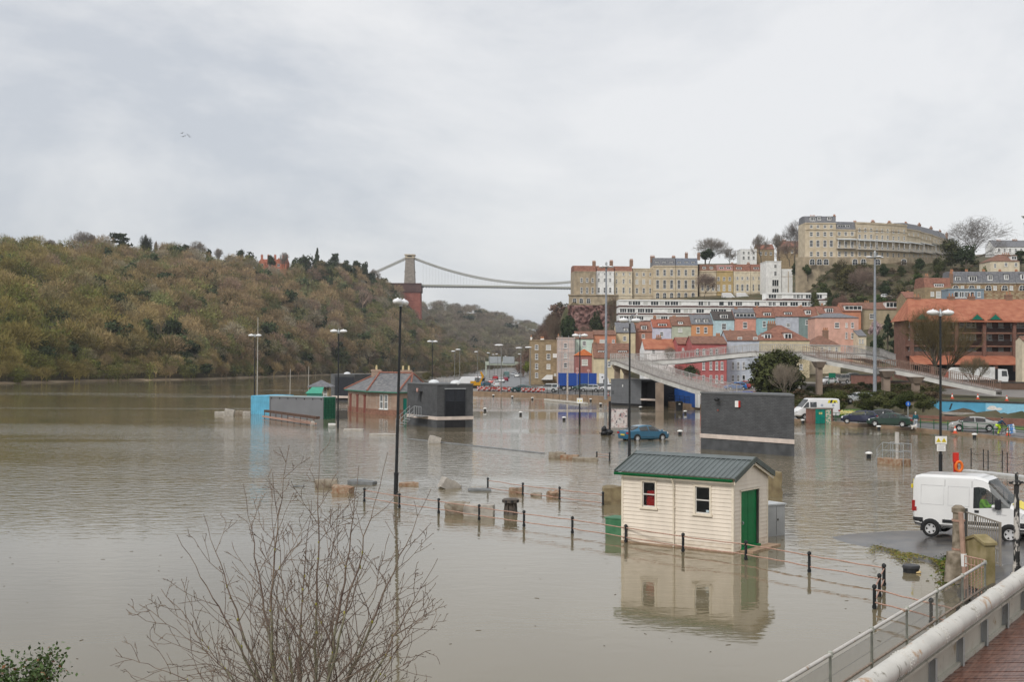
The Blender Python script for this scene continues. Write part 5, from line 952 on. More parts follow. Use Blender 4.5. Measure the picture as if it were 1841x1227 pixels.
# refuse lorry
D = 222; p = pd(1702, 684, D); z = zr(1702, D) + .1; T = thing('refuse_lorry', 'white refuse lorry on the upper road in front of the brick flats', 'lorry', (p.x, D, z), R(-3)); k = D / F
mb = MB(); mb.ext([(0, -1.2, 1.0), (8.2, -1.2, 1.0), (8.2, -1.2, 3.3), (1.2, -1.2, 3.2), (0.1, -1.2, 2.6)], (0, 2.4, 0)); bo = mb.build('hopper', mat('refuse_white', (.62, .62, .6), .6, .12, 1.5), T)
for i in range(6): mb = MB(); mb.box(1.4 + i * 1.2, 1.5 + i * 1.2, -1.26, -1.203, 1.05, 3.1); mb.build('rib', carpaint((.72, .73, .74)), bo)
mb = MB(); mb.box(8.25, 8.7, -1.1, 1.1, 1, 3); mb.box(.3, 8.6, -.9, .9, .6, .998); mb.build('chassis', M_PLASTIC, T)
mb = MB(); mb.ext([(8.75, -1.2, .7), (10.5, -1.2, .7), (10.6, -1.2, 1.5), (10.35, -1.2, 2.9), (8.75, -1.2, 3.0)], (0, 2.4, 0)); cb = mb.build('cab', carpaint((.7, .71, .7)), T)
mb = MB(); mb.ext([(9.4, -1.215, 1.65), (10.4, -1.215, 1.65), (10.25, -1.215, 2.65), (9.4, -1.215, 2.65)], (0, .014, 0)); mb.add([(10.62, -1.05, 1.6), (10.62, 1.05, 1.6), (10.39, 1.05, 2.75), (10.39, -1.05, 2.75)], [(0, 1, 2, 3)]); mb.build('window', M_CARGLASS, cb)
mb = MB(); mb.box(-.05, 0, -1.15, 1.15, 1.0, 2.5); mb.build('tail_board', mat('orange_tail_board', (.5, .1, .06), .6, .1), T)
for x in (2.0, 3.4, 9.4):
    for s in (-1, 1): wo = put(ty, 'wheel', T, (x, s * 1.08, .5)); put(ri, 'rim', wo, (0, 0, 0))
# yellow excavator arm among the traffic
D = 290; p = pd(856, 688, D); T = thing('excavator', 'small yellow excavator with raised arm among the queuing cars', 'excavator', (p.x, D, zr(857, D)), R(20)); M_YEL = mat('plant_yellow', (.6, .3, .01), .5, .1)
mb = MB(); mb.box(-1.2, 1.2, -.9, -.5, 0, .6); mb.box(-1.2, 1.2, .5, .9, 0, .6); mb.build('track', M_TYRE, T); mb = MB(); mb.box(-1.2, .9, -.8, .8, .65, 1.4); mb.box(-1.2, -.3, -.7, .7, 1.4, 1.7); mb.build('body', M_YEL, T)
mb = MB(); mb.hexa([(-.2, -.1, 1.4), (.9, -.1, 1.4), (.9, .75, 1.4), (-.2, .75, 1.4), (-.1, -.05, 2.5), (.7, -.05, 2.5), (.7, .7, 2.5), (-.1, .7, 2.5)]); mb.build('cab', M_CARGLASS, T)
mb = MB(); mb.bar((.8, -.4, 1.2), (1.6, -.4, 2.9), .25, .35); mb.bar((1.6, -.4, 2.9), (1.0, -.4, 3.9), .25, .3); mb.bar((1.0, -.4, 3.9), (1.5, -.4, 2.2), .2, .25); mb.build('arm', M_YEL, T); mb = MB(); mb.ext([(1.3, -.75, 1.7), (1.9, -.75, 1.7), (1.8, -.75, 2.3), (1.4, -.75, 2.3)], (0, .7, 0)); mb.build('bucket', M_PLASTIC, T)
# ================================================================== PEOPLE
def skin(name, verts, edges, rad, m, parent, root=0, sub=2):
    bm = bmesh.new(); ly = bm.verts.layers.skin.verify(); vs = [bm.verts.new(v) for v in verts]
    for a, b in edges: bm.edges.new((vs[a], vs[b]))
    for i, v in enumerate(vs):
        r_ = rad[i]; v[ly].radius = r_ if hasattr(r_, '__len__') else (r_, r_); v[ly].use_root = (i == root)
    me = bpy.data.meshes.new(name); bm.to_mesh(me); bm.free(); me.materials.append(m); o = bpy.data.objects.new(name, me); COL.objects.link(o)
    if parent: o.parent = parent
    s = o.modifiers.new('skin', 'SKIN'); s.use_smooth_shade = True; q = o.modifiers.new('sub', 'SUBSURF'); q.levels = sub; q.render_levels = sub; return o
def chain(*lens):
    E = []; o = 0
    for n in lens: E += [(o + i, o + i + 1) for i in range(n - 1)]; o += n
    return E
def person(label, loc, rz, jacket, trousers, hair, J, seated=False, group=None):
    """J: joints of one pose; the body is one continuous skin, clothes and hair are its children"""
    T = thing('person', label, 'person', loc, rz, group); g = lambda k: Vector(J[k]); mid = lambda a, b, t=.5: a.lerp(b, t)
    V = []; E = []; Rr = []
    def put_(p, r, par=None):
        V.append(tuple(p)); Rr.append(r)
        if par is not None: E.append((par, len(V) - 1))
        return len(V) - 1
    pel = put_(g('pelvis'), (.14, .11)); ch = put_(g('chest'), (.16, .11), put_(mid(g('pelvis'), g('chest')), (.13, .1), pel)); nk = put_(g('neck'), .055, ch); hd = put_(g('head') + Vector((0, 0, -.05)), (.07, .08), nk); hd2 = put_(g('head') + Vector((0, 0, .05)), (.078, .092), hd); put_(g('head') + Vector((0, 0, .12)), .05, hd2)
    put_(g('head') + Vector((0, .1, -.02)), .018, hd); idx = {}
    for s in 'LR':
        a = put_(g('sho' + s), .055, ch); b = put_(g('elb' + s), .04, a); c = put_(g('han' + s), .028, b); idx['h' + s] = c; d = (g('han' + s) - g('elb' + s)).normalized()
        u = d.cross(Vector((0, 0, 1))); u = u.normalized() if u.length > .1 else Vector((1, 0, 0)); pm = put_(g('han' + s) + d * .07, (.035, .018), c)
        for i in range(4): q = put_(g('han' + s) + d * .12 + u * (.027 - .018 * i), .008, pm); put_(g('han' + s) + d * (.165 - .008 * abs(i - 1.4)) + u * (.03 - .02 * i) - Vector((0, 0, .02)), .007, q)
        q = put_(g('han' + s) + d * .04 + u * .045, .01, c); put_(g('han' + s) + d * .09 + u * .05, .008, q)
        h = put_(g('hip' + s), .085, pel); kn = put_(g('kne' + s), .055, h); an = put_(g('ank' + s), .038, kn); put_(g('toe' + s), .035, an)
    body = skin('body', V, E, Rr, M_SKIN, T, 0)
    v = [g('pelvis') + Vector((0, 0, .02)), mid(g('pelvis'), g('chest')), g('chest'), g('neck') - Vector((0, 0, .05))]; e = [(0, 1), (1, 2), (2, 3)]; rr = [(.19, .15), (.185, .145), (.2, .14), .08]
    for s in 'LR': i = len(v); v += [g('sho' + s), g('elb' + s), mid(g('elb' + s), g('han' + s), .93)]; e += [(2, i), (i, i + 1), (i + 1, i + 2)]; rr += [.085, .07, .055]
    skin('jacket', v, e, rr, jacket, T, 0)
    v = [g('pelvis')]; e = []; rr = [(.165, .135)]
    for s in 'LR': i = len(v); v += [g('hip' + s), g('kne' + s), g('ank' + s) + Vector((0, 0, .02))]; e += [(0, i), (i, i + 1), (i + 1, i + 2)]; rr += [.115, .085, .065]
    skin('trousers', v, e, rr, trousers, T, 0)
    for s in 'LR': skin('shoe', [g('ank' + s) + Vector((0, 0, -.02)), mid(g('ank' + s), g('toe' + s)), g('toe' + s)], [(0, 1), (1, 2)], [.05, .05, .04], M_PLASTIC, T, 0, 1)
    mb = MB(); h = g('head'); mb.ell((h.x, h.y - .02, h.z + .05), (.092, .105, .105), 10, 7); mb.build('hair', hair, T, 1)
    return T
def walk(): return dict(pelvis=(0, 0, .95), chest=(0, .02, 1.32), neck=(0, .03, 1.5), head=(0, .05, 1.63), shoL=(-.19, .02, 1.42), elbL=(-.26, -.03, 1.15), hanL=(-.25, .08, .92), shoR=(.19, .02, 1.42), elbR=(.26, -.02, 1.15), hanR=(.24, .1, .92), hipL=(-.1, 0, .9), kneL=(-.11, .08, .5), ankL=(-.12, -.02, .09), toeL=(-.13, .14, .04), hipR=(.1, 0, .9), kneR=(.11, .02, .5), ankR=(.12, -.16, .11), toeR=(.13, -.02, .04))
p = pd(1646, 770, 127.5); person('person in a teal jacket and pale jeans walking along the flooded roadside', (p.x, p.y, zr(1646, 127.5) + .02), R(-10), mat('teal_jacket', (.01, .085, .11), .8, .15), mat('pale_jeans', (.36, .40, .45), .8, .15), mat('grey_hair', (.5, .48, .45)), walk())
p = pd(1643, 770, 126.3); T = thing('dog', 'small white dog at the heels of the person in teal', 'dog', (p.x, p.y, zr(1643, 126.3) + .02), R(20))
skin('body', [(-.22, 0, .33), (0, 0, .33), (.2, 0, .36), (.32, 0, .48), (.45, 0, .47), (-.2, .08, .18), (-.25, .08, .03), (-.2, -.08, .18), (-.25, -.08, .03), (.2, .08, .18), (.2, .08, .03), (.2, -.08, .18), (.2, -.08, .03), (-.33, 0, .42), (-.4, 0, .55), (.3, .05, .57), (.3, -.05, .57)], [(0, 1), (1, 2), (2, 3), (3, 4), (0, 5), (5, 6), (0, 7), (7, 8), (2, 9), (9, 10), (2, 11), (11, 12), (0, 13), (13, 14), (3, 15), (3, 16)], [.1, .1, .12, .08, .04, .05, .03, .05, .03, .045, .03, .045, .03, .03, .015, .025, .025], mat('white_fur', (.65, .62, .58)), T, 1)
# cyclist
p = pd(1796, 781, 117.5); z = zr(1796, 117.5) + .03
J = dict(pelvis=(0, -.12, 1.0), chest=(0, .18, 1.3), neck=(0, .3, 1.45), head=(0, .36, 1.57), shoL=(-.19, .24, 1.38), elbL=(-.24, .4, 1.12), hanL=(-.24, .62, 1.04), shoR=(.19, .24, 1.38), elbR=(.24, .4, 1.12), hanR=(.24, .62, 1.04), hipL=(-.1, -.1, .95), kneL=(-.14, .16, .6), ankL=(-.14, -.02, .1), toeL=(-.15, .14, .05), hipR=(.1, -.1, .95), kneR=(.14, .1, .56), ankR=(.15, -.22, .12), toeR=(.15, -.06, .05))
person('person in navy top and yellow hi-vis trousers bending over a bicycle', (p.x, p.y, z), R(-75), mat('navy_top', (.015, .05, .10), .8, .15), M_HIVIS, mat('dark_helmet', (.03, .03, .04), .4), J)
T = thing('bicycle', 'dark bicycle held by the person in hi-vis trousers', 'bicycle', (p.x + .35, p.y - .25, z), R(10))
for x in (-.5, .5):
    mb = MB(); mb.tube([(x + .33 * math.cos(t), 0, .34 + .33 * math.sin(t)) for t in np.linspace(0, 2 * math.pi, 21)], .018, 6, cap=False)
    for t in np.linspace(0, math.pi, 7)[:-1]: mb.tube([(x + .32 * math.cos(t), 0, .34 + .32 * math.sin(t)), (x - .32 * math.cos(t), 0, .34 - .32 * math.sin(t))], .003, 3)
    mb.build('wheel', M_TYRE, T)
mb = MB()
for a, b in (((-.5, 0, .34), (-.05, 0, .32)), ((-.05, 0, .32), (-.2, 0, .85)), ((-.2, 0, .8), (.36, 0, .82)), ((-.05, 0, .32), (.38, 0, .72)), ((-.5, 0, .34), (-.2, 0, .8)), ((.5, 0, .34), (.34, 0, .95))): mb.tube([a, b], .02, 6)
mb.build('frame', M_BLACK, T); mb = MB(); mb.tube([(.3, -.28, 1.0), (.34, 0, .97), (.3, .28, 1.0)], .014, 6); mb.build('handlebar', M_BLACK, T); mb = MB(); mb.ell((-.2, 0, .9), (.14, .07, .035), 8, 5); mb.build('saddle', M_PLASTIC, T)
T = thing('road_sign', 'blue and white folding sign on the roadside beside the bicycle', 'sign', (p.x + 1.15, p.y - .1, z), R(8)); mb = MB(); mb.obox((0, 0, .62), (.72, .03, .85), 0, 0, R(-8), R(-12)); mb.build('panel', mat('blue_white_sign', (.06, .2, .5), .5, .1, 2.6, col2=(.62, .66, .7), lo=.48, hi=.52), T); mb = MB(); mb.tube([(-.3, .1, 0), (-.3, 0, .3)], .02); mb.tube([(.3, .1, 0), (.3, 0, .3)], .02); mb.tube([(0, .35, 0), (0, 0, .9)], .02); mb.build('leg', M_STEEL, T)
# ================================================================== FOOTBRIDGE WITH RAMPS
M_FASC = mat('pale_footbridge_beam', (.55, .54, .51), .7, .15, .6, detail=8); M_DECKC = mat('footbridge_deck', (.27, .245, .23), .8, .2, 1); M_RAILB = mat('weathered_railing', (.41, .39, .37), .7, .2, 2); M_PIER = mat('tan_concrete_pier', (.27, .21, .165), .85, .2, .8)
FB = thing('footbridge', 'long concrete footbridge with three ramps and railings above the flooded road', 'footbridge', (0, 0, 0))
def flight(pts, wd=3.0, beam=.8, rail=1.15, fasc=M_FASC, railm=M_RAILB):
    P = [pd(a, b, d) for a, b, d in pts]; D_ = []
    for i in range(len(P)): d = (P[min(i + 1, len(P) - 1)] - P[max(i - 1, 0)]); d.z = 0; d.normalize(); D_.append(Vector((-d.y, d.x, 0)))
    mb = MB(); fa = MB(); ra = MB()
    for i in range(len(P) - 1):
        a, b = P[i], P[i + 1]; n0, n1 = D_[i], D_[i + 1]; up = Vector((0, 0, beam))
        mb.hexa([a + n0 * .25 + up * .55, b + n1 * .25 + up * .55, b + n1 * wd + up * .55, a + n0 * wd + up * .55, a + n0 * .25 + up * .92, b + n1 * .25 + up * .92, b + n1 * wd + up * .92, a + n0 * wd + up * .92])
        for o in (0, wd): fa.hexa([a + n0 * o, b + n1 * o, b + n1 * (o + .25), a + n0 * (o + .25), a + n0 * o + up * .82, b + n1 * o + up * .82, b + n1 * (o + .25) + up * .82, a + n0 * (o + .25) + up * .82])
        for o in (.0, wd): fa.hexa([a + n0 * (o - .06) + up * .823, b + n1 * (o - .06) + up * .823, b + n1 * (o + .3) + up * .823, a + n0 * (o + .3) + up * .823, a + n0 * (o - .06) + up, b + n1 * (o - .06) + up, b + n1 * (o + .3) + up, a + n0 * (o + .3) + up], 1)
        ln = (b - a).length; m = max(int(ln / .3), 2)
        for o in (.1, wd + .1):
            ra.bar(a + n0 * o + up + Vector((0, 0, rail)), b + n1 * o + up + Vector((0, 0, rail)), .07, .07); ra.bar(a + n0 * o + up + Vector((0, 0, .12)), b + n1 * o + up + Vector((0, 0, .12)), .05, .05)
            for k in range(m):
                q = a.lerp(b, k / m) + n0.lerp(n1, k / m) * o + up; e = .05 if k % 10 == 0 else .022; ra.box(q.x - e, q.x + e, q.y - .02, q.y + .02, q.z, q.z + rail)
    s = mb.build('span', M_DECKC, FB); fa.build('fascia', [fasc, M_DECKC], s); ra.build('railing', railm, s)
flight([(1160, 657, 206), (1220, 654.5, 201), (1290, 647, 196), (1350, 641.5, 192), (1450, 642.5, 189), (1556, 645.5, 188)], 3)
flight([(1556.5, 645.5, 188), (1585, 650, 193), (1612, 659, 203)], 3)
flight([(1097, 657, 206), (1107, 657.4, 203), (1134, 668, 195), (1182, 687, 181), (1245, 707.4, 167), (1300, 722, 156)], 2.6)
flight([(1097, 656.5, 209.5), (1125, 656.8, 208.8), (1165, 657, 208)], 4)
flight([(1443, 646, 187), (1472, 653.5, 185), (1530, 664.5, 182), (1575, 673, 179), (1600, 671.5, 178), (1640, 679.5, 176), (1692, 692, 173), (1746, 703, 170), (1790, 712, 168)], 3, railm=mat('brownish_railing', (.23, .155, .12), .7, .2, 2))
def pier(px, yt, D, w_=.9, zb=None, flare=True):
    p = pd(px, yt, D); zb = zr(px, D) - 1 if zb is None else zb; mb = MB(); mb.box(p.x - w_ / 2, p.x + w_ / 2, D + .9, D + 2.0, zb, p.z - (.5 if flare else 0))
    if flare: mb.hexa([(p.x - w_ / 2, D + .6, p.z - .5), (p.x + w_ / 2, D + .6, p.z - .5), (p.x + w_ / 2, D + 2.4, p.z - .5), (p.x - w_ / 2, D + 2.4, p.z - .5), (p.x - w_, D + .1, p.z + .45), (p.x + w_, D + .1, p.z + .45), (p.x + w_, D + 3, p.z + .45), (p.x - w_, D + 3, p.z + .45)])
    mb.build('pier', M_PIER, FB)
pier(1188, 689, 178, 1.1, -1.5, False); pier(1111, 660, 204, .9); pier(1128, 667, 201, .9); pier(1477, 656, 183.5, .8); pier(1598, 673, 177, 1.0); pier(1652, 684, 174.5, .9)
# ================================================================== QUAY BUILDINGS
M_GBRICK = brickmat('grey_engineering_brick', (.08, .083, .088), (.105, .108, .113), (.055, .055, .056), .34, .115, .012, .7)
M_DKDOOR = mat('dark_steel_door', (.022, .025, .032), .5, .15, 3)
def quad_building(name, label, cat, A, B, ztop, depth, group=None):
    """box whose front runs from ground point A to ground point B (as seen, first to second); local x along the front, y to the back"""
    d = B - A; d.z = 0; L_ = d.length; rz = math.atan2(d.y, d.x); return thing(name, label, cat, (A.x, A.y, 0), rz, group), L_
class LF:
    """maps photo pixels onto the front plane of a placed thing"""
    def __init__(s, T, back=0.0): s.o = Vector(T.location); s.yaw = T.rotation_euler.z; s.n = Vector((-math.sin(s.yaw), math.cos(s.yaw), 0)); s.u = Vector((math.cos(s.yaw), math.sin(s.yaw), 0)); s.back = back
    def __call__(s, px, py): d = ray(px, py); q = s.o + s.n * s.back - CP; p = CP + d * (q.dot(s.n) / d.dot(s.n)); return (p - s.o).dot(s.u), p.z - s.o.z
GK = 'grey brick flood-gate kiosks'
def kiosk_top(T, L_, dp, zt, domes=()):
    mb = MB(); mb.box(-.06, L_ + .06, -.06, dp + .06, zt, zt + .14); r_ = mb.build('roof', mat('grey_roof_felt', (.14, .145, .15), .8, .1), T)
    for x, y in domes: mb = MB(); mb.ell((x, y, zt + .15), (.62, .62, .36), 14, 8); mb.build('rooflight', mat('opal_rooflight', (.66, .68, .69), .25, .03), r_, 1)
# nearest kiosk, blank brick side
A = at(1260, 808); B = at(1428, 821.5); T, L_ = quad_building('substation', 'windowless grey brick block with pale band, nearest behind the hut', 'kiosk', A, B, 0, 0, GK); f = LF(T)
z0, z1, zt = f(1262, 787.5)[1], f(1262, 780)[1], f(1262, 708)[1]
def foot(e, z0, z1): return MB().ext([(-e, -e, z0), (L_ + e, -e, z0), (L_ - 3.3 + e, 3.4 + e, z0), (1.2 - e, 3.4 + e, z0)], (0, 0, z1 - z0))
foot(0, -1, z0).build('plinth', mat('dark_render', (.075, .078, .082), .8, .25, 1.2), T); foot(.06, z0 + .001, z1).build('band', M_PINKBAND, T); foot(0, z1 + .001, zt).build('wall', M_GBRICK, T); foot(.05, zt + .001, zt + .13).build('roof', mat('grey_roof_felt', (.14, .145, .15), .8, .1), T)
a, z = f(1326, 727); mb = MB(); mb.box(a - .17, a + .17, -.12, -.002, z - .25, z + .25); mb.build('alarm_box', [M_WHITE], T); mb = MB(); mb.box(a + .18, a + .3, -.11, -.002, z - .25, z + .25); mb.build('alarm_box', M_RED, T)
a, z = f(1293, 718); mb = MB(); mb.tube([(a, 0, z), (a, -.3, z)], .06); mb.ell((a + .05, -.38, z - .02), (.22, .16, .16), 10, 6); mb.build('camera', M_PLASTIC, T); a, z = f(1291, 738); mb = MB(); mb.box(a - .08, a + .08, -.05, -.002, z - .06, z + .06); mb.build('sounder', mat('dull_red', (.25, .08, .06)), T)
# substation with louvred doors and steps
C_ = at(786, 770); A = at(732, 763.5); T, L1 = quad_building('substation', 'grey brick block with black louvred doors, white rooflights and steel steps', 'kiosk', A, C_, 0, 0, GK); fl = LF(T)
d = C_ - A; nrm = Vector((-d.y, d.x, 0)).normalized(); wF = 4.2; zt = fl(760, 691.5)[1]; z0, z1 = fl(772, 754.5)[1] , fl(772, 748.5)[1]
mb = MB(); mb.box(0, L1, 0, wF, -1, z0); mb.build('plinth', mat('dark_render', (.05, .052, .055)), T); mb = MB(); mb.box(-.05, L1 + .06, -.06, wF + .06, z0 + .001, z1); mb.build('band', M_PINKBAND, T); mb = MB(); mb.box(0, L1, 0, wF, z1 + .001, zt); mb.build('wall', M_GBRICK, T); kiosk_top(T, L1, wF, zt, [(3.2, 1.8), (7.6, 2.4)])
# its door end is the short face at local x = L1
mb = MB(); mb.box(L1 - .002, L1 + .05, .85, 3.25, z1 + .02, zt - .45)
D_ = mb.build('double_door', M_DKDOOR, T); mb = MB()
for i in range(15): mb.obox((L1 + .075, 2.05, z1 + .2 + i * .1), (.05, 2.2, .06), 0, 0, R(25))
for y in (.85, 2.02, 3.2): mb.box(L1 + .05, L1 + .1, y, y + .06, z1 + .02, zt - .45)
mb.build('louvre', mat('louvre_slat', (.03, .033, .04), .5), D_); mb = MB(); mb.box(L1 + .05, L1 + .12, .8, 3.3, zt - .45, zt - .36); mb.build('door_head', M_STEEL, D_)
mb = MB(); mb.box(L1 + .06, L1 + .09, .85, 3.25, -1, z0 - .05); mb.build('lower_door', M_DARK, T)
a, z = fl(751, 702); mb = MB(); mb.box(a - .15, a + .15, -.1, -.002, z - .22, z + .22); mb.build('alarm_box', mat('pale_pink_box', (.6, .35, .3)), T)
a, z = fl(757, 708); mb = MB(); mb.box(a - .45, a + .45, -1.0, -.002, z + .2, z + .24); mb.box(a - .04, a + .04, -.06, -.002, z - .9, z + .2); mb.build('lamp_bracket', M_PLASTIC, T)
S = T; mb = MB(); x0, z_ = fl(755, 747)
for i in range(6): mb.box(x0 - .6 - i * .0, x0 + .5, -1.2 - i * .28, -.95 - i * .28, z1 - .2 - i * .24, z1 - .15 - i * .24)
mb.box(x0 - .7, x0 + 2.4, -.95, -.06, z1 - .08, z1 - .02); ST_ = mb.build('steps', M_STEEL, S); mb = MB()
for xx in (x0 - .62, x0 + .52):
    for i in (0, 2, 4, 6): y = -.95 - i * .27; zz = z1 - i * .23; mb.tube([(xx, y, zz - .1), (xx, y, zz + 1.0)], .025, 5)
    for h in (.5, 1.0): mb.tube([(xx, -.95, z1 + h), (xx, -2.57, z1 - 1.38 + h)], .025, 5)
for i in range(4): mb.tube([(x0 + .6 + i * .6, -.92, z1), (x0 + .6 + i * .6, -.92, z1 + 1)], .025, 5)
mb.tube([(x0 + .52, -.92, z1 + 1), (x0 + 2.4, -.92, z1 + 1)], .025, 5); mb.build('handrail', M_STEEL, ST_)
# far kiosk behind the slate roofed house
A = pd(601, 720, 214); A.z = 0; B = pd(637.5, 720, 212); T, L_ = quad_building('substation', 'dark grey block with black doors behind the slate roofed brick house', 'kiosk', A, B, 0, 0, GK); f = LF(T); zt = f(615, 674.5)[1]; z0, z1 = f(615, 716)[1], f(615, 712.2)[1]
mb = MB(); mb.box(0, L_, 0, 8, -1, zt); mb.build('wall', M_GBRICK, T); mb = MB(); a = f(587, 700)[0]; mb.box(a, -.003, 1.2, 8, -1, zt + .15); mb.build('side_wall', mat('grey_render', (.12, .125, .13), .8, .15), T); mb = MB(); mb.box(-.2, L_, -.5, -.003, z0, z1); mb.build('band', M_PINKBAND, T); kiosk_top(T, L_, 8, zt, [(2, 1)])
mb = MB(); mb.box(.2, L_ - .1, -.06, -.003, z1 + .05, zt - .35); mb.build('double_door', M_DKDOOR, T)
# clad kiosk under the footbridge
A = pd(1098.5, 725, 204); A.z = 0; B = pd(1153, 729, 198); B.z = 0; T, L_ = quad_building('substation', 'grey horizontally clad kiosk with dark doorway under the footbridge ramp', 'kiosk', A, B, 0, 0, GK); f = LF(T); zt = f(1125, 683.5)[1]; zb = f(1140, 731)[1]
mb = MB(); n = 16; zs = np.linspace(.35, zt, n + 1)
for i in range(n): mb.ext([(0, -.004, zs[i]), (0, -.05, zs[i] + .01), (0, -.012, zs[i + 1] - .004), (0, -.004, zs[i + 1] - .004)], (L_, 0, 0))
mb.build('cladding', mat('grey_cladding', (.135, .14, .148), .6, .1, 1), T); mb = MB(); mb.box(0, L_, 0, 5, -1, zt); mb.build('wall', M_DARK, T); kiosk_top(T, L_, 5, zt)
w2 = f(1179, 700)[0] - L_; mb = MB(); mb.box(L_ + .003, L_ + w2, 1.2, 5, -1, zt - .1); mb.box(L_ + w2 - .35, L_ + w2, .1, 1.2, 1.0, zt); mb.box(L_ + .003, L_ + w2, .1, 5, zt - .25, zt - .02); mb.build('doorway', mat('black_doorway', (.012, .012, .014), .6), T); z1 = f(1165, 717.5)[1]; mb = MB(); mb.box(L_ + .003, L_ + w2 + .1, -.2, 1.2, z1 - .28, z1); mb.build('band', M_PINKBAND, T)
for px in (1102, 1120): a, z = f(px, 706); mb = MB(); mb.box(a - .3, a + .3, -.06, -.052, z - .3, z + .3) if px < 1110 else mb.box(a - .08, a + .08, -.1, -.04, z + .9, z + 1.3); mb.build('vent' if px < 1110 else 'alarm_box', mat('vent_grey', (.08, .085, .09)) if px < 1110 else M_WHITE, T)
# slate roofed brick house standing in the flood
M_HBRICK = brickmat('pinkish_house_brick', (.33, .205, .15), (.39, .28, .21), (.38, .32, .27), .45, .16, .02)
A, B_, C_, D_, E_, F_ = [pd(625.5, 735, 172), pd(664.8, 740, 163), pd(714, 745, 158), pd(733, 740, 161), pd(766, 735, 170), pd(690, 735, 180)]
T = thing('lock_cottage', 'single-storey brick cottage with slate hipped roof standing in the flood', 'house', (B_.x, B_.y, 0)); P = [Vector((p.x - B_.x, p.y - B_.y, 0)) for p in (A, B_, C_, D_, E_, F_)]; ze = pd(664, 703.5, 163).z
mb = MB(); n = 6; mb.add([(p.x, p.y, -1) for p in P] + [(p.x, p.y, ze) for p in P], [(i, (i + 1) % n, n + (i + 1) % n, n + i) for i in range(n)]); mb.build('wall', M_HBRICK, T)
cen = sum(P, Vector()) / 6; EP = [p + (p - cen).normalized() * .75 for p in P]; q1, q2 = pd(683, 670.5, 168), pd(742, 672, 167); R1 = Vector((q1.x - B_.x, q1.y - B_.y, q1.z)); R2 = Vector((q2.x - B_.x, q2.y - B_.y, q2.z))
vs = [(p.x, p.y, ze) for p in EP] + [R1, R2] + [(p.x, p.y, ze - .14) for p in EP]; mb = MB(); mb.add(vs, [(0, 1, 6), (1, 2, 7, 6), (2, 3, 7), (3, 4, 7), (4, 5, 6, 7), (5, 0, 6)], 0); mb.add(vs, [(8 + i, 8 + (i + 1) % 6, (i + 1) % 6, i) for i in range(6)] + [(13, 12, 11, 10, 9, 8)], 1)
rf = mb.build('roof', [mat('mossy_slate', (.10, .105, .115), .65, .3, 2.4, detail=9, col2=(.22, .215, .21)), mat('green_fascia', (.05, .2, .14))], T)
mb = MB()
for a, b in ((EP[0], R1), (EP[1], R1), (R1, R2), (EP[2], R2), (EP[3], R2), (EP[4], R2), (EP[5], R1)):
    a = Vector((a.x, a.y, ze)) if a.z == 0 else a; mb.tube([a + Vector((0, 0, .06)), b + Vector((0, 0, .06))], .13, 6)
mb.build('ridge_tile', mat('red_ridge_tile', (.28, .12, .085), .8, .2), rf)
for px, yt, k in ((677, 657, 1), (730, 658, 2)): q = pd(px, yt, 168.5); chimney_mb(1.3 if k == 1 else 1.6, .9, -1.6, 0, k).build('chimney', [M_HBRICK, mat('cream_pot', (.6, .5, .28))], rf, loc=(q.x - B_.x, q.y - B_.y, q.z - .6))
d = P[2] - P[1]; rz = math.atan2(d.y, d.x); L_ = d.length
for t in (.44, .61): q = P[1].lerp(P[2], t); put(win_mesh(.75, 1.9, 'sash'), 'window', T, (q.x, q.y - .003, 1.75), rz)
d = P[1] - P[0]; rz = math.atan2(d.y, d.x)
for t in (.13, .45, .78):
    q = P[0].lerp(P[1], t); mb = MB(); mb.box(-.42, .42, -.04, .0, .05, 2.35); mb.box(-.5, .5, -.09, -.0, 2.35, 2.55); o_ = mb.build('door', mat('rust_red_door', (.2, .06, .045)), T, loc=(q.x, q.y, 0)); o_.rotation_euler.z = rz; o_.location += Vector((math.sin(rz), -math.cos(rz), 0)) * .01
d = P[3] - P[2]; rz = math.atan2(d.y, d.x); q = P[2].lerp(P[3], .72); mb = MB(); mb.box(-.5, .5, -.05, -.003, .0, 2.2); o_ = mb.build('door', mat('teal_door', (.0, .2, .15)), T, loc=(q.x, q.y, 0)); o_.rotation_euler.z = rz
mb = MB(); n = 6; PP = [p + (p - cen).normalized() * .06 for p in P]; mb.add([(p.x, p.y, -1) for p in PP] + [(p.x, p.y, .75) for p in PP], [(i, (i + 1) % n, n + (i + 1) % n, n + i) for i in range(n)] + [tuple(range(6, 12))]); mb.build('plinth', mat('damp_plinth', (.25, .13, .09), .8, .25), T)
# little bracketed tower and its green lean-to
q = pd(556, 720, 186); T = thing('pump_house', 'small stone tower with slate cap and dark brackets behind the containers', 'building', (q.x, 186, 0)); wq = pd(594, 700, 186).x - q.x; ze = pd(575, 695, 186).z; za = pd(575, 683.5, 188).z
mb = MB(); mb.box(.3, wq - .3, 0, wq - .5, -1, ze - .35); mb.build('wall', mat('honey_stone', (.40, .31, .2), .85, .15, .9), T); mb = MB(); mb.add([(-.25, -.5, ze), (wq + .25, -.5, ze), (wq + .25, wq, ze), (-.25, wq, ze), (wq / 2, wq / 2 - .2, za), (-.25, -.5, ze - .15), (wq + .25, -.5, ze - .15), (wq + .25, wq, ze - .15), (-.25, wq, ze - .15)], [(0, 1, 4), (1, 2, 4), (2, 3, 4), (3, 0, 4), (5, 6, 1, 0), (6, 7, 2, 1), (7, 8, 3, 2), (8, 5, 0, 3), (8, 7, 6, 5)]); mb.build('roof', M_SLATE, T)
for i in range(7): mb = MB(); x = .35 + i * (wq - .7) / 6; mb.box(x - .1, x + .1, -.38, -.003, ze - .6, ze - .152); mb.build('bracket', mat('dark_bracket', (.06, .045, .03)), T)
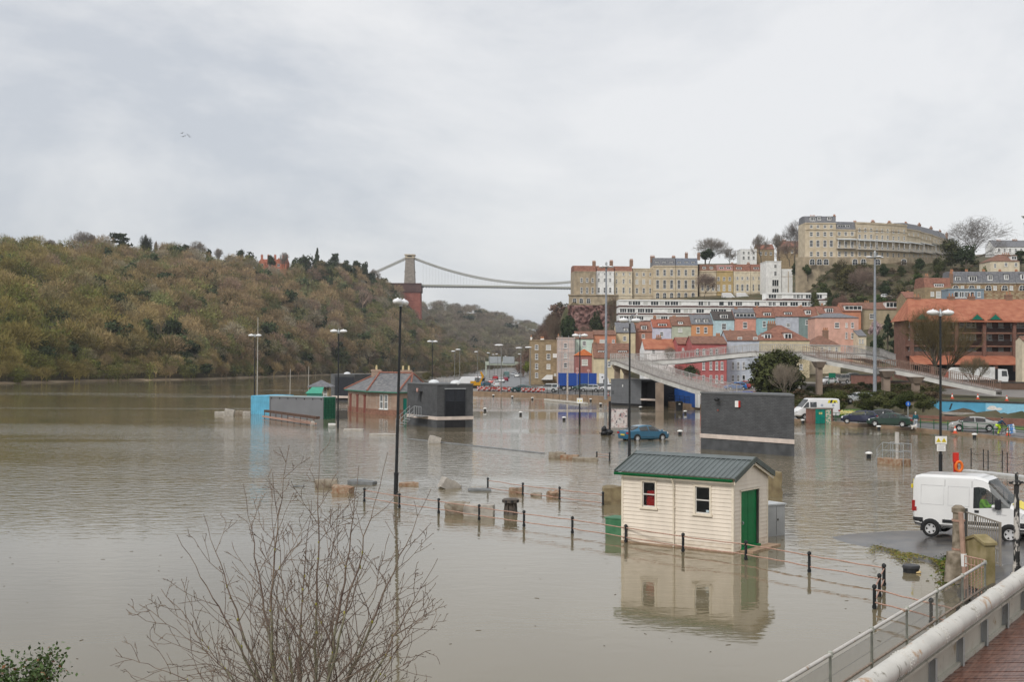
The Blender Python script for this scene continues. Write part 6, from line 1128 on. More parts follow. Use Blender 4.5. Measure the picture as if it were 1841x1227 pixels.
put(win_mesh(.6, 1.4, 'sash'), 'window', T, (wq - .8, -.003, 2.0))
q = pd(549, 720, 178); T = thing('lean_to', 'sea green sloping canopy standing against the small stone tower', 'shelter', (q.x, 178, 0)); wq = pd(579, 700, 178).x - q.x; z1, z2 = pd(560, 697.5, 179).z, pd(560, 708.5, 178).z
mb = MB(); mb.hexa([(0, 0, z2), (wq, 0, z2), (wq, 1.6, z1), (.7, 1.6, z1), (0, 0, z2 + .08), (wq, 0, z2 + .08), (wq, 1.6, z1 + .08), (.7, 1.6, z1 + .08)]); mb.build('canopy', mat('sea_green_sheet', (.06, .32, .22), .5, .1), T); mb = MB(); mb.box(.2, wq - .1, .1, 1.6, -.5, z2 - .002); mb.build('base', mat('sea_green_wall', (.04, .2, .15), .6, .1), T)
# shipping containers
def container(label, A, B, depth, h, m1, m2, endface, cat='container'):
    T, L_ = quad_building('shipping_container', label, cat, A, B, 0, 0); n = int(L_ / .28)
    def wall(a, b, mi, nm, m, smooth=False):
        a = Vector(a); b = Vector(b); d = b - a; ln = d.length; u = d / ln; nn = Vector((u.y, -u.x, 0)); mb = MB(); k = max(int(ln / .3), 3); pts = []
        for i in range(k):
            for t, o in ((0, 0), (.25, 0), (.4, .05), (.75, .05), (.9, 0)): pts.append(a + u * ln * (i + t) / k + nn * (o if not smooth else 0))
        pts.append(b)
        for p, q in zip(pts[:-1], pts[1:]): mb.add([(p.x, p.y, -.3), (q.x, q.y, -.3), (q.x, q.y, h), (p.x, p.y, h)], [(0, 1, 2, 3)])
        return mb.build(nm, m, T, fix=False)
    wall((0, 0, 0), (L_, 0, 0), 0, 'side', m1, smooth=endface == 'flat'); wall((L_, 0, 0), (L_, depth, 0), 0, 'end', m2); wall((L_, depth, 0), (0, depth, 0), 0, 'side', m1); wall((0, depth, 0), (0, 0, 0), 0, 'end', m1)
    mb = MB(); mb.box(-.01, L_ + .01, -.01, depth + .01, h + .001, h + .05); mb.build('roof', m1 if endface != 'flat' else mat('pale_container_roof', (.33, .42, .42)), T)
    mb = MB()
    for x in (-.02, L_ - .1):
        for y in (-.06, depth - .06): mb.box(x, x + .12, y, y + .12, -.3, h)
    mb.box(0, L_, -.06, .0, h - .13, h - .002); mb.build('frame', m1, T); return T, L_
M_LBLUE = mat('light_blue_container', (.13, .42, .60), .6, .12, 1.0, detail=8); M_GREYC = mat('grey_container_side', (.185, .19, .2), .7, .06, .6)
A = pd(451.5, 746, 162); B = pd(484, 747, 161); A.z = B.z = 0; h = pd(468, 712.5, 161.5).z; container('light blue ribbed container standing in the flood, end towards the water', A, B, 6.0, h, M_LBLUE, M_LBLUE, 'rib')
A = pd(485, 750, 152); B = pd(581, 756, 148); A.z = B.z = 0; h = pd(530, 714, 150).z; T, L_ = container('long grey sided container with green barred end beside the blue one', A, B, 2.4, h, M_GREYC, mat('green_container_end', (.02, .15, .08), .6, .15), 'flat')
mb = MB()
for y in (.4, .9, 1.5, 2.0): mb.tube([(L_ + .09, y, .1), (L_ + .09, y, h - .1)], .035, 6)
for z in np.arange(.4, h, .32): mb.box(L_ + .02, L_ + .1, .1, 2.3, z, z + .05)
mb.build('locking_bar', mat('dark_green_bar', (.01, .1, .06)), T); mb = MB()
for x in np.linspace(.3, L_ - .3, 7): mb.box(x - .04, x + .04, -.07, -.002, h - .3, h - .14)
mb.build('clamp', M_PLASTIC, T)
# ================================================================== LAMPS, MASTS, BOLLARDS
def lamp(label, px, pb, pt, yaw, D=None, zb=-.5, lean=0.0, group='double-headed lamp posts in the flood', headw=1.75):
    p = at(px, pb, 0) if D is None else pd(px, 700, D); D = p.y; zt = pd(px, pt, D).z; T = thing('street_lamp', label, 'street lamp', (p.x, D, zb), R(yaw), group); T.rotation_euler.x = 0; h = zt - zb
    if lean: T.rotation_euler = (0, R(lean), R(yaw)) if abs(yaw) < 1 else (R(lean * math.sin(R(yaw))), R(lean * math.cos(R(yaw))), R(yaw))
    mb = MB(); mb.tube([(0, 0, 0), (0, 0, h * .17), (0, 0, h * .172), (0, 0, h - .35)], [.115, .115, .085, .06], 10); mb.lathe([(.13, h * .165), (.13, h * .175)], 10); mb.build('pole', M_BLACK, T, 30)
    mb = MB(); mb.tube([(-headw * .3, 0, h - .30), (0, 0, h - .38), (headw * .3, 0, h - .30)], .04, 6); mb.lathe([(.1, h - .45), (.12, h - .3), (.06, h - .12), (.05, h)], 8); mb.build('bracket', M_STEEL, T)
    for s in (-1, 1):
        mb = MB(); c = s * headw * .285; mb.ell((c, 0, h - .22), (headw * .235, .24, .17), 14, 8); mb.ell((c, 0, h - .05), (.06, .06, .05), 8, 5); hd = mb.build('lamp_head', M_CHROME, T, 1)
        mb = MB(); mb.ell((c, 0, h - .27), (headw * .2, .19, .15), 12, 6); mb.build('lens', mat('grey_lamp_lens', (.4, .41, .42), .2, .05), hd, 1)
    return T
lamp('tallest lamp post, nearest, rising beside the half drowned stones', 711, 890, 536, 76, lean=1.1, zb=-.8)
lamp('lamp post behind the hut with a gull perched on top', 1131.5, 822, 571, 18)
lamp('lamp post standing between the grey container and the brick cottage', 607.5, 770, 592, 0)
lamp('lamp post behind the light blue container with a thin pole beside it', 457.5, 750, 600.5, 0, D=166)
lamp('lamp post with a small square sign near the quay wall', 1042, 765, 600, 0)
lamp('lamp post behind the brick cottage and the louvred block', 777, 730, 612, 25, D=196)
LS = lamp('lamp post carrying yellow warning signs behind the white van', 1691, 858, 556, 8)
lp = at(1131.5, 822, 0)
T = thing('gull', 'gull perched on the lamp post behind the hut', 'bird', (lp.x + .35, lp.y, pd(1131, 571, lp.y).z - .05), R(20)); mb = MB(); mb.ell((0, 0, .16), (.2, .1, .1), 10, 6); mb.ell((.2, 0, .28), (.07, .06, .06), 8, 5); mb.build('body', mat('white_feather', (.7, .7, .7), .8), T, 1); mb = MB(); mb.ell((-.08, 0, .2), (.24, .11, .07), 10, 5); mb.build('wing', mat('grey_feather', (.3, .31, .33), .8), T, 1); mb = MB(); mb.bar((0, .03, 0), (0, .03, .1), .015, .015); mb.bar((0, -.03, 0), (0, -.03, .1), .015, .015); mb.bar((.26, 0, .27), (.33, 0, .26), .02, .02); mb.build('leg', mat('bird_leg', (.4, .2, .05)), T)
GL = 'single lamps along the main road'
for px, py, hw, lb in [(897, 621, 1.7, 'single street lamp, tallest of those along the main road'), (933, 626, 1.5, 'street lamp just before the four-storey brown house'), (950, 625, 1.5, 'street lamp touching the corner of the four-storey brown house'), (856, 633, 1.2, 'street lamp above the yellow excavator'), (878, 635, 1.2, 'street lamp between excavator and gantry leg'), (887, 638, 1.1, 'small street lamp over the gantry sign backs, first of a cluster'), (893, 637.2, 1.1, 'small street lamp over the gantry sign backs, second of a cluster'), (909, 641, 1.1, 'farthest tiny street lamp over the gantry'), (934, 637, 1.3, 'street lamp over the gantry leg on the town side'), (823.5, 629, 1.4, 'street lamp by the river bank scrub, taller of two'), (815, 632, 1.3, 'street lamp by the river bank scrub, lower of two')]:
    D = 2200 * 3.5 / (hor(px) - py); z = zr(px, D) - .2; h = pd(px, py, D).z - z; T = thing('street_lamp', lb, 'street lamp', (gx(px, D), D, z), 0, GL); mb = MB(); mb.tube([(.5, 0, 0), (.5, 0, h - .15)], [.11, .07], 6); mb.build('pole', mat('grey_pole', (.2, .2, .19), .6), T); mb = MB(); mb.ell((0, 0, h), (hw * .55, .35, .2), 10, 6); mb.build('lamp_head', M_CHROME, T, 1)
def mast(label, px, pt, D, n=6):
    z = zr(px, D) - .3; h = pd(px, pt, D).z - z; T = thing('lighting_mast', label, 'mast', (gx(px, D), D, z)); mb = MB(); mb.tube([(0, 0, 0), (0, 0, h * .5), (0, 0, h)], [.3, .22, .13], 12); mb.build('pole', mat('dull_grey_mast', (.27, .29, .32), .55, .1), T, 30)
    mb = MB(); mb.lathe([(.5, h - .75), (.5, h - .65)], 12); mb.lathe([(.16, h - .8), (.2, h), (.05, h + .25)], 10); mb.build('ring', M_STEEL, T)
    for i in range(n): a = 2 * math.pi * i / n + .3; mb = MB(); mb.ell((1.0 * math.cos(a), 1.0 * math.sin(a), h - .7), (.42, .42, .14), 10, 6); mb.bar((.3 * math.cos(a), .3 * math.sin(a), h - .7), (.7 * math.cos(a), .7 * math.sin(a), h - .7), .08, .08); mb.build('floodlight', M_CHROME, T, 1)
mast('tall grey lighting mast in front of the cliff-top terrace', 1089.5, 473, 216); mast('tall grey lighting mast in front of the crescent gardens', 1573, 454, 178, 4); mast('tall mast at the frame edge, only one lamp showing beside a dark pine', 1855, 379, 150, 4)
GB_ = 'white-capped mooring bollards'; BL = [(1562, 825, 'white-capped bollard nearest the drowned steps, largest of them'), (1580, 774, 'white-capped bollard in front of the dark green saloon'), (1752, 789, 'white-capped bollard in front of the silver saloon'), (1443.5, 762, 'white-capped bollard beside the brick kiosk'), (1222.5, 783, 'white-capped bollard between the blue car and the grey block'), (1014, 757, 'white-capped bollard in open water before the lamp with the square sign'), (936, 747, 'white-capped bollard alone in mid water'), (872, 740, 'white-capped bollard beside the louvred block'), (1080, 730.5, 'white-capped bollard at the left of the clad kiosk'.replace('at the left of', 'just before')), (1151.5, 737, 'white-capped bollard at the corner of the clad kiosk'), (1232, 745, 'white-capped bollard under the end of the ramp'), (921, 717, 'white-capped bollard near the quay wall, second of the far row'), (957, 719.5, 'white-capped bollard near the quay wall, third of the far row'), (887, 714, 'white-capped bollard near the quay wall, first of the far row'), (1062, 722, 'white-capped bollard close under the quay railing')]
bp = None
for px, py, lb in BL:
    p = at(px, py, 0)
    if bp is None:
        bp = thing('bollard', lb, 'bollard', (p.x, p.y, -.3), 0, GB_); mb = MB(); mb.lathe([(.2, 0), (.17, .3), (.16, .62)], 14); mb.build('post', M_BLACK, bp, 30); mb = MB(); mb.lathe([(.1, .615), (.25, .64), (.265, .69), (.22, .76), (.08, .8)], 16); mb.build('cap', mat('white_bollard_cap', (.74, .74, .72), .5, .08), bp, 40)
    else: c = copy_tree(bp); c.location = (p.x, p.y, -.3); c['label'] = lb
# ================================================================== RAILINGS
def railing(label, pts, ht=.62, rails=(.56, .2), m=M_RUST, name='railing', pr=.05, gap=None, rr=.022, pm=M_BLACK, base=-.6, group=None, sag=.0, cat='railing', ball=True):
    """pts: world points of the posts at water or ground level"""
    o = pts[0]; T = thing(name, label, cat, o, 0, group); r = np.random.default_rng(len(pts)); Q = [p - o for p in pts]
    for q in Q:
        mb = MB(); mb.tube([q + Vector((0, 0, base)), q + Vector((0, 0, ht - .05))], pr, 8)
        if ball: mb.lathe([(pr * .8, ht - .05), (pr * 1.45, ht), (pr * 1.2, ht + .06), (pr * .3, ht + .09)], 8, q); mb.lathe([(pr * 1.35, .02), (pr * 1.35, .1)], 8, q)
        mb.build('post', pm, T, 30)
    for h in rails:
        P = []
        for a, b in zip(Q[:-1], Q[1:]):
            for k in range(6): t = k / 6; P.append(a.lerp(b, t) + Vector((0, 0, h - sag * 4 * t * (1 - t) + r.normal(0, .008))))
        P.append(Q[-1] + Vector((0, 0, h))); mb = MB(); mb.tube(P, rr, 6); mb.build('rail', m, T, 1)
    return T
A_ = [at(x, y, 0) for x, y in [(655, 903), (718, 914), (788.6, 924), (861.4, 936), (942, 948), (1029, 960), (1125, 976), (1228, 993), (1341, 1008), (1455, 1030), (1589, 1054)]]
railing('long rusty railing with black posts running through the flood before the hut', A_)
railing('short black posted railing turning back at the corner by the dock fence', [at(1589.5, 1054.5, 0), at(1581, 1074, 0), at(1572, 1096, 0), at(1674, 1123, 0), at(1722, 1136, 0)])
railing('low rusty railing behind the drowned stones, away from the hut', [at(x, y, 0) for x, y in [(877, 881), (940, 891), (1006, 899), (1084, 909)]], .58, (.5, .1))
railing('short railing around the drowned blocks beside the hut roof', [at(x, y, 0) for x, y in [(1073, 828), (1096, 829.5)]], .55, (.45, .25), rr=.02)
railing('row of thin black posts with chains near the lifebuoy', [at(x, y, 0) for x, y in [(1746, 839), (1768, 841), (1776.5, 843), (1802, 843), (1811, 848), (1842, 847)]], 1.15, (.95, .5), m=M_BLACK, pr=.035, rr=.012, sag=.12)
zq = lambda px, o=.4: Vector((gx(px, edge(px) + o), edge(px) + o, zr(px, edge(px) + o)))
railing('dark green roadside railing along the flooded kerb', [zq(x) for x in (1441, 1462, 1482, 1503, 1523, 1543, 1564, 1585, 1608, 1632, 1655, 1679, 1704, 1730.5, 1757, 1785.6, 1813, 1842)], 1.05, (1.0, .55), m=M_GREEN2, pr=.045, rr=.03, pm=M_GREEN2, base=-.2, ball=False)
T = railing('black iron railing along the quay wall in front of the queuing traffic', [zq(x) for x in np.linspace(862, 1096, 24)], 1.15, (1.1, .15), m=M_BLACK, pr=.05, rr=.035, base=-.1, ball=False); mb = MB(); o = T.location
for px in np.linspace(862, 1096, 260): p = zq(px) - o; mb.box(p.x - .012, p.x + .012, p.y - .012, p.y + .012, p.z + .15, p.z + 1.1)
mb.build('bars', M_BLACK, T)
railing('railing on the ground below the ramp beside the blue hoarding', [zq(x) for x in np.linspace(1196, 1258, 8)], 1.1, (1.05, .55), m=M_BLACK, pr=.04, rr=.03, base=-.1, ball=False)
railing('pale railings along the river bank beyond the cottage', [Vector((gx(x, D), D, zr(x, D))) for x, D in zip(np.linspace(772, 862, 14), np.linspace(405, 300, 14))], 1.1, (1.05, .6), m=mat('pale_rail', (.5, .47, .44)), pr=.06, rr=.05, pm=mat('pale_rail', (.5, .47, .44)), base=-.1, ball=False)
# ================================================================== TOWN FURNITURE
def wall_(label, p0, p1, D0, D1, zt, m, zb=-.2, th=.4, cop=None, name='brick_wall', cat='wall'):
    a = Vector((gx(p0, D0), D0, 0)); b = Vector((gx(p1, D1), D1, 0)); d = b - a; T = thing(name, label, cat, a, math.atan2(d.y, d.x)); L_ = d.length; mb = MB(); mb.box(0, L_, 0, th, zb, zt); mb.build('wall', m, T)
    if cop: mb = MB(); mb.box(-.05, L_ + .05, -.08, th + .08, zt + .002, zt + .2); mb.build('coping', cop, T)
    return T, L_
M_RBRK = brickmat('old_red_brick', (.2, .075, .055), (.26, .11, .08), (.2, .15, .12)); M_DKC = mat('dark_wet_concrete', (.06, .055, .05), .7, .3, 1)
wall_('low red brick wall along the verge behind the silver saloon', 1634, 1900, 144.5, 133, 1.05, M_RBRK, .1)
T, L_ = wall_('retaining wall painted with a blue sky mural beneath the upper road', 1672, 1930, 157, 142, 2.35, mat('mural_blue', (.09, .33, .5), .8, .1, .5), .2, .5, M_DKC, 'mural_wall'); f = LF(T)
def patch(poly, m, nm, off): mb = MB(); mb.ext([(*(lambda q: (q[0], -off, q[1]))(f(x, y)),) for x, y in poly], (0, off - .002, 0)); return mb.build(nm, m, T)
patch([(1772, 724), (1925, 728), (1925, 748), (1772, 745)], mat('mural_pale_blue', (.25, .52, .68), .8, .06), 'painted_sky', .006); patch([(1784 + 9 * math.cos(t) * (1 + .2 * math.sin(3 * t)), 734 + 4 * math.sin(t)) for t in np.linspace(0, 6, 18)], mat('mural_white', (.7, .66, .62), .8, .1), 'painted_cloud', .012); patch([(1796 + 6 * math.cos(t), 736 + 2.4 * math.sin(t)) for t in np.linspace(0, 6, 14)], mat('mural_white', (.7, .66, .62)), 'painted_cloud', .014)
patch([(1690, 744), (1716, 738), (1732, 734), (1745, 737), (1758, 743), (1758, 746), (1690, 746)], mat('mural_brown', (.12, .09, .06), .8, .2), 'painted_hill', .012); patch([(1706, 737), (1709, 737), (1713, 726), (1710, 726)], mat('mural_dark', (.03, .05, .06)), 'painted_crane', .012)
mb = MB(); a, z = f(1700, 741); b = f(1785, 744)[0]; mb.box(a, b, -1.2, -.02, z - .3, z); mb.build('ledge', M_CONC, T)
wall_('brown brick wall edging the upper road behind the right-hand ramp'.replace('right-hand', 'lower'), 1585, 1960, 206, 196, 4.05, brickmat('brown_brick', (.13, .075, .05), (.17, .1, .07), (.12, .09, .07)), 2.2, .4, M_DKC)
wall_('red brick retaining wall below the sloping side street', 1530, 1600, 222, 212, 5.0, M_RBRK, 2, .5, M_DKC); wall_('dark low wall beneath the footbridge and the side street', 1440, 1590, 205, 203, 3.7, M_DKC, 2, .4); wall_('rusty brick wall under the big ivy-clad tree', 1350, 1440, 196, 192, 2.6, M_RBRK, .5, .4)
T, L_ = wall_('low wall and red barrier boards behind the white chevron van', 1418, 1500, 165, 162, 1.2, M_RBRK, .2, .3)
def cone(label, px, D, z=None): T = thing('traffic_cone', label, 'traffic cone', (gx(px, D), D, zr(px, D) + .03 if z is None else z), 0, 'orange traffic cones'); mb = MB(); mb.box(-.22, .22, -.22, .22, 0, .05); mb.lathe([(.17, .05), (.13, .28)], 12); mb.lathe([(.09, .52), (.03, .75)], 12); mb.build('body', mat('cone_orange', (.65, .1, .04), .5, .05), T); mb = MB(); mb.lathe([(.132, .28), (.092, .52)], 12); mb.build('reflective_band', M_WHITE, T)
cone('orange cone on the road by the front wheel of the silver saloon', 1717, 119.5); cone('orange cone on the upper path, first above the mural', 1712, 167); cone('orange cone on the upper path, midway above the mural', 1758, 165); cone('orange cone on the upper path at the foot of the ramp', 1810, 160); cone('orange cone in the water at the foot of the tall grey mast', 1094, 227.5); cone('small orange cone beside the chevron van roof', 1443, 160); cone('orange cone beyond the bicycle', 1812, 117)
p = Vector((gx(1632.5, 131.5), 131.5, zr(1632, 131))); T = thing('road_sign', 'round blue sign on a grey post by the flooded road', 'sign', p); h = pd(1632, 722, 131.5).z - p.z; mb = MB(); mb.tube([(0, 0, 0), (0, 0, h)], .045, 8); mb.build('post', M_STEEL, T); mb = MB(); mb.ext([(.26 * math.cos(t), -.06, h - .27 + .26 * math.sin(t)) for t in np.linspace(0, 2 * math.pi, 21)[:-1]], (0, .02, 0)); d_ = mb.build('disc', mat('sign_blue', (.01, .12, .5), .4, .03), T)
mb = MB(); mb.ell((.0, -.07, h - .17), (.035, .01, .035)); mb.bar((0, -.07, h - .22), (0, -.07, h - .36), .06, .012); mb.bar((0, -.07, h - .34), (.05, -.07, h - .44), .03, .012); mb.bar((0, -.07, h - .34), (-.05, -.07, h - .44), .03, .012); mb.build('symbol', M_WHITE, d_)
p = Vector((gx(1496, 201), 201, 2.2)); T = thing('road_sign', 'green direction sign on two posts below the side street', 'sign', p); h = pd(1496, 671, 201).z - 2.2; mb = MB(); mb.tube([(-.5, 0, 0), (-.5, 0, h)], .06); mb.tube([(.5, 0, 0), (.5, 0, h)], .06); mb.build('post', M_GREEN2, T); mb = MB(); mb.box(-.55, .55, -.1, -.06, h - .8, h); mb.build('panel', mat('sign_green', (.01, .17, .1), .5, .05), T)
# brick kiosk with teal doors and painted side
p = at(1460, 763, 0); q = at(1497.5, 762.5, 0); T, L_ = quad_building('utility_kiosk', 'small brick kiosk with teal doors and graffiti beside the white chevron van', 'kiosk', p, q, 0, 0); f = LF(T); zt = f(1478, 735.5)[1]; mb = MB(); mb.box(0, L_, 0, 1.3, -.5, zt); mb.build('wall', M_RBRK, T); mb = MB(); mb.box(-.1, L_ + .1, -.1, 1.4, zt + .002, zt + .12); mb.build('roof', M_CONC, T)
a, b = f(1466, 750)[0], f(1483, 750)[0]; mb = MB(); mb.box(a, b, -.04, -.002, .02, zt - .08); mb.box((a + b) / 2 - .01, (a + b) / 2 + .01, -.05, -.04, .02, zt - .08, 1); mb.box((a + b) / 2 - .2, (a + b) / 2 + .25, -.046, -.041, zt - .65, zt - .4, 2); mb.build('double_door', [mat('teal_door_paint', (.0, .21, .16), .5, .2, 4), M_DARK, mat('notice_yellow', (.55, .5, .2))], T)
a, b = f(1484.5, 750)[0], f(1494, 750)[0]; mb = MB(); mb.box(a, b, -.03, -.002, .0, zt - .1); mb.build('graffiti', mat('graffiti_patch', (.08, .3, .2), .7, .2, 5, detail=2, col2=(.6, .56, .45), lo=.45, hi=.55), T)
# hoarding and bin under the ramp
T, L_ = wall_('blue hoarding under the footbridge ramp behind the railing', 1192, 1250, 205, 186, 2.9, mat('hoarding_blue', (.015, .085, .33), .6, .12, .6), .3, .2, None, 'hoarding', 'hoarding'); mb = MB(); mb.box(L_ + .003, L_ + 1.6, 0, .3, .3, 2.5); mb.build('end_panel', M_WHITE, T)
p = at(1221, 739, 0); T = thing('litter_bin', 'black bin standing in the flood under the ramp', 'bin', (p.x, p.y, -.3)); mb = MB(); mb.hexa([(-.42, -.35, 0), (.42, -.35, 0), (.42, .35, 0), (-.42, .35, 0), (-.5, -.42, 1.5), (.5, -.42, 1.5), (.5, .42, 1.5), (-.5, .42, 1.5)]); mb.build('body', M_PLASTIC, T); mb = MB(); mb.hexa([(-.52, -.44, 1.503), (.52, -.44, 1.503), (.52, .44, 1.503), (-.52, .44, 1.503), (-.4, -.3, 1.72), (.4, -.3, 1.72), (.4, .3, 1.72), (-.4, .3, 1.72)]); mb.build('lid', M_BLACK, T); mb = MB(); mb.box(-.15, .15, -.44, -.42, 1.2, 1.4); mb.build('label_plate', M_WHITE, T)
D = 175; T = thing('skip', 'low bright blue skip behind the grey block below the big ivy tree', 'skip', (gx(1327, D), D, zr(1327, D))); zt = pd(1327, 704.5, D).z - zr(1327, D); mb = MB(); mb.hexa([(-1.5, -.8, 0), (1.5, -.8, 0), (1.5, .8, 0), (-1.5, .8, 0), (-1.9, -.9, zt), (1.9, -.9, zt), (1.9, .9, zt), (-1.9, .9, zt)]); mb.build('body', mat('skip_blue', (.01, .07, .5), .5, .1), T); mb = MB(); mb.box(-1.95, 1.95, -.98, -.9, zt - .15, zt + .02); mb.build('rim', mat('skip_blue', (.01, .07, .5)), T)
# notice board with peeling posters
a, b = at(1096, 780, 0), at(1130, 780, 0); T, L_ = quad_building('notice_board', 'tall flooded notice board covered in torn pinkish posters by the blue car', 'notice board', a, b, 0, 0); f = LF(T); z0, z1, zp = f(1112, 769.5)[1], f(1112, 736)[1], f(1096, 722)[1]
mb = MB(); mb.box(-.1, .1, -.1, .1, -.5, zp); mb.build('post', M_PLASTIC, T); mb = MB(); mb.box(L_ - .12, L_ + .12, -.1, .1, -.5, z1 + .1); mb.build('post', M_PLASTIC, T); mb = MB(); mb.box(.103, L_ - .123, -.03, .03, z0, z1); mb.build('board', mat('torn_posters', (.28, .2, .2), .8, .3, 3.2, detail=3, col2=(.62, .55, .53), lo=.36, hi=.46), T)
r = np.random.default_rng(12); mb = MB()
for i in range(60): x, z = r.uniform(.15, L_ - .4), r.uniform(z0 + .02, z1 - .3); mb.box(x, x + r.uniform(.06, .26), -.034 - .0003 * i, -.0305, z, z + r.uniform(.06, .28), int(r.choice(3, p=[.55, .3, .15])))
mb.build('posters', [mat('poster_white', (.6, .57, .56), .8, .1), mat('poster_pink', (.5, .34, .33), .8, .1), mat('poster_dark', (.16, .15, .16), .8, .2)], T)
p = at(1088, 783, 0); T = thing('rubbish_heap', 'black tarpaulin covered heap of rubbish in the water by the notice board', 'rubbish', (p.x, p.y, -.1)); r = np.random.default_rng(4); mb = MB()
for i in range(9): c = r.normal(0, 1, 3) * (.28, .2, .14) + (0, 0, .42); mb.ell(c, (r.uniform(.2, .36), r.uniform(.2, .3), r.uniform(.2, .42)), 9, 6)
mb.build('heap', mat('black_tarpaulin', (.015, .016, .018), .35, .3, 5, bump=.6), T, 1); mb = MB(); mb.bar((-.6, -.1, .3), (.9, -.15, .15), .1, .08); mb.build('plank', M_DKC, T)
# sign gantry
D = 550; x0, x1 = gx(874, D), gx(946, D); T = thing('sign_gantry', 'pale green road sign gantry spanning the distant main road', 'gantry', (x0, D, 1)); w_ = x1 - x0; zt = pd(910, 650.5, D).z - 1; zl_ = pd(910, 657, D).z - 1; M_GANT = mat('pale_green_gantry', (.45, .5, .42), .6, .1)
mb = MB(); mb.box(-.3, w_ + .3, -.6, .6, zl_, zt); mb.build('beam', M_GANT, T)
for x in (0, w_): mb = MB(); mb.box(x - .3, x + .3, -.3, .3, -.5, zl_ - .003); mb.build('leg', M_GANT, T)
for a, b in ((879, 902), (904, 925)): mb = MB(); a, b = gx(a, D) - x0, gx(b, D) - x0; zs = pd(900, 641.5, D).z - 1; mb.box(a, b, -.9, -.7, zt - .8, zs); mb.build('sign_back', mat('sign_back_grey', (.38, .41, .43), .6, .1), T)
# road-works barriers beside the queue
r = np.random.default_rng(2); B0 = None
for i, px in enumerate(np.linspace(866, 972, 13)):
    D = edge(px) + 3.2 + r.uniform(0, 3); p = (gx(px, D), D, zr(px, D) + .02)
    if B0 is None:
        B0 = thing('barrier', 'red and white plastic barrier in the row beside the queuing cars', 'barrier', p, 0, 'red and white barriers'); mb = MB(); mb.box(-.95, .95, -.03, .03, .2, .95); mb.build('panel', mat('barrier_red', (.55, .07, .05), .5, .1, 2.2, detail=0, col2=(.62, .6, .58), lo=.5, hi=.53), B0); mb = MB(); mb.box(-.8, -.5, -.3, .3, 0, .198); mb.build('foot', M_TYRE, B0); mb = MB(); mb.box(.5, .8, -.3, .3, 0, .198); mb.build('foot', M_TYRE, B0)
    else: c = copy_tree(B0); c.location = p; c.rotation_euler.z = r.normal(0, .3)
# white lock beam with post near the quay
a, b = at(980, 721, 0), at(1055, 728, 0); T, L_ = quad_building('lock_gate', 'pale lock gate beam with posts lying at the foot of the quay wall', 'lock gate', a, b, 0, 0); mb = MB(); mb.box(0, L_, -.25, .25, .05, .35); mb.build('beam', mat('pale_beam', (.55, .53, .48)), T); mb = MB()
for x in np.linspace(.3, L_ - .3, 7): mb.tube([(x, .2, .3), (x, .2, 1.4)], .03, 5)
mb.tube([(.3, .2, 1.38), (L_ - .3, .2, 1.38)], .03, 5); mb.build('handrail', M_BLACK, T); p = at(1020, 724.5, 0); T = thing('depth_post', 'tall pale gauge post beside the lock gate beam', 'post', (p.x, p.y, -.5)); mb = MB(); h = pd(1020, 667, p.y).z + .5; mb.box(-.14, .14, -.14, .14, 0, h); mb.build('post', mat('peeling_white', (.45, .4, .36), .8, .3, 6), T); mb = MB(); mb.box(-.16, .16, -.16, .16, .5, .9); mb.build('base_band', mat('orange_band', (.4, .2, .1)), T)
p = at(1042, 765, 0); T = thing('warning_sign', 'small square yellow-marked sign fixed low on a lamp post', 'sign', (p.x, p.y - .14, 0)); mb = MB(); z = pd(1043, 721, p.y).z; mb.box(-.33, .33, -.02, .02, z - .3, z + .3); mb.build('panel', M_WHITE, T)
for s in (-1, 1): mb = MB(); mb.ext([(s * .15 - .1, -.03, z - .08), (s * .15 + .1, -.03, z - .08), (s * .15, -.03, z + .11)], (0, .008, 0)); mb.build('triangle', mat('warning_yellow', (.7, .55, .02), .5, .05), T)
for px, py0, py1, D, lb in ((1058, 690, 664, 246, 'thin signpost in front of the blue trailer, nearer the cab'), (1038, 690, 661, 250, 'thin signpost with two small round signs in front of the blue trailer')):
    T = thing('road_sign', lb, 'sign', (gx(px, D), D, zr(px, D))); h = pd(px, py1, D).z - zr(px, D); mb = MB(); mb.tube([(0, 0, 0), (0, 0, h)], .05); mb.build('post', M_STEEL, T)
    for k in range(2 if px < 1050 else 1): mb = MB(); mb.ext([(.3 * math.cos(t), -.08, h - .3 - .75 * k + .3 * math.sin(t)) for t in np.linspace(0, 6.2, 16)], (0, .03, 0)); mb.build('disc', mat('sign_pale_red', (.5, .3, .28)), T)
T = thing('yellow_post_box', 'small yellow grit bin on a post beside the clad kiosk doorway', 'box', (gx(1183, 196), 196, 1.4)); mb = MB(); mb.box(-.22, .22, -.2, .2, 1.2, 1.9); mb.build('box', mat('grit_yellow', (.6, .4, .03)), T); mb = MB(); mb.tube([(0, 0, -1), (0, 0, 1.198)], .06); mb.build('post', M_PLASTIC, T)
for px, y0, y1, D, lb in ((463, 705, 571, 168, 'thin grey pole rising beside the lamp post behind the blue container'), (522, 712, 664, 200, 'short slim pole in the water behind the grey container'), (555, 692, 659, 205, 'slim pole in the water just before the small stone tower')):
    T = thing('pole', lb, 'pole', (gx(px, D), D, -1)); mb = MB(); mb.tube([(0, 0, 0), (.02 * D / 100, 0, pd(px, y1, D).z + 1)], [.09, .05], 6); mb.build('pole', mat('pale_pole', (.4, .38, .34)), T)
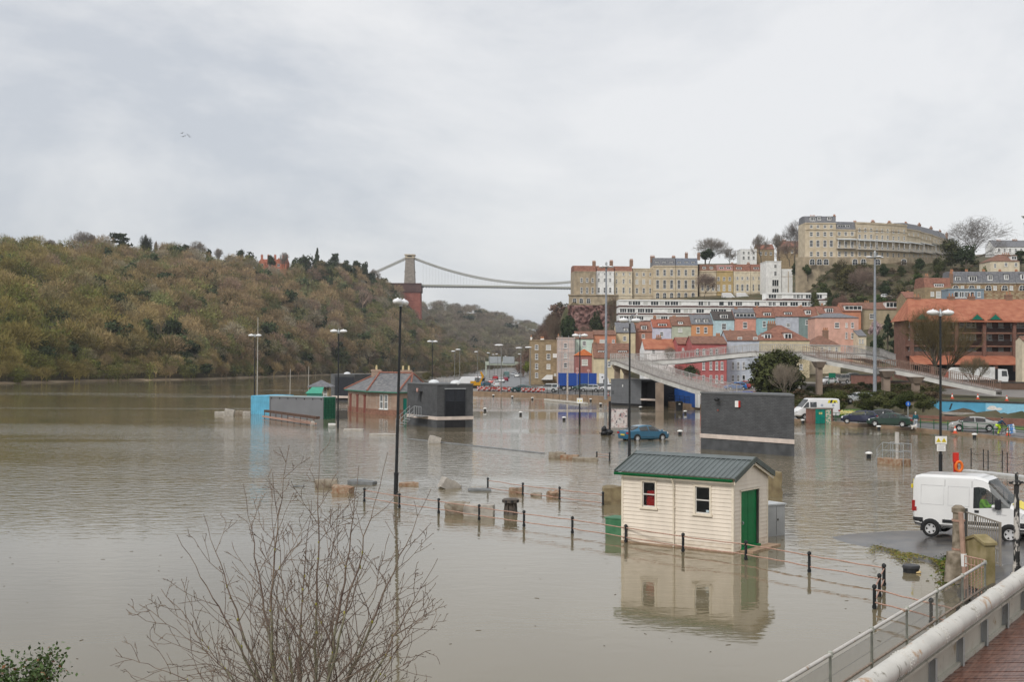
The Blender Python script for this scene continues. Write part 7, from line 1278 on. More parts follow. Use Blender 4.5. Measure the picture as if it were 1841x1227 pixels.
# birds over the wood
r = np.random.default_rng(9)
for i, (px, py) in enumerate([(327, 239.5), (333, 244), (338, 242.5), (341, 246), (329, 245.5)]):
    p = pd(px, py, 240); mb = MB(); mb.ell((0, 0, 0), (.08, .25, .07), 8, 5)
    for s in (-1, 1): mb.add([(0, .12, .02), (s * .3, .1, .14), (s * .55, -.05, .06), (s * .3, -.05, .12), (0, -.1, .02), (0, .12, .0), (s * .3, .1, .12), (s * .55, -.05, .05), (s * .3, -.05, .10), (0, -.1, 0)], [(0, 1, 3, 4), (1, 2, 3), (5, 6, 8, 9), (6, 7, 8)])
    o = mb.build('bird', mat('dark_bird', (.06, .06, .065)), None, loc=p); o.rotation_euler = (0, r.normal(0, .3), r.uniform(-.5, .5)); tag(o, 'small dark bird flying in a loose flock high above the wooded hill', 'bird', 'birds flying over the wood')
# ================================================================== THE WEATHERBOARD HUT
M_CLAD = mat('cream_weatherboard', (.74, .66, .56), .6, .06, 2.5, detail=8, stretch=(1, 1, .25)); M_TRIM = mat('cream_trim', (.74, .66, .54), .55, .08, 5)
P1 = at(1318, 996, 0); P2 = at(1118, 974.5, 0); d = (P2 - P1); d.z = 0; L_ = d.length; d.normalize(); rz = math.atan2(-d.x, d.y); Wg = 2.9
H = thing('weatherboard_hut', 'cream weatherboarded hut with grey ribbed roof and green door standing in the flood', 'hut', (P1.x, P1.y, 0), rz)
MH = Matrix.Translation(P1) @ Matrix.Rotation(rz, 4, 'Z')
def hm(px, py, face):
    """photo pixel -> (along wall, height) on the long wall ('L') or the gable wall ('G')"""
    n = MH.to_3x3() @ (Vector((-1, 0, 0)) if face == 'L' else Vector((0, -1, 0))); dd = ray(px, py); p = CP + dd * ((P1 - CP).dot(n) / dd.dot(n)); q = MH.inverted() @ p; return (q.y if face == 'L' else q.x), q.z
ZE = hm(1320, 866, 'L')[1] + .2; ZA = hm(1357, 825, 'G')[1] - .02
def rects(s0, s1, z0, z1, holes):
    S = sorted({s0, s1, *[h[0] for h in holes], *[h[1] for h in holes]}); Z = sorted({z0, z1, *[h[2] for h in holes], *[h[3] for h in holes]}); o = []
    for a, b in zip(S[:-1], S[1:]):
        for c, e_ in zip(Z[:-1], Z[1:]):
            m = ((a + b) / 2, (c + e_) / 2)
            if not any(h[0] < m[0] < h[1] and h[2] < m[1] < h[3] for h in holes): o.append((a, b, c, e_))
    return o
wl = [hm(1178.5, 868, 'L'), hm(1155.5, 911, 'L')]; wr = [hm(1276.5, 877, 'L'), hm(1250.5, 923, 'L')]; dr = [hm(1331, 884.5, 'G'), hm(1363, 978, 'G')]
hl = [(min(q[0][0], q[1][0]), max(q[0][0], q[1][0]), q[1][1], q[0][1]) for q in (wl, wr)]; hd = [(dr[0][0], dr[1][0], .12, dr[0][1])]
mb = MB()
for a, b, c, e_ in rects(0, L_, -.4, ZE, hl): mb.box(0, .09, a, b, c, e_)
for a, b, c, e_ in rects(.0901, Wg, -.4, ZE, [(max(hd[0][0], .1), hd[0][1], hd[0][2], hd[0][3])]): mb.box(a, b, 0, .09, c, e_)
mb.box(Wg - .09, Wg, .0901, L_, -.4, ZE); mb.box(.0901, Wg - .0901, L_ - .09, L_, -.4, ZE)
for y in (0, L_ - .09): mb.ext([(0, y, ZE + .001), (Wg, y, ZE + .001), (Wg / 2, y, ZA)], (0, .09, 0))
mb.box(.09, Wg - .09, .09, L_ - .09, -.3, -.25); W = mb.build('wall', M_CLAD, H)
bh = .152; mb = MB(); z = .02
def brd(face, a, b, z0, z1, a1=None, b1=None):
    a1 = a if a1 is None else a1; b1 = b if b1 is None else b1
    q = [(a, -.003, z0), (b, -.003, z0), (b1, -.003, z1), (a1, -.003, z1), (a, -.03, z0), (b, -.03, z0), (b1, -.008, z1), (a1, -.008, z1)]
    if face == 'L': q = [(y, s, zz) for s, y, zz in q]
    mb.add(q, [(4, 5, 6, 7), (0, 1, 5, 4), (1, 2, 6, 5), (0, 3, 7, 4), (2, 3, 7, 6)], 1 if z0 < .2 else 0)
while z < ZA - .05:
    z1 = z + bh - .003
    def spans(s0, s1, holes):
        cuts = [(max(h[0], s0), min(h[1], s1)) for h in holes if h[2] - .02 < (z + z1) / 2 < h[3] + .02]; o = []; c = s0
        for a, b in sorted(cuts): o.append((c, a)); c = b
        return o + [(c, s1)]
    if z1 <= ZE:
        for a, b in spans(.06, L_ - .06, [(h[0] - .07, h[1] + .07, h[2] - .1, h[3] + .07) for h in hl]): brd('L', a, b, z, z1)
        for a, b in spans(.06, Wg - .06, [(h[0] - .03, h[1] + .06, -1, h[3] + .06) for h in hd]):
            if b - a > .01: brd('G', a, b, z, z1)
    else:
        k0 = max((z - ZE) / (ZA - ZE), 0) * Wg / 2; k1 = min((z1 - ZE) / (ZA - ZE), 1) * Wg / 2; brd('G', k0 + .03, Wg - k0 - .03, z, min(z1, ZA - .02), k1 + .03, Wg - k1 - .03)
    z += bh
mb.build('weatherboarding', [M_CLAD, mat('tide_stained_board', (.60, .51, .4), .7, .2, 3, detail=8, col2=(.73, .65, .55), stretch=(1, 1, 3))], H)
mb = MB(); mb.box(-.035, .06, -.035, .055, .0, ZE - .05); mb.box(-.035, -.002, L_ - .08, L_ + .01, .0, ZE - .05); mb.box(Wg - .06, Wg + .02, -.035, .05, 0, ZE - .05); mb.build('corner_board', M_TRIM, H)
mb = MB(); mb.box(-.045, -.002, -.04, L_ + .02, -.3, .06); mb.box(-.04, Wg + .04, -.045, -.002, -.3, .05); mb.build('base_board', mat('muddy_base_board', (.36, .25, .17), .8, .2, 4), H)
for i, h in enumerate(hl):
    a, b, c, e_ = h; mb = MB(); t = .055
    mb.box(-.05, -.001, a - .07, a, c - .02, e_ + .07); mb.box(-.05, -.001, b, b + .07, c - .02, e_ + .07); mb.box(-.055, -.001, a - .001, b + .001, e_, e_ + .07); mb.box(-.07, -.001, a - .12, b + .12, e_ + .071, e_ + .1); fr = mb.build('window_frame', M_TRIM, H)
    mb = MB(); mb.box(-.09, -.001, a - .12, b + .12, c - .09, c - .021); mb.build('sill', M_TRIM, fr)
    mb = MB(); mb.box(.0, .04, a, a + t * .6, c, e_); mb.box(0, .04, b - t * .6, b, c, e_); mb.box(0, .04, a, b, e_ - t * .7, e_ - .0005); mb.box(0, .04, a, b, c + .0005, c + t * .8); m_ = (c + e_) / 2; mb.box(-.005, .04, a + .03, b - .03, m_ - .022, m_ + .022); mb.build('sash', mat('white_sash', (.62, .60, .56), .5, .05), fr)
    mb = MB(); mb.box(.018, .022, a + .02, b - .02, c + .02, e_ - .02); mb.build('pane', glassmat('hut_glass', (.015, .017, .018), .04, .72), fr)
    if i == 0:
        T = thing('red_drum', 'red plastic drum stored just inside the hut window', 'drum', MH @ Vector((.36, (a + b) / 2, 0)), rz); mb = MB(); mb.lathe([(.26, c - .35), (.29, c - .3), (.29, c + .25), (.27, c + .27), (.29, c + .3), (.29, m_ - .04), (.26, m_ + .1), (.1, m_ + .13)], 18); mb.build('body', mat('drum_red', (.75, .03, .025), .4, .05), T, 40); mb = MB(); mb.lathe([(.08, m_ + .13), (.08, m_ + .17)], 10); mb.build('cap', M_DARK, T)
    else: mb = MB(); mb.box(.012, .0175, a + .05, a + .17, c + .06, c + .14); mb.build('sticker', mat('pale_blue_sticker', (.5, .6, .65)), fr)
a, b, c, e_ = hd[0]; mb = MB(); mb.box(a + .005, b - .06, .05, .085, c, e_ - .005); D_ = mb.build('door', M_GREENP, H); mb = MB(); mb.box((a + b) / 2 - .03, (a + b) / 2 - .018, .044, .0495, c + .05, e_ - .05); mb.build('door_joint', mat('door_joint_green', (.0, .08, .02)), D_)
mb = MB(); mb.ell((a + .28, .02, 1.02), (.025, .03, .06)); mb.box(a + .26, a + .3, .04, .0495, .95, 1.1); mb.build('handle', M_STEEL, D_); mb = MB(); mb.box(a, b, -.12, .05, c - .1, c + .02); mb.build('threshold', M_GREENP, D_)
mb = MB(); mb.box(b - .055, b + .03, -.012, .088, c, e_); mb.build('shaded_door_jamb', M_DKC, H); mb = MB(); mb.box(a - .08, b + .12, -.075, -.031, e_ + .002, e_ + .06); mb.box(a - .03, a - .001, -.04, -.001, .1, e_); mb.build('door_head', M_TRIM, H); mb = MB(); mb.box(.5, Wg + .05, -.55, -.046, -.3, .06); mb.build('step', mat('muddy_base_board', (.36, .25, .17)), H)  # jamb strip's dark colour paints the shade on one side of the door recess
# ribbed metal roof
M_ROOF = mat('grey_ribbed_metal', (.125, .145, .145), .45, .1, 1.5, detail=6, spec=.4); ov, og = .2, .2; run = Wg / 2 + ov; rise = (ZA + .06 - ZE) / (Wg / 2) * run
mb = MB(); ys = np.linspace(-og, L_ + og, 25)
def slope(s, t, up): x = Wg / 2 + s * run * t; return Vector((x, 0, ZA + .07 - rise * t + up))
for s in (-1, 1):
    mb.ext([slope(s, 0, 0) + Vector((0, -og, 0)), slope(s, 1, 0) + Vector((0, -og, 0)), slope(s, 1, -.03) + Vector((0, -og, 0)), slope(s, 0, -.03) + Vector((0, -og, 0))], (0, L_ + 2 * og, 0))
    for y in ys[1:-1]: a, b, u, v = slope(s, .05, 0), slope(s, 1.01, 0), slope(s, .05, .035), slope(s, 1.01, .035); mb.hexa([a + Vector((0, y - .03, 0)), b + Vector((0, y - .03, 0)), b + Vector((0, y + .03, 0)), a + Vector((0, y + .03, 0)), u + Vector((0, y - .015, 0)), v + Vector((0, y - .015, 0)), v + Vector((0, y + .015, 0)), u + Vector((0, y + .015, 0))])
rf = mb.build('roof', M_ROOF, H); mb = MB()
for s in (-1, 1): mb.ext([slope(s, -.0, .045) + Vector((0, -og - .02, 0)), slope(s, .16, .045) + Vector((0, -og - .02, 0)), slope(s, .16, .038) + Vector((0, -og - .02, 0)), slope(s, 0, .03) + Vector((0, -og - .02, 0))], (0, L_ + 2 * og + .04, 0))
mb.build('ridge_cap', M_ROOF, rf)
for y in (-og - .03, L_ + og - .02):
    for s in (-1, 1): mb = MB(); mb.ext([slope(s, 0, .05) + Vector((0, y, 0)), slope(s, 1.02, .05) + Vector((0, y, 0)), slope(s, 1.02, -.15) + Vector((0, y, 0)), slope(s, 0, -.15) + Vector((0, y, 0))], (0, .05, 0)); mb.build('verge_trim', mat('dark_verge', (.07, .085, .075), .45, .1), rf)
mb = MB()
for s in (-1, 1): mb.ext([slope(s, .02, -.16) + Vector((0, -og + .03, 0)), slope(s, 1.0, -.16) + Vector((0, -og + .03, 0)), slope(s, 1.0, -.25) + Vector((0, -og + .03, 0)), slope(s, .02, -.25) + Vector((0, -og + .03, 0))], (0, .04, 0))
mb.build('barge_board', M_TRIM, rf); q = slope(-1, 1, -.06); q2 = slope(1, 1, -.06)
for qq in (q, q2): mb = MB(); sg = -1 if qq is q else 1; mb.ext([(qq.x + sg * .01, -og + .1, qq.z), (qq.x + sg * .1, -og + .1, qq.z), (qq.x + sg * .1, -og + .1, qq.z - .05), (qq.x + sg * .075, -og + .1, qq.z - .1), (qq.x + sg * .03, -og + .1, qq.z - .1)], (0, L_ + 2 * og - .1, 0)); mb.build('gutter', mat('green_gutter', (.0, .1, .03), .5, .1), H)
yd = hm(1213, 900, 'L')[0]; mb = MB(); mb.tube([(q.x - .05, yd, q.z - .1), (-.08, yd, q.z - .38), (-.08, yd, .02)], .035, 8)
for z in (.6, 1.5, 2.2): mb.box(-.1, -.002, yd - .05, yd + .05, z, z + .03)
mb.build('downpipe', M_TRIM, H, 30)
mb = MB(); mb.box(.1, Wg - .1, .1, L_ - .1, ZE - .06, ZE - .03); mb.build('ceiling', M_DARK, H)
# things around the hut
def boxthing(name, label, cat, pa, pb, depth, py_top, m, parts=None, yaw=None, bevel=.02):
    a, b = at(*pa, 0), at(*pb, 0); T, L_ = quad_building(name, label, cat, a, b, 0, 0); h = LF(T)((pa[0] + pb[0]) / 2, py_top)[1]; mb = MB(); mb.box(0, L_, 0, depth, -.4, h); mb.build('body', m, T, bevel=bevel); return T, L_, h
T, L_c, h = boxthing('utility_cabinet', 'plain grey metal cabinet behind the hut beside its doorway', 'cabinet', (1380, 966), (1411.5, 963), .9, 909, mat('cabinet_grey', (.40, .41, .415), .4, .08, 1.5, metal=.2)); mb = MB(); mb.box(-.04, L_c + .04, -.04, .94, h + .002, h + .06); mb.build('lid', mat('cabinet_lid', (.46, .48, .49), .4), T); mb = MB(); mb.box(L_c * .5 - .006, L_c * .5 + .006, -.006, -.001, .05, h - .05); mb.box(L_c * .55, L_c * .6, -.03, -.001, h * .5, h * .56); mb.build('door_seam', M_DKC, T)
T, L_c, h = boxthing('grit_bin', 'faded green metal box half sunk beside the hut wall', 'box', (1088, 963), (1118.5, 966), .8, 934, mat('faded_green_box', (.04, .16, .075), .6, .3, 3, col2=(.09, .22, .12))); mb = MB(); mb.box(-.03, L_c + .03, -.03, .83, h + .002, h + .05); mb.build('lid', mat('faded_green_lid', (.07, .2, .11), .6, .2), T)
def slab(name, label, px, py, w_, d_, h_, rz=0, tilt=(0, 0), m=None, z=-.2, cat='stone', rough=.08, group=None):
    p = at(px, py, 0); r = np.random.default_rng(int(px * 3 + py)); bm = bmesh.new(); bmesh.ops.create_cube(bm, size=1); bmesh.ops.subdivide_edges(bm, edges=bm.edges[:], cuts=3, use_grid_fill=True)
    for v in bm.verts: v.co = Vector((v.co.x * w_, v.co.y * d_, v.co.z * h_)) * (1 - .1 * max(0, abs(v.co.x) + abs(v.co.y) + abs(v.co.z) - 1.1)) + Vector(r.normal(0, rough, 3)) * min(w_, d_, h_) * .5
    me = bpy.data.meshes.new(name); bm.to_mesh(me); bm.free(); me.materials.append(m or M_STONE); me.polygons.foreach_set('use_smooth', [True] * len(me.polygons)); me.set_sharp_from_angle(angle=R(35)); o = bpy.data.objects.new(name, me); COL.objects.link(o); o.location = (p.x, p.y, z + h_ / 2); o.rotation_euler = (R(tilt[0]), R(tilt[1]), R(rz)); tag(o, label, cat, group); return o
GS = 'stone blocks half drowned by the flood'; M_PALE = mat('pale_stone', (.40, .37, .33), .8, .15, 4, bump=.4, bd=.02); M_GREYS = mat('grey_slab', (.16, .165, .165), .7, .2, 3, bump=.3); M_RUSTS = mat('rust_stone', (.25, .13, .07), .8, .3, 5, bump=.4, col2=(.38, .3, .22))
for a in [('stone_block', 'squarish brown stone block behind the bare branches', 586, 876, 1.2, .8, .62, 10, (0, 0), M_STONE), ('stone_block', 'rounded rusty stone just in front of the squarish block', 616, 887, 1.0, .8, .58, -15, (0, 8), M_RUSTS), ('stone_slab', 'flat grey slab beside the tallest lamp post', 651, 871, 1.5, 1.0, .4, -8, (0, 3), M_GREYS), ('stone_slab', 'flat tan slab just past the tallest lamp post', 735, 873, 1.1, .8, .35, 5, (0, 0), M_RUSTS),
          ('stone_block', 'tilted wedge-shaped stone with one pale face', 808, 878, 1.1, .7, .62, 25, (0, 28), M_PALE), ('stone_slab', 'flat grey slab near the end of the low rusty railing', 862, 883, 1.25, .9, .3, 5, (0, 0), M_GREYS), ('stone_block', 'brown rock under the low rusty railing, larger first one', 928, 888, .65, .5, .5, 20, (0, 0), M_RUSTS), ('stone_block', 'small brown rock under the low rusty railing, in the middle', 964, 892, .55, .4, .34, -10, (0, 0), M_STONE), ('stone_block', 'brown rock under the low rusty railing, nearest the hut', 995, 894, .6, .45, .48, 40, (10, 0), M_RUSTS),
          ('stone_block', 'long squared stone behind the railing post, rounded end', 822, 924, 1.1, .9, .72, 2, (0, 0), M_STONE), ('stone_block', 'long squared pale stone adjoining the rounded end block', 862, 927, 1.35, .85, .68, -3, (0, 0), M_PALE), ('stone_block', 'mossy squared stone block behind the hut corner', 1103, 905, 1.1, .8, 1.0, -4, (0, 0), mat('mossy_block', (.17, .13, .075), .8, .3, 3, bump=.4, col2=(.26, .21, .12))), ('stone_block', 'dark stone block showing behind the hut roof edge', 1388, 893, .9, .8, 1.5, 0, (0, 0), mat('mossy_block', (.17, .13, .075))),
          ('stone_block', 'dark stone block near the hut roof, first of three', 1002, 824, 1.2, .8, .62, -8, (0, 0), M_STONE), ('stone_block', 'rough stone near the hut roof, middle of three', 1024, 826, 1.3, .7, .5, -12, (0, 0), M_RUSTS), ('stone_slab', 'dark slab near the hut roof by the short railing', 1052, 829, 1.8, .7, .42, -8, (0, 0), M_STONE), ('stone_block', 'pale rounded stone on the drowned wall before the louvred block', 781, 797, 1.0, .8, .75, 10, (0, 15), M_PALE),
          ('stone_block', 'pale leaning block beside the blue container', 412, 748, 1.2, .8, 1.0, 5, (0, 12), M_PALE), ('stone_block', 'dark jumbled stone between pale block and blue container', 430, 747, 1.0, .8, .75, 15, (0, 0), M_STONE), ('stone_block', 'low pale stone touching the blue container', 444, 747, .9, .8, .7, 0, (0, 0), M_PALE), ('stone_block', 'low pale stone at the outer end of the row by the container', 396, 746, 1.3, .8, .6, 0, (0, 0), M_PALE), ('stone_slab', 'flat pale slab awash near the cottage reflection', 690, 783, 2.6, 1.2, .34, -12, (0, 0), M_PALE), ('stone_slab', 'flat slab with debris awash past the dock beam', 636, 774, 2.0, 1.0, .34, 0, (0, 0), M_PALE), ('stone_slab', 'small white float or slab beside the grey container'.replace(' float or slab', ' slab'), 597, 764, .8, .5, .32, 0, (0, 0), M_WHITE), ('stone_slab', 'tiny dark slab awash among the branches', 537, 876, .6, .3, .26, 0, (0, 0), M_GREYS)]:
    slab(*a, group=GS)
# drowned wall top
a, b = at(735, 790, 0), at(976, 816, 0); T, L_w = quad_building('drowned_wall', 'thin line of a drowned wall top crossing the water before the louvred block', 'wall', a, b, 0, 0); mb = MB(); mb.box(0, L_w, -.25, .25, -.3, .05); mb.build('coping', M_GREYS, T, bevel=.03)
# dock beam by the containers
a, b = at(478, 752, 0), at(571, 766, 0); T, L_w = quad_building('dock_beam', 'rusty timber dock beam on short posts in front of the grey container', 'dock beam', a, b, 0, 0); M_TIM = mat('wet_dark_timber', (.06, .035, .025), .7, .3, 5, col2=(.14, .08, .055)); z = LF(T)(530, 756)[1]; mb = MB(); mb.box(0, L_w, -.25, .25, .72, 1.0); mb.build('beam', M_TIM, T)
for x in np.linspace(.5, L_w - .4, 9): mb = MB(); mb.tube([(x, -.3, -.5), (x, -.3, .72)], .05, 6); mb.build('post', M_TIM, T)
mb = MB(); mb.box(.5, L_w, -.6, -.1, .12, .3); mb.tube([(L_w * .6, -.8, .55), (L_w + .5, -1, .5)], .04); mb.build('lower_beam', M_RUST, T); mb = MB()
for t0 in (0, .4, .8): mb.tube([(L_w + .3 + .22 * math.cos(t), -.8 + t0 * .3, .2 + .3 * math.sin(t)) for t in np.linspace(0, 6.3, 16)], .03, 5)
mb.build('rope_coil', mat('pale_rope', (.6, .56, .5)), T)
# capstan
p = at(918, 926, 0); T = thing('capstan', 'old iron capstan with square-holed head rising from the flood', 'capstan', (p.x, p.y, -.2)); mb = MB(); mb.lathe([(.34, 0), (.32, .2), (.24, .35), (.22, .7), (.24, .74)], 14); M_IRON = mat('old_iron', (.06, .05, .042), .7, .3, 6, bump=.4, col2=(.12, .1, .085)); mb.build('barrel', M_IRON, T, 40)
for j in range(6): mb = MB(); t = j * math.pi / 3; mb.bar((.3 * math.cos(t), .3 * math.sin(t), .1), (.25 * math.cos(t), .25 * math.sin(t), .72), .07, .07); mb.build('rib', M_IRON, T)
mb = MB(); mb.lathe([(.24, .74), (.38, .76), (.38, .9), (.3, .94), (.05, .95)], 16); hd_ = mb.build('head', M_IRON, T, 40); mb = MB()
for j in range(8): t = j * math.pi / 4 + .2; mb.obox((.38 * math.cos(t), .38 * math.sin(t), .83), (.02, .09, .09), t)
mb.build('socket', M_DARK, hd_)
p = at(1638, 1030, 0); T = thing('capstan', 'squat dark capstan drum near the mossy bank', 'capstan', (p.x, p.y, -.2)); mb = MB(); mb.lathe([(.26, 0), (.26, .34)], 18); mb.build('barrel', M_PLASTIC, T, 40); mb = MB(); mb.lathe([(.28, .34), (.29, .4), (.27, .45), (.05, .46)], 18); mb.build('head', mat('dark_grey_drum', (.05, .05, .055), .5, .2), T, 40)
p = at(1651, 1032, 0); mb = MB(); mb.ell((0, 0, 0), (.11, .06, .035), 10, 6); mb.ell((.05, .01, .03), (.05, .04, .03), 8, 5); tag(mb.build('float', mat('yellowed_foam', (.6, .45, .22)), None, 1, loc=(p.x, p.y, .03)), 'small yellowish scrap floating beside the dark capstan drum', 'float')
# drowned steps with galvanised rails
a, b = at(1577, 834, 0), at(1622, 838, 0); T, L_w = quad_building('access_platform', 'drowned concrete platform with galvanised handrails and a thick column', 'platform', a, b, 0, 0); f = LF(T); h = f(1600, 825.5)[1]; mb = MB(); mb.box(0, L_w * .45, 0, 1.0, -.5, h); mb.box(L_w * .47, L_w, -.15, 1.0, -.5, h); mb.build('block', M_RUSTS, T, bevel=.02); xc = f(1606, 800)[0]; zt = f(1606, 778)[1]; zm = f(1606, 799)[1]; mb = MB(); mb.tube([(xc, .4, h), (xc, .4, zm)], .1, 10); mb.tube([(xc, .4, zm), (xc, .4, zt)], .15, 12); mb.build('column', mat('pale_column', (.5, .48, .45), .7, .1), T, 30)
z1, z2 = f(1590, 796.5)[1], f(1590, 810)[1]; xa, xb_ = f(1586, 800)[0], f(1623, 800)[0]; mb = MB()
for z in (z1, z2):
    for y in (.05, .9): mb.tube([(xa - .5, y, z - .45), (xa, y, z), (xb_, y, z - .05)], .03, 6)
for x in (xa, (xa + xb_) / 2, xb_): mb.tube([(x, .05, -.2), (x, .05, z1)], .03, 6); mb.tube([(x, .9, -.2), (x, .9, z1)], .03, 6)
mb.tube([(xa - .5, .05, -.2), (xa - .5, .05, z1 - .45)], .03, 6); mb.build('handrail', M_STEEL, T)
# lifebuoy post and the two warning signs
p = at(1718, 860, 0); T = thing('lifebuoy_stand', 'bright red post holding an orange lifebuoy behind the white van', 'lifebuoy', (p.x, p.y, -.5)); f = LF(T); zt = f(1718, 815)[1]; mb = MB(); mb.box(-.12, .12, -.06, .06, 0, zt); mb.build('post', M_RED, T); mb = MB(); mb.box(-.16, .16, -.12, .06, zt - .55, zt + .02); mb.build('housing', M_RED, T); z = f(1722, 839)[1]; mb = MB(); mb.tube([(.14 + .2 * math.cos(t), -.2, z + .3 * math.sin(t)) for t in np.linspace(0, 2 * math.pi, 21)], .085, 8, cap=False); mb.build('lifebuoy', mat('buoy_orange', (.75, .16, .02), .5, .05), T, 1)
q = at(1691, 858, 0); wy = mat('warning_yellow', (.7, .55, .02), .5, .05)
T = thing('warning_sign', 'white sign with two yellow warning triangles on the lamp post behind the van', 'sign', (q.x, q.y - .16, 0)); a, b = LF(T)(1681.5, 785), LF(T)(1702.5, 799); mb = MB(); mb.box(a[0], b[0], -.02, .02, b[1], a[1]); mb.build('panel', M_WHITE, T, bevel=.01); xm = (a[0] + b[0]) / 2; zm = (a[1] + b[1]) / 2
for s in (-1, 1):
    c = xm + s * .17; mb = MB(); mb.ext([(c - .15, -.035, zm - .12), (c + .15, -.035, zm - .12), (c, -.035, zm + .15)], (0, .012, 0)); tr = mb.build('triangle', wy, T); mb = MB(); mb.bar((c - .02, -.04, zm + .06), (c + .02, -.04, zm - .02), .03, .006); mb.bar((c + .02, -.04, zm - .01), (c - .01, -.04, zm - .09), .03, .006); mb.build('symbol', M_DARK, tr)
T = thing('notice_sign', 'smaller white notice with grey lines of print under the triangle sign', 'sign', (q.x, q.y - .16, 0)); a, b = LF(T)(1684.5, 800), LF(T)(1700, 812); mb = MB(); mb.box(a[0], b[0], -.02, .02, b[1], a[1]); mb.build('panel', M_WHITE, T, bevel=.01); mb = MB()
for i in range(5): z = a[1] - .07 - i * .065; mb.box(a[0] + .06 + .02 * (i % 2), b[0] - .06 - .03 * (i % 3), -.024, -.0205, z - .016, z)
mb.build('lettering', mat('grey_print', (.2, .2, .22)), T)
# ================================================================== MOORINGS: GROUND BY THE SWING BRIDGE
GP = [(1470, 966, -.04), (1500, 979, -.04), (1560, 991, -.04), (1640, 1009, -.05), (1690, 1022, -.05), (1708, 1045, -.05), (1722, 1080, -.05), (1790, 1130, -.05), (1530, 957, -.04), (1590, 953, -.04), (1645, 951.5, -.04), (1720, 947, -.04), (1800, 940, -.04), (1960, 930, -.04),
      (1510, 969, .02), (1530, 966, .05), (1600, 966, .10), (1680, 966, .13), (1760, 966, .16), (1900, 960, .2), (1570, 978, .06), (1640, 993, .12), (1700, 1005, .2), (1715, 1030, .25), (1730, 1050, .3), (1740, 1075, .4), (1800, 1105, .6), (1780, 1000, .3), (1800, 1040, .5), (1860, 1010, .4), (2000, 990, .4), (1900, 1080, .7), (2000, 1120, .7), (2150, 1050, .6), (2200, 960, .2), (2200, 1200, .7), (1850, 1120, .75)]
pw = [at(a, b, c) for a, b, c in GP]; vs, fs = tris2d(pw, lambda i: pw[i].z); fs = [f for f in fs if any(pw[i].z > 0 for i in f) and not (sum(GP[i][0] for i in f) / 3 < 1785 and sum(GP[i][1] for i in f) / 3 > np.interp(sum(GP[i][0] for i in f) / 3, [q[0] for q in GP[:8]], [q[1] for q in GP[:8]]))]; me = np_obj('quay_ground', vs, np.array(fs), mat('wet_quay_asphalt', (.045, .045, .048), .28, .25, 1.2, detail=8, spec=.5, col2=(.10, .09, .08), bump=.15, bscale=14, bd=.01), smooth=True); tag(me, kind='structure')
r = np.random.default_rng(21); V = []; TI = []
for k in range(7000):
    t = r.uniform() ** .8; px = 1562 + 160 * t + r.normal(0, 4); py = 985 + 24 * t + r.normal(0, 5) + 6 * math.sin(px * .09); p = at(px, py, .045 + .12 * t); s = r.uniform(.015, .04); n_ = r.normal(0, 1, 2) * s; c = [(.16, .135, .02), (.10, .10, .02), (.05, .075, .015), (.13, .075, .03), (.2, .17, .03)][r.choice(5, p=[.26, .26, .16, .2, .12])]
    V += [np.array(p) + (n_[0], n_[1], 0), np.array(p) + (-n_[1], n_[0], .0), np.array(p) + r.normal(0, .008, 3) + (s * .6, s * .3, s * .12)]; TI += [np.array(c) * r.uniform(1.0, 2.0)] * 3
for k in range(1000):
    px = 1700 + r.normal(0, 10) + 60 * r.uniform() ** 2; py = 1002 + 50 * r.uniform() + r.normal(0, 5); p = at(px, py, .25); s = r.uniform(.03, .08); n_ = r.normal(0, 1, 2) * s
    V += [np.array(p) + (n_[0], n_[1], 0), np.array(p) + (-n_[1], n_[0], .0), np.array(p) + (0, 0, s * .9)]; TI += [np.array([(.04, .08, .015), (.07, .1, .02), (.12, .11, .03)][r.integers(3)]) * r.uniform(.7, 1.3)] * 3
tag(np_obj('moss', V, np.arange(len(V)).reshape(-1, 3), M_LEAF, tint=np.array(TI)), 'yellow-green moss and weeds along the water edge of the quay', 'moss', kind='stuff')
p0, p1 = at(1738, 848, 0), at(1900, 866, 0); T, L_w = quad_building('quay_edge', 'pale kerb of a drowned quay edge below the thin black posts', 'kerb', p0, p1, 0, 0); mb = MB(); mb.box(0, L_w, -.4, .3, -.4, .12); mb.build('coping', mat('pale_coping', (.5, .5, .49), .6, .1), T, bevel=.02)
# the white van
pr_, pf_ = at(1678, 967, .12), at(1811, 975.5, .2); hd_ = pf_ - pr_; an = math.degrees(math.atan2(hd_.y, hd_.x)); print('VAN wheelbase', hd_.length, an)
ST['wvan'] = [(-2.08, .56, 1.2, 2.28, .90, .80), (-2.0, .44, 1.2, 2.40, .97, .84), (-1.78, .40, 1.2, 2.47, .99, .86), (.28, .40, 1.25, 2.49, .99, .86, 's'), (.64, .40, 1.28, 2.42, .99, .84, 's'), (.8, .40, 1.30, 2.34, .99, .83, 'tsq'), (1.62, .40, 1.34, 1.50, .97, .80), (2.3, .42, 1.08, 1.18, .92, .74), (2.62, .5, .84, .90, .80, .62)]
WHX['wvan'] = (-1.36, 1.62, .335); yawr = math.atan2(hd_.y, hd_.x) * .9; u = Vector((math.cos(yawr), math.sin(yawr), 0)); left = Vector((-u.y, u.x, 0)); ctr = (pr_ + pf_) / 2 - u * .13 + left * .97
v = car('white panel van with yellow bonnet parked at the water edge', 'wvan', 0, 1, math.degrees(yawr), (.74, .74, .73), z=.16, cat='van', name='parked_van'); v.location = (ctr.x, ctr.y, .14)
st = ST['wvan']; wp = carpaint((.74, .74, .73))
for o in v.children:
    if o.name.startswith('window'): o.data.materials[0] = glassmat('van_glass', (.03, .04, .04), .04, .5)
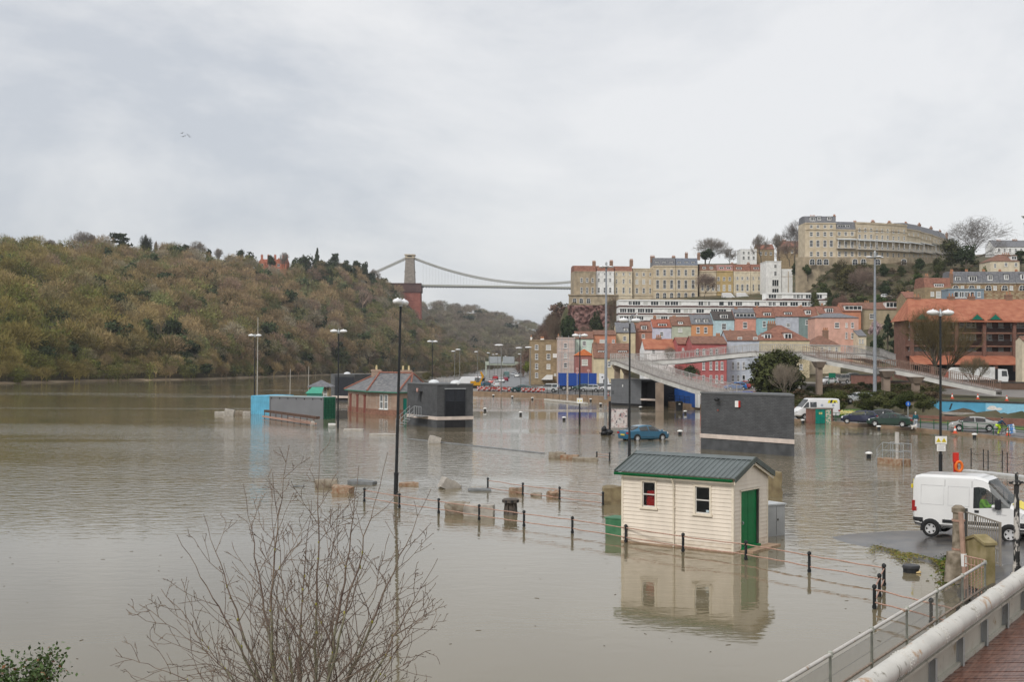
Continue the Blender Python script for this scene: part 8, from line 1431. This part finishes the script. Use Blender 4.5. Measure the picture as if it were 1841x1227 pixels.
for s in (-1, 1):
    ostrip(st, [(.27, 2.06, 2.385), (.45, 2.09, 2.35), (.64, 2.07, 2.315), (.8, 2.0, 2.235), (1.05, 1.78, 2.01), (1.35, 1.53, 1.70), (1.6, 1.36, 1.43)], s, .012, wp, 'door_frame', v); ostrip(st, [(.96, 1.34, 1.9), (1.0, 1.34, 1.86)], s, .01, M_PLASTIC, 'door_frame', v); ostrip(st, [(.27, 1.26, 2.06), (.31, 1.26, 2.07)], s, .01, M_PLASTIC, 'door_frame', v)
    for x0, x1 in ((-1.75, -.85), (-.7, .12)): # pressed panel outlines
        for q in ([(x0, 1.3), (x1, 1.3), (x1, 1.315), (x0, 1.315)], [(x0, 2.05), (x1, 2.05), (x1, 2.065), (x0, 2.065)], [(x0, 1.3), (x0 + .015, 1.3), (x0 + .015, 2.06), (x0, 2.06)], [(x1 - .015, 1.3), (x1, 1.3), (x1, 2.06), (x1 - .015, 2.06)]): overlay(st, q, s, .003, mat('panel_crease', (.55, .55, .55), .4), 'panel_line', v, .006)
    for q in ([(-1.95, 1.06), (1.5, 1.06), (1.5, 1.072), (-1.95, 1.072)], [(-.83, .6), (-.815, .6), (-.815, 2.3), (-.83, 2.3)], [(.2, .6), (.215, .6), (.215, 2.3), (.2, 2.3)]): overlay(st, q, s, .003, mat('door_gap', (.2, .2, .2), .6), 'panel_line', v, .006)
    ostrip(st, [(-2.07, .57, .76), (-2.0, .5, .76), (-1.78, .5, .76), (-1.66, .5, .76)], s, .02, M_PLASTIC, 'bumper', v); overlay(st, [(-.9, .62), (1.2, .62), (1.2, .74), (-.9, .74)], s, .008, M_PLASTIC, 'side_moulding', v, .03); ostrip(st, [(1.98, .5, .8), (2.3, .5, .8), (2.5, .54, .8), (2.6, .55, .8)], s, .02, M_PLASTIC, 'bumper', v)
    overlay(st, [(.32, 1.1), (.48, 1.1), (.48, 1.19), (.32, 1.19)], s, .004, M_PLASTIC, 'handle', v, .03); overlay(st, [(.3, .78), (.4, .78), (.4, .95), (.3, .95)], s, .004, M_PLASTIC, 'handle', v, .03)
    mb = MB(); mb.box(-2.1, -1.98, *sorted((s * .86, s * .975)), 1.0, 1.42); mb.build('tail_light', M_LAMPR, v); mb = MB(); mb.box(1.12, 1.32, *sorted((s * 1.02, s * 1.22)), 1.28, 1.68); mb.box(1.16, 1.26, *sorted((s * .96, s * 1.02)), 1.34, 1.42); mb.build('mirror', M_PLASTIC, v, bevel=.03)
    overlay(st, [(2.0, 1.0), (2.4, .92), (2.42, 1.02), (2.1, 1.16)], s, .006, M_LAMPW, 'headlight', v, .02)
mb = MB(); mb.add([(1.66, -.74, 1.5), (1.66, .74, 1.5), (2.3, .68, 1.195), (2.3, -.68, 1.195)], [(0, 1, 2, 3)]); mb.build('bonnet_panel', mat('bonnet_yellow', (.75, .6, .04), .4, .05), v); mb = MB(); mb.box(2.5, 2.66, -.78, .78, .45, .8); mb.build('front_bumper', M_PLASTIC, v, bevel=.04)
mb = MB(); mb.box(-2.1, -2.085, -.8, .8, .8, 2.25); mb.build('rear_chevrons', mat('rear_chevron_yellow', (.7, .62, .1), .5, .1, 3, col2=(.6, .1, .05), lo=.55, hi=.57), v); mb = MB(); mb.box(-2.16, -2.1, -.86, -.7, 1.9, 2.05); mb.build('marker_lamp', wy, v)
mb = MB(); mb.box(.12, .3, -.75, -.1, .5, 1.75); mb.box(.12, .8, -.75, -.1, .5, .95); mb.build('seat', M_PLASTIC, v); mb = MB(); mb.box(-1.9, .1, -.8, .8, .5, 2.3); mb.build('bulkhead', M_DARK, v)
Mv = Matrix.Translation(v.location) @ Matrix.Rotation(yawr, 4, 'Z')
J = dict(pelvis=(0, 0, .1), chest=(0, -.02, .48), neck=(0, 0, .66), head=(0, .04, .8), shoL=(-.19, 0, .58), elbL=(-.25, .16, .34), hanL=(-.16, .42, .42), shoR=(.19, 0, .58), elbR=(.25, .16, .34), hanR=(.16, .42, .42), hipL=(-.1, .06, .08), kneL=(-.13, .48, .14), ankL=(-.13, .56, -.28), toeL=(-.13, .7, -.32), hipR=(.1, .06, .08), kneR=(.13, .48, .14), ankR=(.13, .56, -.28), toeR=(.13, .7, -.32))
person('person in a lime hi-vis jacket seated at the wheel of the white van', Mv @ Vector((.52, -.45, .95)), yawr - math.pi / 2, mat('hi_vis_lime', (.35, .85, .06), .7, .08), mat('dark_trousers', (.03, .035, .05)), mat('brown_hair', (.06, .04, .03)), J)
# old mooring post, pipe, gate, plaque, iron fence, peeling column
M_PEEL = mat('peeling_black_white', (.03, .03, .03), .6, .2, 7, detail=8, col2=(.52, .49, .45), lo=.5, hi=.56, bump=.4, stretch=(1, 1, .45)); M_OLDP = mat('lichened_post', (.14, .115, .08), .9, .3, 4, detail=9, bump=.6, col2=(.33, .28, .22))
D = 38.0; p = pd(1723, 1000, D); T = thing('mooring_post', 'tall lichened timber post at the water edge in front of the van', 'post', (p.x, D, -.3)); h = pd(1723, 909, D).z + .3; mb = MB(); mb.tube([(-.12, 0, 0), (-.05, 0, h * .5), (0, 0, h * .52), (0, 0, h - .25), (0, 0, h - .22), (0, 0, h - .08), (0, 0, h)], [.36, .3, .19, .16, .2, .2, .1], 10); mb.build('post', M_OLDP, T, 40)
for z in (h * .53, h - .5): mb = MB(); mb.lathe([(.2, z), (.21, z + .06)], 10); mb.build('iron_band', M_RUST, T)
D = 37.3; p = pd(1731, 1000, D); T = thing('drain_pipe', 'pinkish upright pipe with a white band beside the lichened post', 'pipe', (p.x, D, .1)); h = pd(1729, 922, D).z - .1; mb = MB(); mb.tube([(.1, 0, 0), (.02, 0, h * .45), (-.06, 0, h)], .08, 8); mb.build('pipe', mat('pinkish_pipe', (.38, .25, .19), .7, .2, 4), T, 30); mb = MB(); mb.tube([(.045, 0, h * .32), (.025, 0, h * .48)], .09, 8); mb.build('white_band', M_WHITE, T)
a = pd(1737, 950, 43.5); b = pd(1799, 960, 40.5); zb_ = .32; d = b - a; T = thing('metal_gate', 'grey barred metal gate standing open in front of the van door', 'gate', (a.x, a.y, zb_), math.atan2(d.y, d.x)); L_w = Vector((d.x, d.y, 0)).length; hg = pd(1737, 920, 43.5).z - zb_; M_GATE = mat('gate_grey', (.28, .25, .21), .55, .15)
mb = MB(); mb.box(-.06, .06, -.04, .04, -.1, hg + .1); mb.build('gate_post', mat('gate_post_dark', (.06, .06, .055)), T); mb = MB(); mb.box(L_w - .05, L_w, -.03, .03, 0, hg); mb.box(.061, L_w - .051, -.02, .02, hg - .05, hg); mb.box(.061, L_w - .051, -.02, .02, .05, .11); mb.box(.061, L_w - .051, -.02, .02, hg * .36, hg * .4); mb.build('frame', M_GATE, T)
for i in range(15): mb = MB(); x = .16 + (L_w - .3) * i / 14; mb.box(x - .016, x + .016, -.014, .014, .112, hg - .052); mb.build('bar', M_GATE, T)
a = pd(1735, 1000, 37.6); b = pd(1771, 1000, 36.6); zb_ = .25; d = b - a; T = thing('boundary_stone', 'mossy yellowish stone with a shallow pediment beside the gate', 'stone', (a.x, a.y, zb_), math.atan2(d.y, d.x)); L_w = Vector((d.x, d.y, 0)).length; h1 = pd(1737, 971, 37.4).z - zb_; h2 = pd(1752, 963.5, 37).z - zb_; M_MOSST = mat('mossy_yellow_stone', (.2, .165, .07), .9, .2, 2.5, detail=9, bump=.3, col2=(.34, .28, .16))
mb = MB(); mb.ext([(0, 0, 0), (L_w, 0, 0), (L_w, 0, h1), (L_w / 2, 0, h2), (0, 0, h1)], (0, .35, 0)); mb.build('slab', M_MOSST, T, bevel=.015); mb = MB(); mb.ext([(-.04, -.05, h1 - .07), (L_w / 2, -.05, h2 - .07), (L_w + .04, -.05, h1 - .07), (L_w + .04, -.05, h1 + .02), (L_w / 2, -.05, h2 + .02), (-.04, -.05, h1 + .02)], (0, .45, 0)); mb.build('pediment', M_MOSST, T, bevel=.01)
a = pd(1734, 1010, 35.2); b = pd(1771, 1015, 34.4); d = b - a; T = thing('iron_fence', 'short pinkish iron fence below the mossy yellowish stone', 'fence', (a.x, a.y, .3), math.atan2(d.y, d.x)); L_w = Vector((d.x, d.y, 0)).length; zt = pd(1735, 1000, 35.2).z - .3; mb = MB(); mb.tube([(0, 0, zt), (L_w, 0, zt)], .02); mb.tube([(0, 0, zt - .22), (L_w, 0, zt - .22)], .015); mb.build('rail', M_RUST, T); mb = MB()
for i in range(7): mb.tube([(L_w * i / 6, 0, 0), (L_w * i / 6, 0, zt)], .014, 5)
mb.build('bars', M_RUST, T)
D = 37.0; p = pd(1828, 1025, D); zb_ = .35; T = thing('iron_column', 'old iron column with black and white peeling paint beside the bridge pipe', 'column', (p.x, D, zb_)); h = pd(1829, 866, D).z - zb_; mb = MB(); mb.tube([(0, 0, 0), (0, 0, h)], [.1, .075], 12); mb.build('shaft', M_PEEL, T, 30); mb = MB(); mb.lathe([(.2, 0), (.2, .12), (.15, .14), (.15, .28), (.18, .3), (.18, .38), (.13, .4), (.12, .6), (.1, .62)], 14); mb.build('base', M_PEEL, T, 40); mb = MB(); mb.lathe([(.09, h - .12), (.13, h - .08), (.13, h), (.06, h + .05)], 12); mb.bar((-.22, 0, h - .05), (.22, 0, h - .03), .08, .07); mb.lathe([(.05, h + .05), (.06, h + .25), (.03, h + .27)], 8); mb.build('collar', M_PEEL, T, 30)
# ================================================================== IRON SWING BRIDGE IN THE FOREGROUND
def weathered(name, base, rust, grime, s1=1.6, s2=5.0):
    m = bpy.data.materials.new(name); m.use_nodes = True; t = m.node_tree; b = t.nodes['Principled BSDF']; l = t.links.new; b.inputs['Roughness'].default_value = .55; tc = N(t, 'ShaderNodeTexCoord')
    def no(sc, det, st=(1, 1, 1)):
        mp = N(t, 'ShaderNodeMapping'); mp.inputs['Scale'].default_value = st; l(tc.outputs['Object'], mp.inputs['Vector']); n = N(t, 'ShaderNodeTexNoise'); n.inputs['Scale'].default_value = sc; n.inputs['Detail'].default_value = det; n.inputs['Roughness'].default_value = .62; l(mp.outputs[0], n.inputs['Vector']); return n.outputs['Fac']
    def rng_(src, a, b_): r = N(t, 'ShaderNodeMapRange'); r.inputs['From Min'].default_value = a; r.inputs['From Max'].default_value = b_; l(src, r.inputs['Value']); return r.outputs[0]
    def mixc(f, a, b_):
        x = N(t, 'ShaderNodeMix', data_type='RGBA'); l(f, x.inputs[0])
        for i, c in ((6, a), (7, b_)):
            if hasattr(c, '__len__'): x.inputs[i].default_value = (*c, 1)
            else: l(c, x.inputs[i])
        return x.outputs[2]
    a = mixc(rng_(no(s1, 6), .35, .7), base, tuple(v * .8 for v in base)); a = mixc(rng_(no(s2 * .5, 7), .60, .68), a, rust); a = mixc(rng_(no(s2, 8, (1, 1, .35)), .60, .70), a, grime); l(a, b.inputs['Base Color'])
    n = N(t, 'ShaderNodeTexNoise'); n.inputs['Scale'].default_value = 18; n.inputs['Detail'].default_value = 4; l(tc.outputs['Object'], n.inputs['Vector']); bp = N(t, 'ShaderNodeBump'); bp.inputs['Strength'].default_value = .25; bp.inputs['Distance'].default_value = .01; l(n.outputs['Fac'], bp.inputs['Height']); l(bp.outputs[0], b.inputs['Normal']); return m
M_PIPE = weathered('peeling_white_iron', (.62, .60, .55), (.40, .25, .14), (.16, .14, .10)); M_WEB = weathered('streaked_iron_web', (.47, .45, .38), (.25, .18, .09), (.10, .095, .07), 1.2, 3.0); M_STIF = weathered('grey_stiffener', (.36, .37, .36), (.22, .17, .12), (.08, .08, .07))
ZP = 2.0; a = at(1572, 1227, ZP); b = at(1841, 1036, ZP); u = (b - a); u.z = 0; u.normalize(); o = a - u * 4.5; ang = math.atan2(u.y, u.x)
B = thing('swing_bridge', 'old riveted iron swing bridge with fat white tubular rail and timber deck', 'bridge', (o.x, o.y, 0), ang); LB = 30.0; ZD = 1.22   # local x along the bridge, -y towards the deck
mb = MB(); mb.tube([(x, 0, ZP) for x in np.linspace(0, LB, 40)], .18, 22); tb = mb.build('tube', M_PIPE, B, 1)
for x in np.arange(1.3, LB, 2.35): mb = MB(); mb.tube([(x - .11, 0, ZP), (x + .11, 0, ZP)], .187, 22); [mb.ell((x + s * .07, .187 * math.cos(t), ZP + .187 * math.sin(t)), (.014, .014, .014), 6, 4) for s in (-1, 1) for t in np.linspace(0, 2 * math.pi, 23)[:-1]]; mb.build('joint_sleeve', M_PIPE, tb, 30)
mb = MB()
for x in np.arange(.05, LB, .085): mb.ell((x, -.155, ZP - .10), (.017, .012, .017), 6, 4)
mb.build('rivets', M_PIPE, tb, 1)['kind'] = 'stuff'
mb = MB(); mb.box(0, LB, -.03, .0, ZD - .6, ZP - .15); mb.build('web', M_WEB, B); mb = MB(); mb.box(0, LB, -.15, -.031, ZP - .21, ZP - .165); mb.box(0, LB, -.1, -.031, ZD - .02, ZD + .07); mb.build('flange', M_WEB, B)
for x in np.arange(1.6, LB, 2.02): mb = MB(); mb.box(x - .015, x + .015, -.14, -.031, ZD - .05, ZP - .242); mb.box(x - .09, x + .09, -.04, -.0305, ZD + .071, ZP - .242); mb.box(x - .055, x + .055, -.152, -.1405, ZD - .05, ZP - .25); s_ = mb.build('stiffener', M_STIF, B)
mb = MB(); r = np.random.default_rng(8); M_PLANK = mat('wet_red_brown_plank', (.075, .03, .02), .32, .4, 3, detail=8, spec=.45, col2=(.2, .10, .07), bump=.3, stretch=(1, 9, 1), bd=.008); sk = Vector((math.cos(-ang + .06), math.sin(-ang + .06), 0)); pw_ = .165
x = -6.0
while x < LB:
    q = Vector((x, -.1, 0)); w_ = pw_ * r.uniform(.92, 1.05); n = Vector((1, 0, 0)); dz = r.normal(0, .004); e = q + sk * r.uniform(6.8, 7.0); A4 = [q, q + n * (w_ - .012) / abs(sk.y) if abs(sk.y) > .2 else q + n * w_, None, None]; st_ = n * ((w_ - .014) / abs(sk.y)); mb.hexa([(q.x, q.y, ZD - .1), (e.x, e.y, ZD - .1), ((e + st_).x, e.y, ZD - .1), ((q + st_).x, q.y, ZD - .1), (q.x, q.y, ZD + dz), (e.x, e.y, ZD + dz), ((e + st_).x, e.y, ZD + dz), ((q + st_).x, q.y, ZD + dz)]); x += w_ / abs(sk.y)
mb.build('deck', M_PLANK, B); mb = MB(); mb.box(0, LB, -6, -.12, ZD - .4, ZD - .13); mb.build('deck_frame', M_DARK, B)
# ---- wire mesh fence beside it
ZF = 1.5; a = at(1410, 1227, ZF); b = at(1771, 1012.5, ZF); d = b - a; L_w = d.length; uu = d.normalized(); a0 = a - uu * 5.5; L_w += 5.5; T = thing('mesh_fence', 'white railed wire mesh fence sloping along the dock beside the tubular bridge rail', 'fence', (a0.x, a0.y, 0), math.atan2(d.y, d.x)); M_FRAIL = weathered('chipped_white_rail', (.60, .57, .53), (.33, .2, .12), (.2, .15, .1), 2, 6); M_WIRE = mat('galvanised_wire', (.30, .29, .26), .5, .1, metal=.3)
ZL = .18; ZM = at(1771, 1047, 0); zmid = .82; mb = MB(); mb.tube([(x, 0, ZF) for x in np.linspace(0, L_w, 14)], .04, 10); rl = mb.build('top_rail', M_FRAIL, T, 1); mb = MB(); mb.tube([(x, 0, zmid) for x in np.linspace(0, L_w, 14)], .026, 8); mb.build('middle_rail', mat('rusted_white_rail', (.42, .33, .26), .7, .25, 6), T, 1)
xs_ = [L_w - i * (L_w - .1) / 8 for i in range(9)]
for x in xs_: mb = MB(); mb.tube([(x, 0, -.6), (x, 0, ZF)], .028, 8); mb.lathe([(.055, ZF - .045), (.058, ZF), (.04, ZF + .06)], 10, (x, 0, 0)); mb.lathe([(.04, zmid - .04), (.04, zmid + .04)], 8, (x, 0, 0)); mb.build('post', mat('greenish_white_post', (.36, .37, .32), .6, .2, 5), T, 30)
mb = MB()
for x in np.arange(.03, L_w - 1.9, .052): mb.box(x - .0022, x + .0022, -.0022, .0022, ZL, ZF - .12)
for z in np.arange(ZL, ZF - .1, .3): mb.box(0, L_w, -.003, .003, z - .002, z + .002)
for z in np.arange(ZL, ZF - .05, .075): mb.box(L_w - 1.9, L_w, -.004, .004, z - .0035, z + .0035)
mb.build('wire_mesh', M_WIRE, T)
# ================================================================== NEAR BANK AND BARE TREE
tag(MB().add([(-60, 1, 1.2), (1.2, 1, 1.2), (1.2, 14, 1.2), (-3, 19, .8), (-60, 19, .8), (-60, 22, -1.5), (-2, 22, -1.5), (3.2, 15, -1.5), (3.2, 1, -1.5)], [(0, 1, 2, 3, 4), (4, 3, 6, 5), (3, 2, 7, 6), (2, 1, 8, 7)]).build('river_bank', mat('near_bank_grass', (.05, .06, .02), .95, .3, 1.5, detail=8, col2=(.11, .09, .05))), kind='structure')
M_TWIG = mat('bare_twig_bark', (.125, .085, .07), .8, .3, 5, detail=6, col2=(.22, .17, .13)); M_STEM = mat('lichened_bark', (.11, .095, .07), .85, .3, 9, detail=8, bump=.3, bscale=30, bd=.004, col2=(.24, .225, .15))
M_LICH = mat('yellow_lichen', (.26, .24, .04), .9, .3, 20)
T0 = pd(545, 1430, 15.2); T = thing('bare_tree', 'leafless many-stemmed sapling with lichen spreading over the water in front', 'tree', T0); r = np.random.default_rng(17); SA, SB, SR0, SR1 = [], [], [], []; trunk = MB(); lich = MB()
def branch(p, d, ln, r0, lv, bend):
    """one twig: a wobbling path with side twigs that angle up and out"""
    n = max(int(ln / (.075 if lv > 1 else .10)), 3); P = [p.copy()]; st = ln / n; sd = r.choice([-1, 1])
    for i in range(n):
        d = (d + Vector(r.normal(0, .075 + .03 * lv, 3)) * (1, .8, 1)[0] + bend * (.05 if lv else .0)).normalized(); q = p + d * st; t0, t1 = i / n, (i + 1) / n; ra, rb = r0 * (1 - .72 * t0), r0 * (1 - .72 * t1); SA.append(p.copy()); SB.append(q.copy()); SR0.append(max(ra, .0034)); SR1.append(max(rb, .003))
        if lv < 3 and t1 > (.12 if lv else .2) and r.uniform() < (.40, .35, .30)[lv]:
            ax = d.cross(Vector((0, 1, 0)) + Vector(r.normal(0, .55, 3))).normalized(); f = R(r.uniform(26, 52)) * sd; sd = -sd; e = Matrix.Rotation(f, 3, d.orthogonal().lerp(Vector((0, 1, 0)), .75).normalized()) @ d; e = (e + Vector((0, r.normal(0, .25), .12))).normalized()
            rem = ln * (1 - t1); branch(q, e, max(.1, min(rem * r.uniform(.45, .85) + .06, (1.15, .55, .22)[lv])), max(rb * r.uniform(.5, .68), .0036), lv + 1, Vector((0, 0, 1)))
        elif lv >= 1 and r.uniform() < .5: e = (d + Vector(r.normal(0, .8, 3))).normalized(); SA.append(q.copy()); SB.append(q + e * r.uniform(.012, .03)); SR0.append(.005); SR1.append(.0035)
        p = q
STEMS = [(470, 1227, 520, 800, 15.0), (585, 1227, 575, 783, 15.3), (462, 1227, 318, 962, 14.8), (480, 1227, 366, 925, 15.6), (505, 1227, 437, 870, 15.4), (530, 1227, 560, 900, 16.0), (600, 1227, 645, 838, 15.2), (590, 1227, 697, 814, 14.7), (610, 1227, 775, 880, 15.5), (640, 1227, 787, 1005, 15.0), (440, 1227, 250, 1088, 14.6), (420, 1240, 208, 1180, 15.2), (545, 1227, 490, 850, 14.4), (560, 1227, 610, 905, 14.6), (660, 1227, 770, 1075, 14.7), (650, 1235, 775, 1170, 15.4), (520, 1227, 470, 960, 15.9), (430, 1235, 290, 1060, 15.8), (625, 1227, 700, 960, 16.0)]
for i, (xb, yb, xt, yt, D) in enumerate(STEMS):
    m = pd(xb, yb, T0.y + (D - T0.y) * .45) - T0; t = pd(xt, yt, D) - T0; b0 = Vector((r.normal(0, .05), r.normal(0, .05), 0)); n = 26; r0 = r.uniform(.026, .038) if i < 10 else r.uniform(.014, .022); P = []; bow = Vector(r.normal(0, .06, 3)); sd = 1; path = []
    for k in range(n + 1):
        s = k / n; q = b0 * (1 - s) ** 2 + (m * 1.0) * 2 * s * (1 - s) + t * s * s; q = q + bow * math.sin(math.pi * s) + Vector(r.normal(0, .011, 3)) * (1 if 0 < k < n else 0); path.append(q)
    rad = [max(r0 * (1 - k / n) ** .85, .0038) for k in range(n + 1)]; cut = int(n * .62); trunk.tube(path[:cut + 1], rad[:cut + 1], 7)
    for k in range(cut, n): SA.append(path[k]); SB.append(path[k + 1]); SR0.append(rad[k]); SR1.append(rad[k + 1])
    ln = sum((path[k + 1] - path[k]).length for k in range(n))
    for k in range(5, n):
        for _ in range(1):
            if r.uniform() < .5:
                d = (path[min(k + 1, n)] - path[k - 1]).normalized(); e = Matrix.Rotation(R(r.uniform(26, 55)) * sd, 3, Vector((r.normal(0, .35), 1, 0)).normalized()) @ d; e = (e + Vector((0, r.normal(0, .3), .12))).normalized(); sd = -sd; rem = ln * (1 - k / n); branch(path[k], e, max(.15, min(rem * r.uniform(.3, .75) + .1, 1.15)), max(rad[k] * r.uniform(.4, .6), .005), 1, Vector((0, 0, 1)))
        if r.uniform() < .3 and k < n * .8: lich.ell(path[k] + Vector(r.normal(0, .006, 3)), (rad[k] * 1.1, rad[k] * 1.1, r.uniform(.012, .03)), 6, 4)
v_, f_ = prisms(np.array(SA), np.array(SB), np.array(SR0), np.array(SR1), 5); trunk.build('trunk', M_STEM, T, 1, fix=False); np_obj('crown', v_, f_, M_TWIG, T, smooth=True); lich.build('lichen', M_LICH, T, 1)['kind'] = 'stuff'; print('TWIGS', len(SA))
# leafy bramble at the corner
p = pd(45, 1330, 12.0); T = thing('bramble_bush', 'green leafy bramble with a few rusty leaves, nearest corner of the water', 'bush', p); r = np.random.default_rng(31); SA, SB, SR0, SR1 = [], [], [], []; V = []; TI = []; LF_ = []
for i in range(34):
    t = pd(r.uniform(-70, 118), r.uniform(1166, 1230) + 0, 12 + r.normal(0, .25)) - p; t.z = min(t.z, (pd(60, 1163 + abs(t.x - .1) * 60, 12) - p).z); q0 = Vector((r.normal(0, .1), r.normal(0, .1), 0)); n = 12; c = Vector((t.x * .3, t.y * .3, t.z * .8)); pr = q0
    for k in range(1, n + 1):
        s = k / n; q = q0 * (1 - s) ** 2 + c * 2 * s * (1 - s) + t * s * s + Vector(r.normal(0, .008, 3)); SA.append(pr); SB.append(q); SR0.append(.005 * (1.3 - s)); SR1.append(.005 * (1.25 - s)); pr = q
        if s > .35:
            for _ in range(9):
                lp_ = q + Vector(r.normal(0, .05, 3)); nr = Vector(r.normal(0, 1, 3)) + Vector((0, -.3, .8)); nr.normalize(); ax = nr.cross(Vector(r.normal(0, 1, 3))).normalized(); bx = nr.cross(ax); sz = r.uniform(.014, .03); V += [lp_ - ax * sz, lp_ - bx * sz * .55, lp_ + ax * sz * 1.1, lp_ + bx * sz * .55]; cc = (.05, .085, .02) if r.uniform() < .95 else (.16, .07, .025); TI += [np.array(cc) * r.uniform(.6, 1.5)] * 4
v_, f_ = prisms(np.array(SA), np.array(SB), np.array(SR0), np.array(SR1), 4); np_obj('stems', v_, f_, M_TWIG, T); np_obj('leaves', np.array(V), np.arange(len(V)).reshape(-1, 4), tintmat('leaf_gloss', .45, .4), T, tint=np.array(TI))
# ================================================================== THE AIR
def haze():
    mb = MB(); mb.box(-2700, 2700, -120, 2500, -4.5, 190); m = bpy.data.materials.new('haze_air'); m.use_nodes = True; t = m.node_tree; t.nodes.remove(t.nodes['Principled BSDF']); v = N(t, 'ShaderNodeVolumePrincipled'); v.inputs['Color'].default_value = (.86, .9, .95, 1); v.inputs['Density'].default_value = .0001; v.inputs['Anisotropy'].default_value = .1
    t.links.new(v.outputs[0], t.nodes['Material Output'].inputs['Volume']); tag(mb.build('haze', m), 'thin damp haze filling the valley', 'haze', kind='stuff')
haze()
r = np.random.default_rng(77); mb = MB()
for i in range(130): q = at(r.uniform(0, 1600), 1227 - 440 * r.uniform() ** .7, .004); a = r.uniform(0, 3.1); s = r.uniform(.015, .08); mb.bar((q.x - s * math.cos(a), q.y - s * math.sin(a), .006), (q.x + s * math.cos(a), q.y + s * math.sin(a), .006), r.uniform(.006, .02), .008)
tag(mb.build('debris', mat('sodden_debris', (.09, .065, .04)), fix=False), 'specks of twigs and scum drifting on the flood', 'debris', kind='stuff')
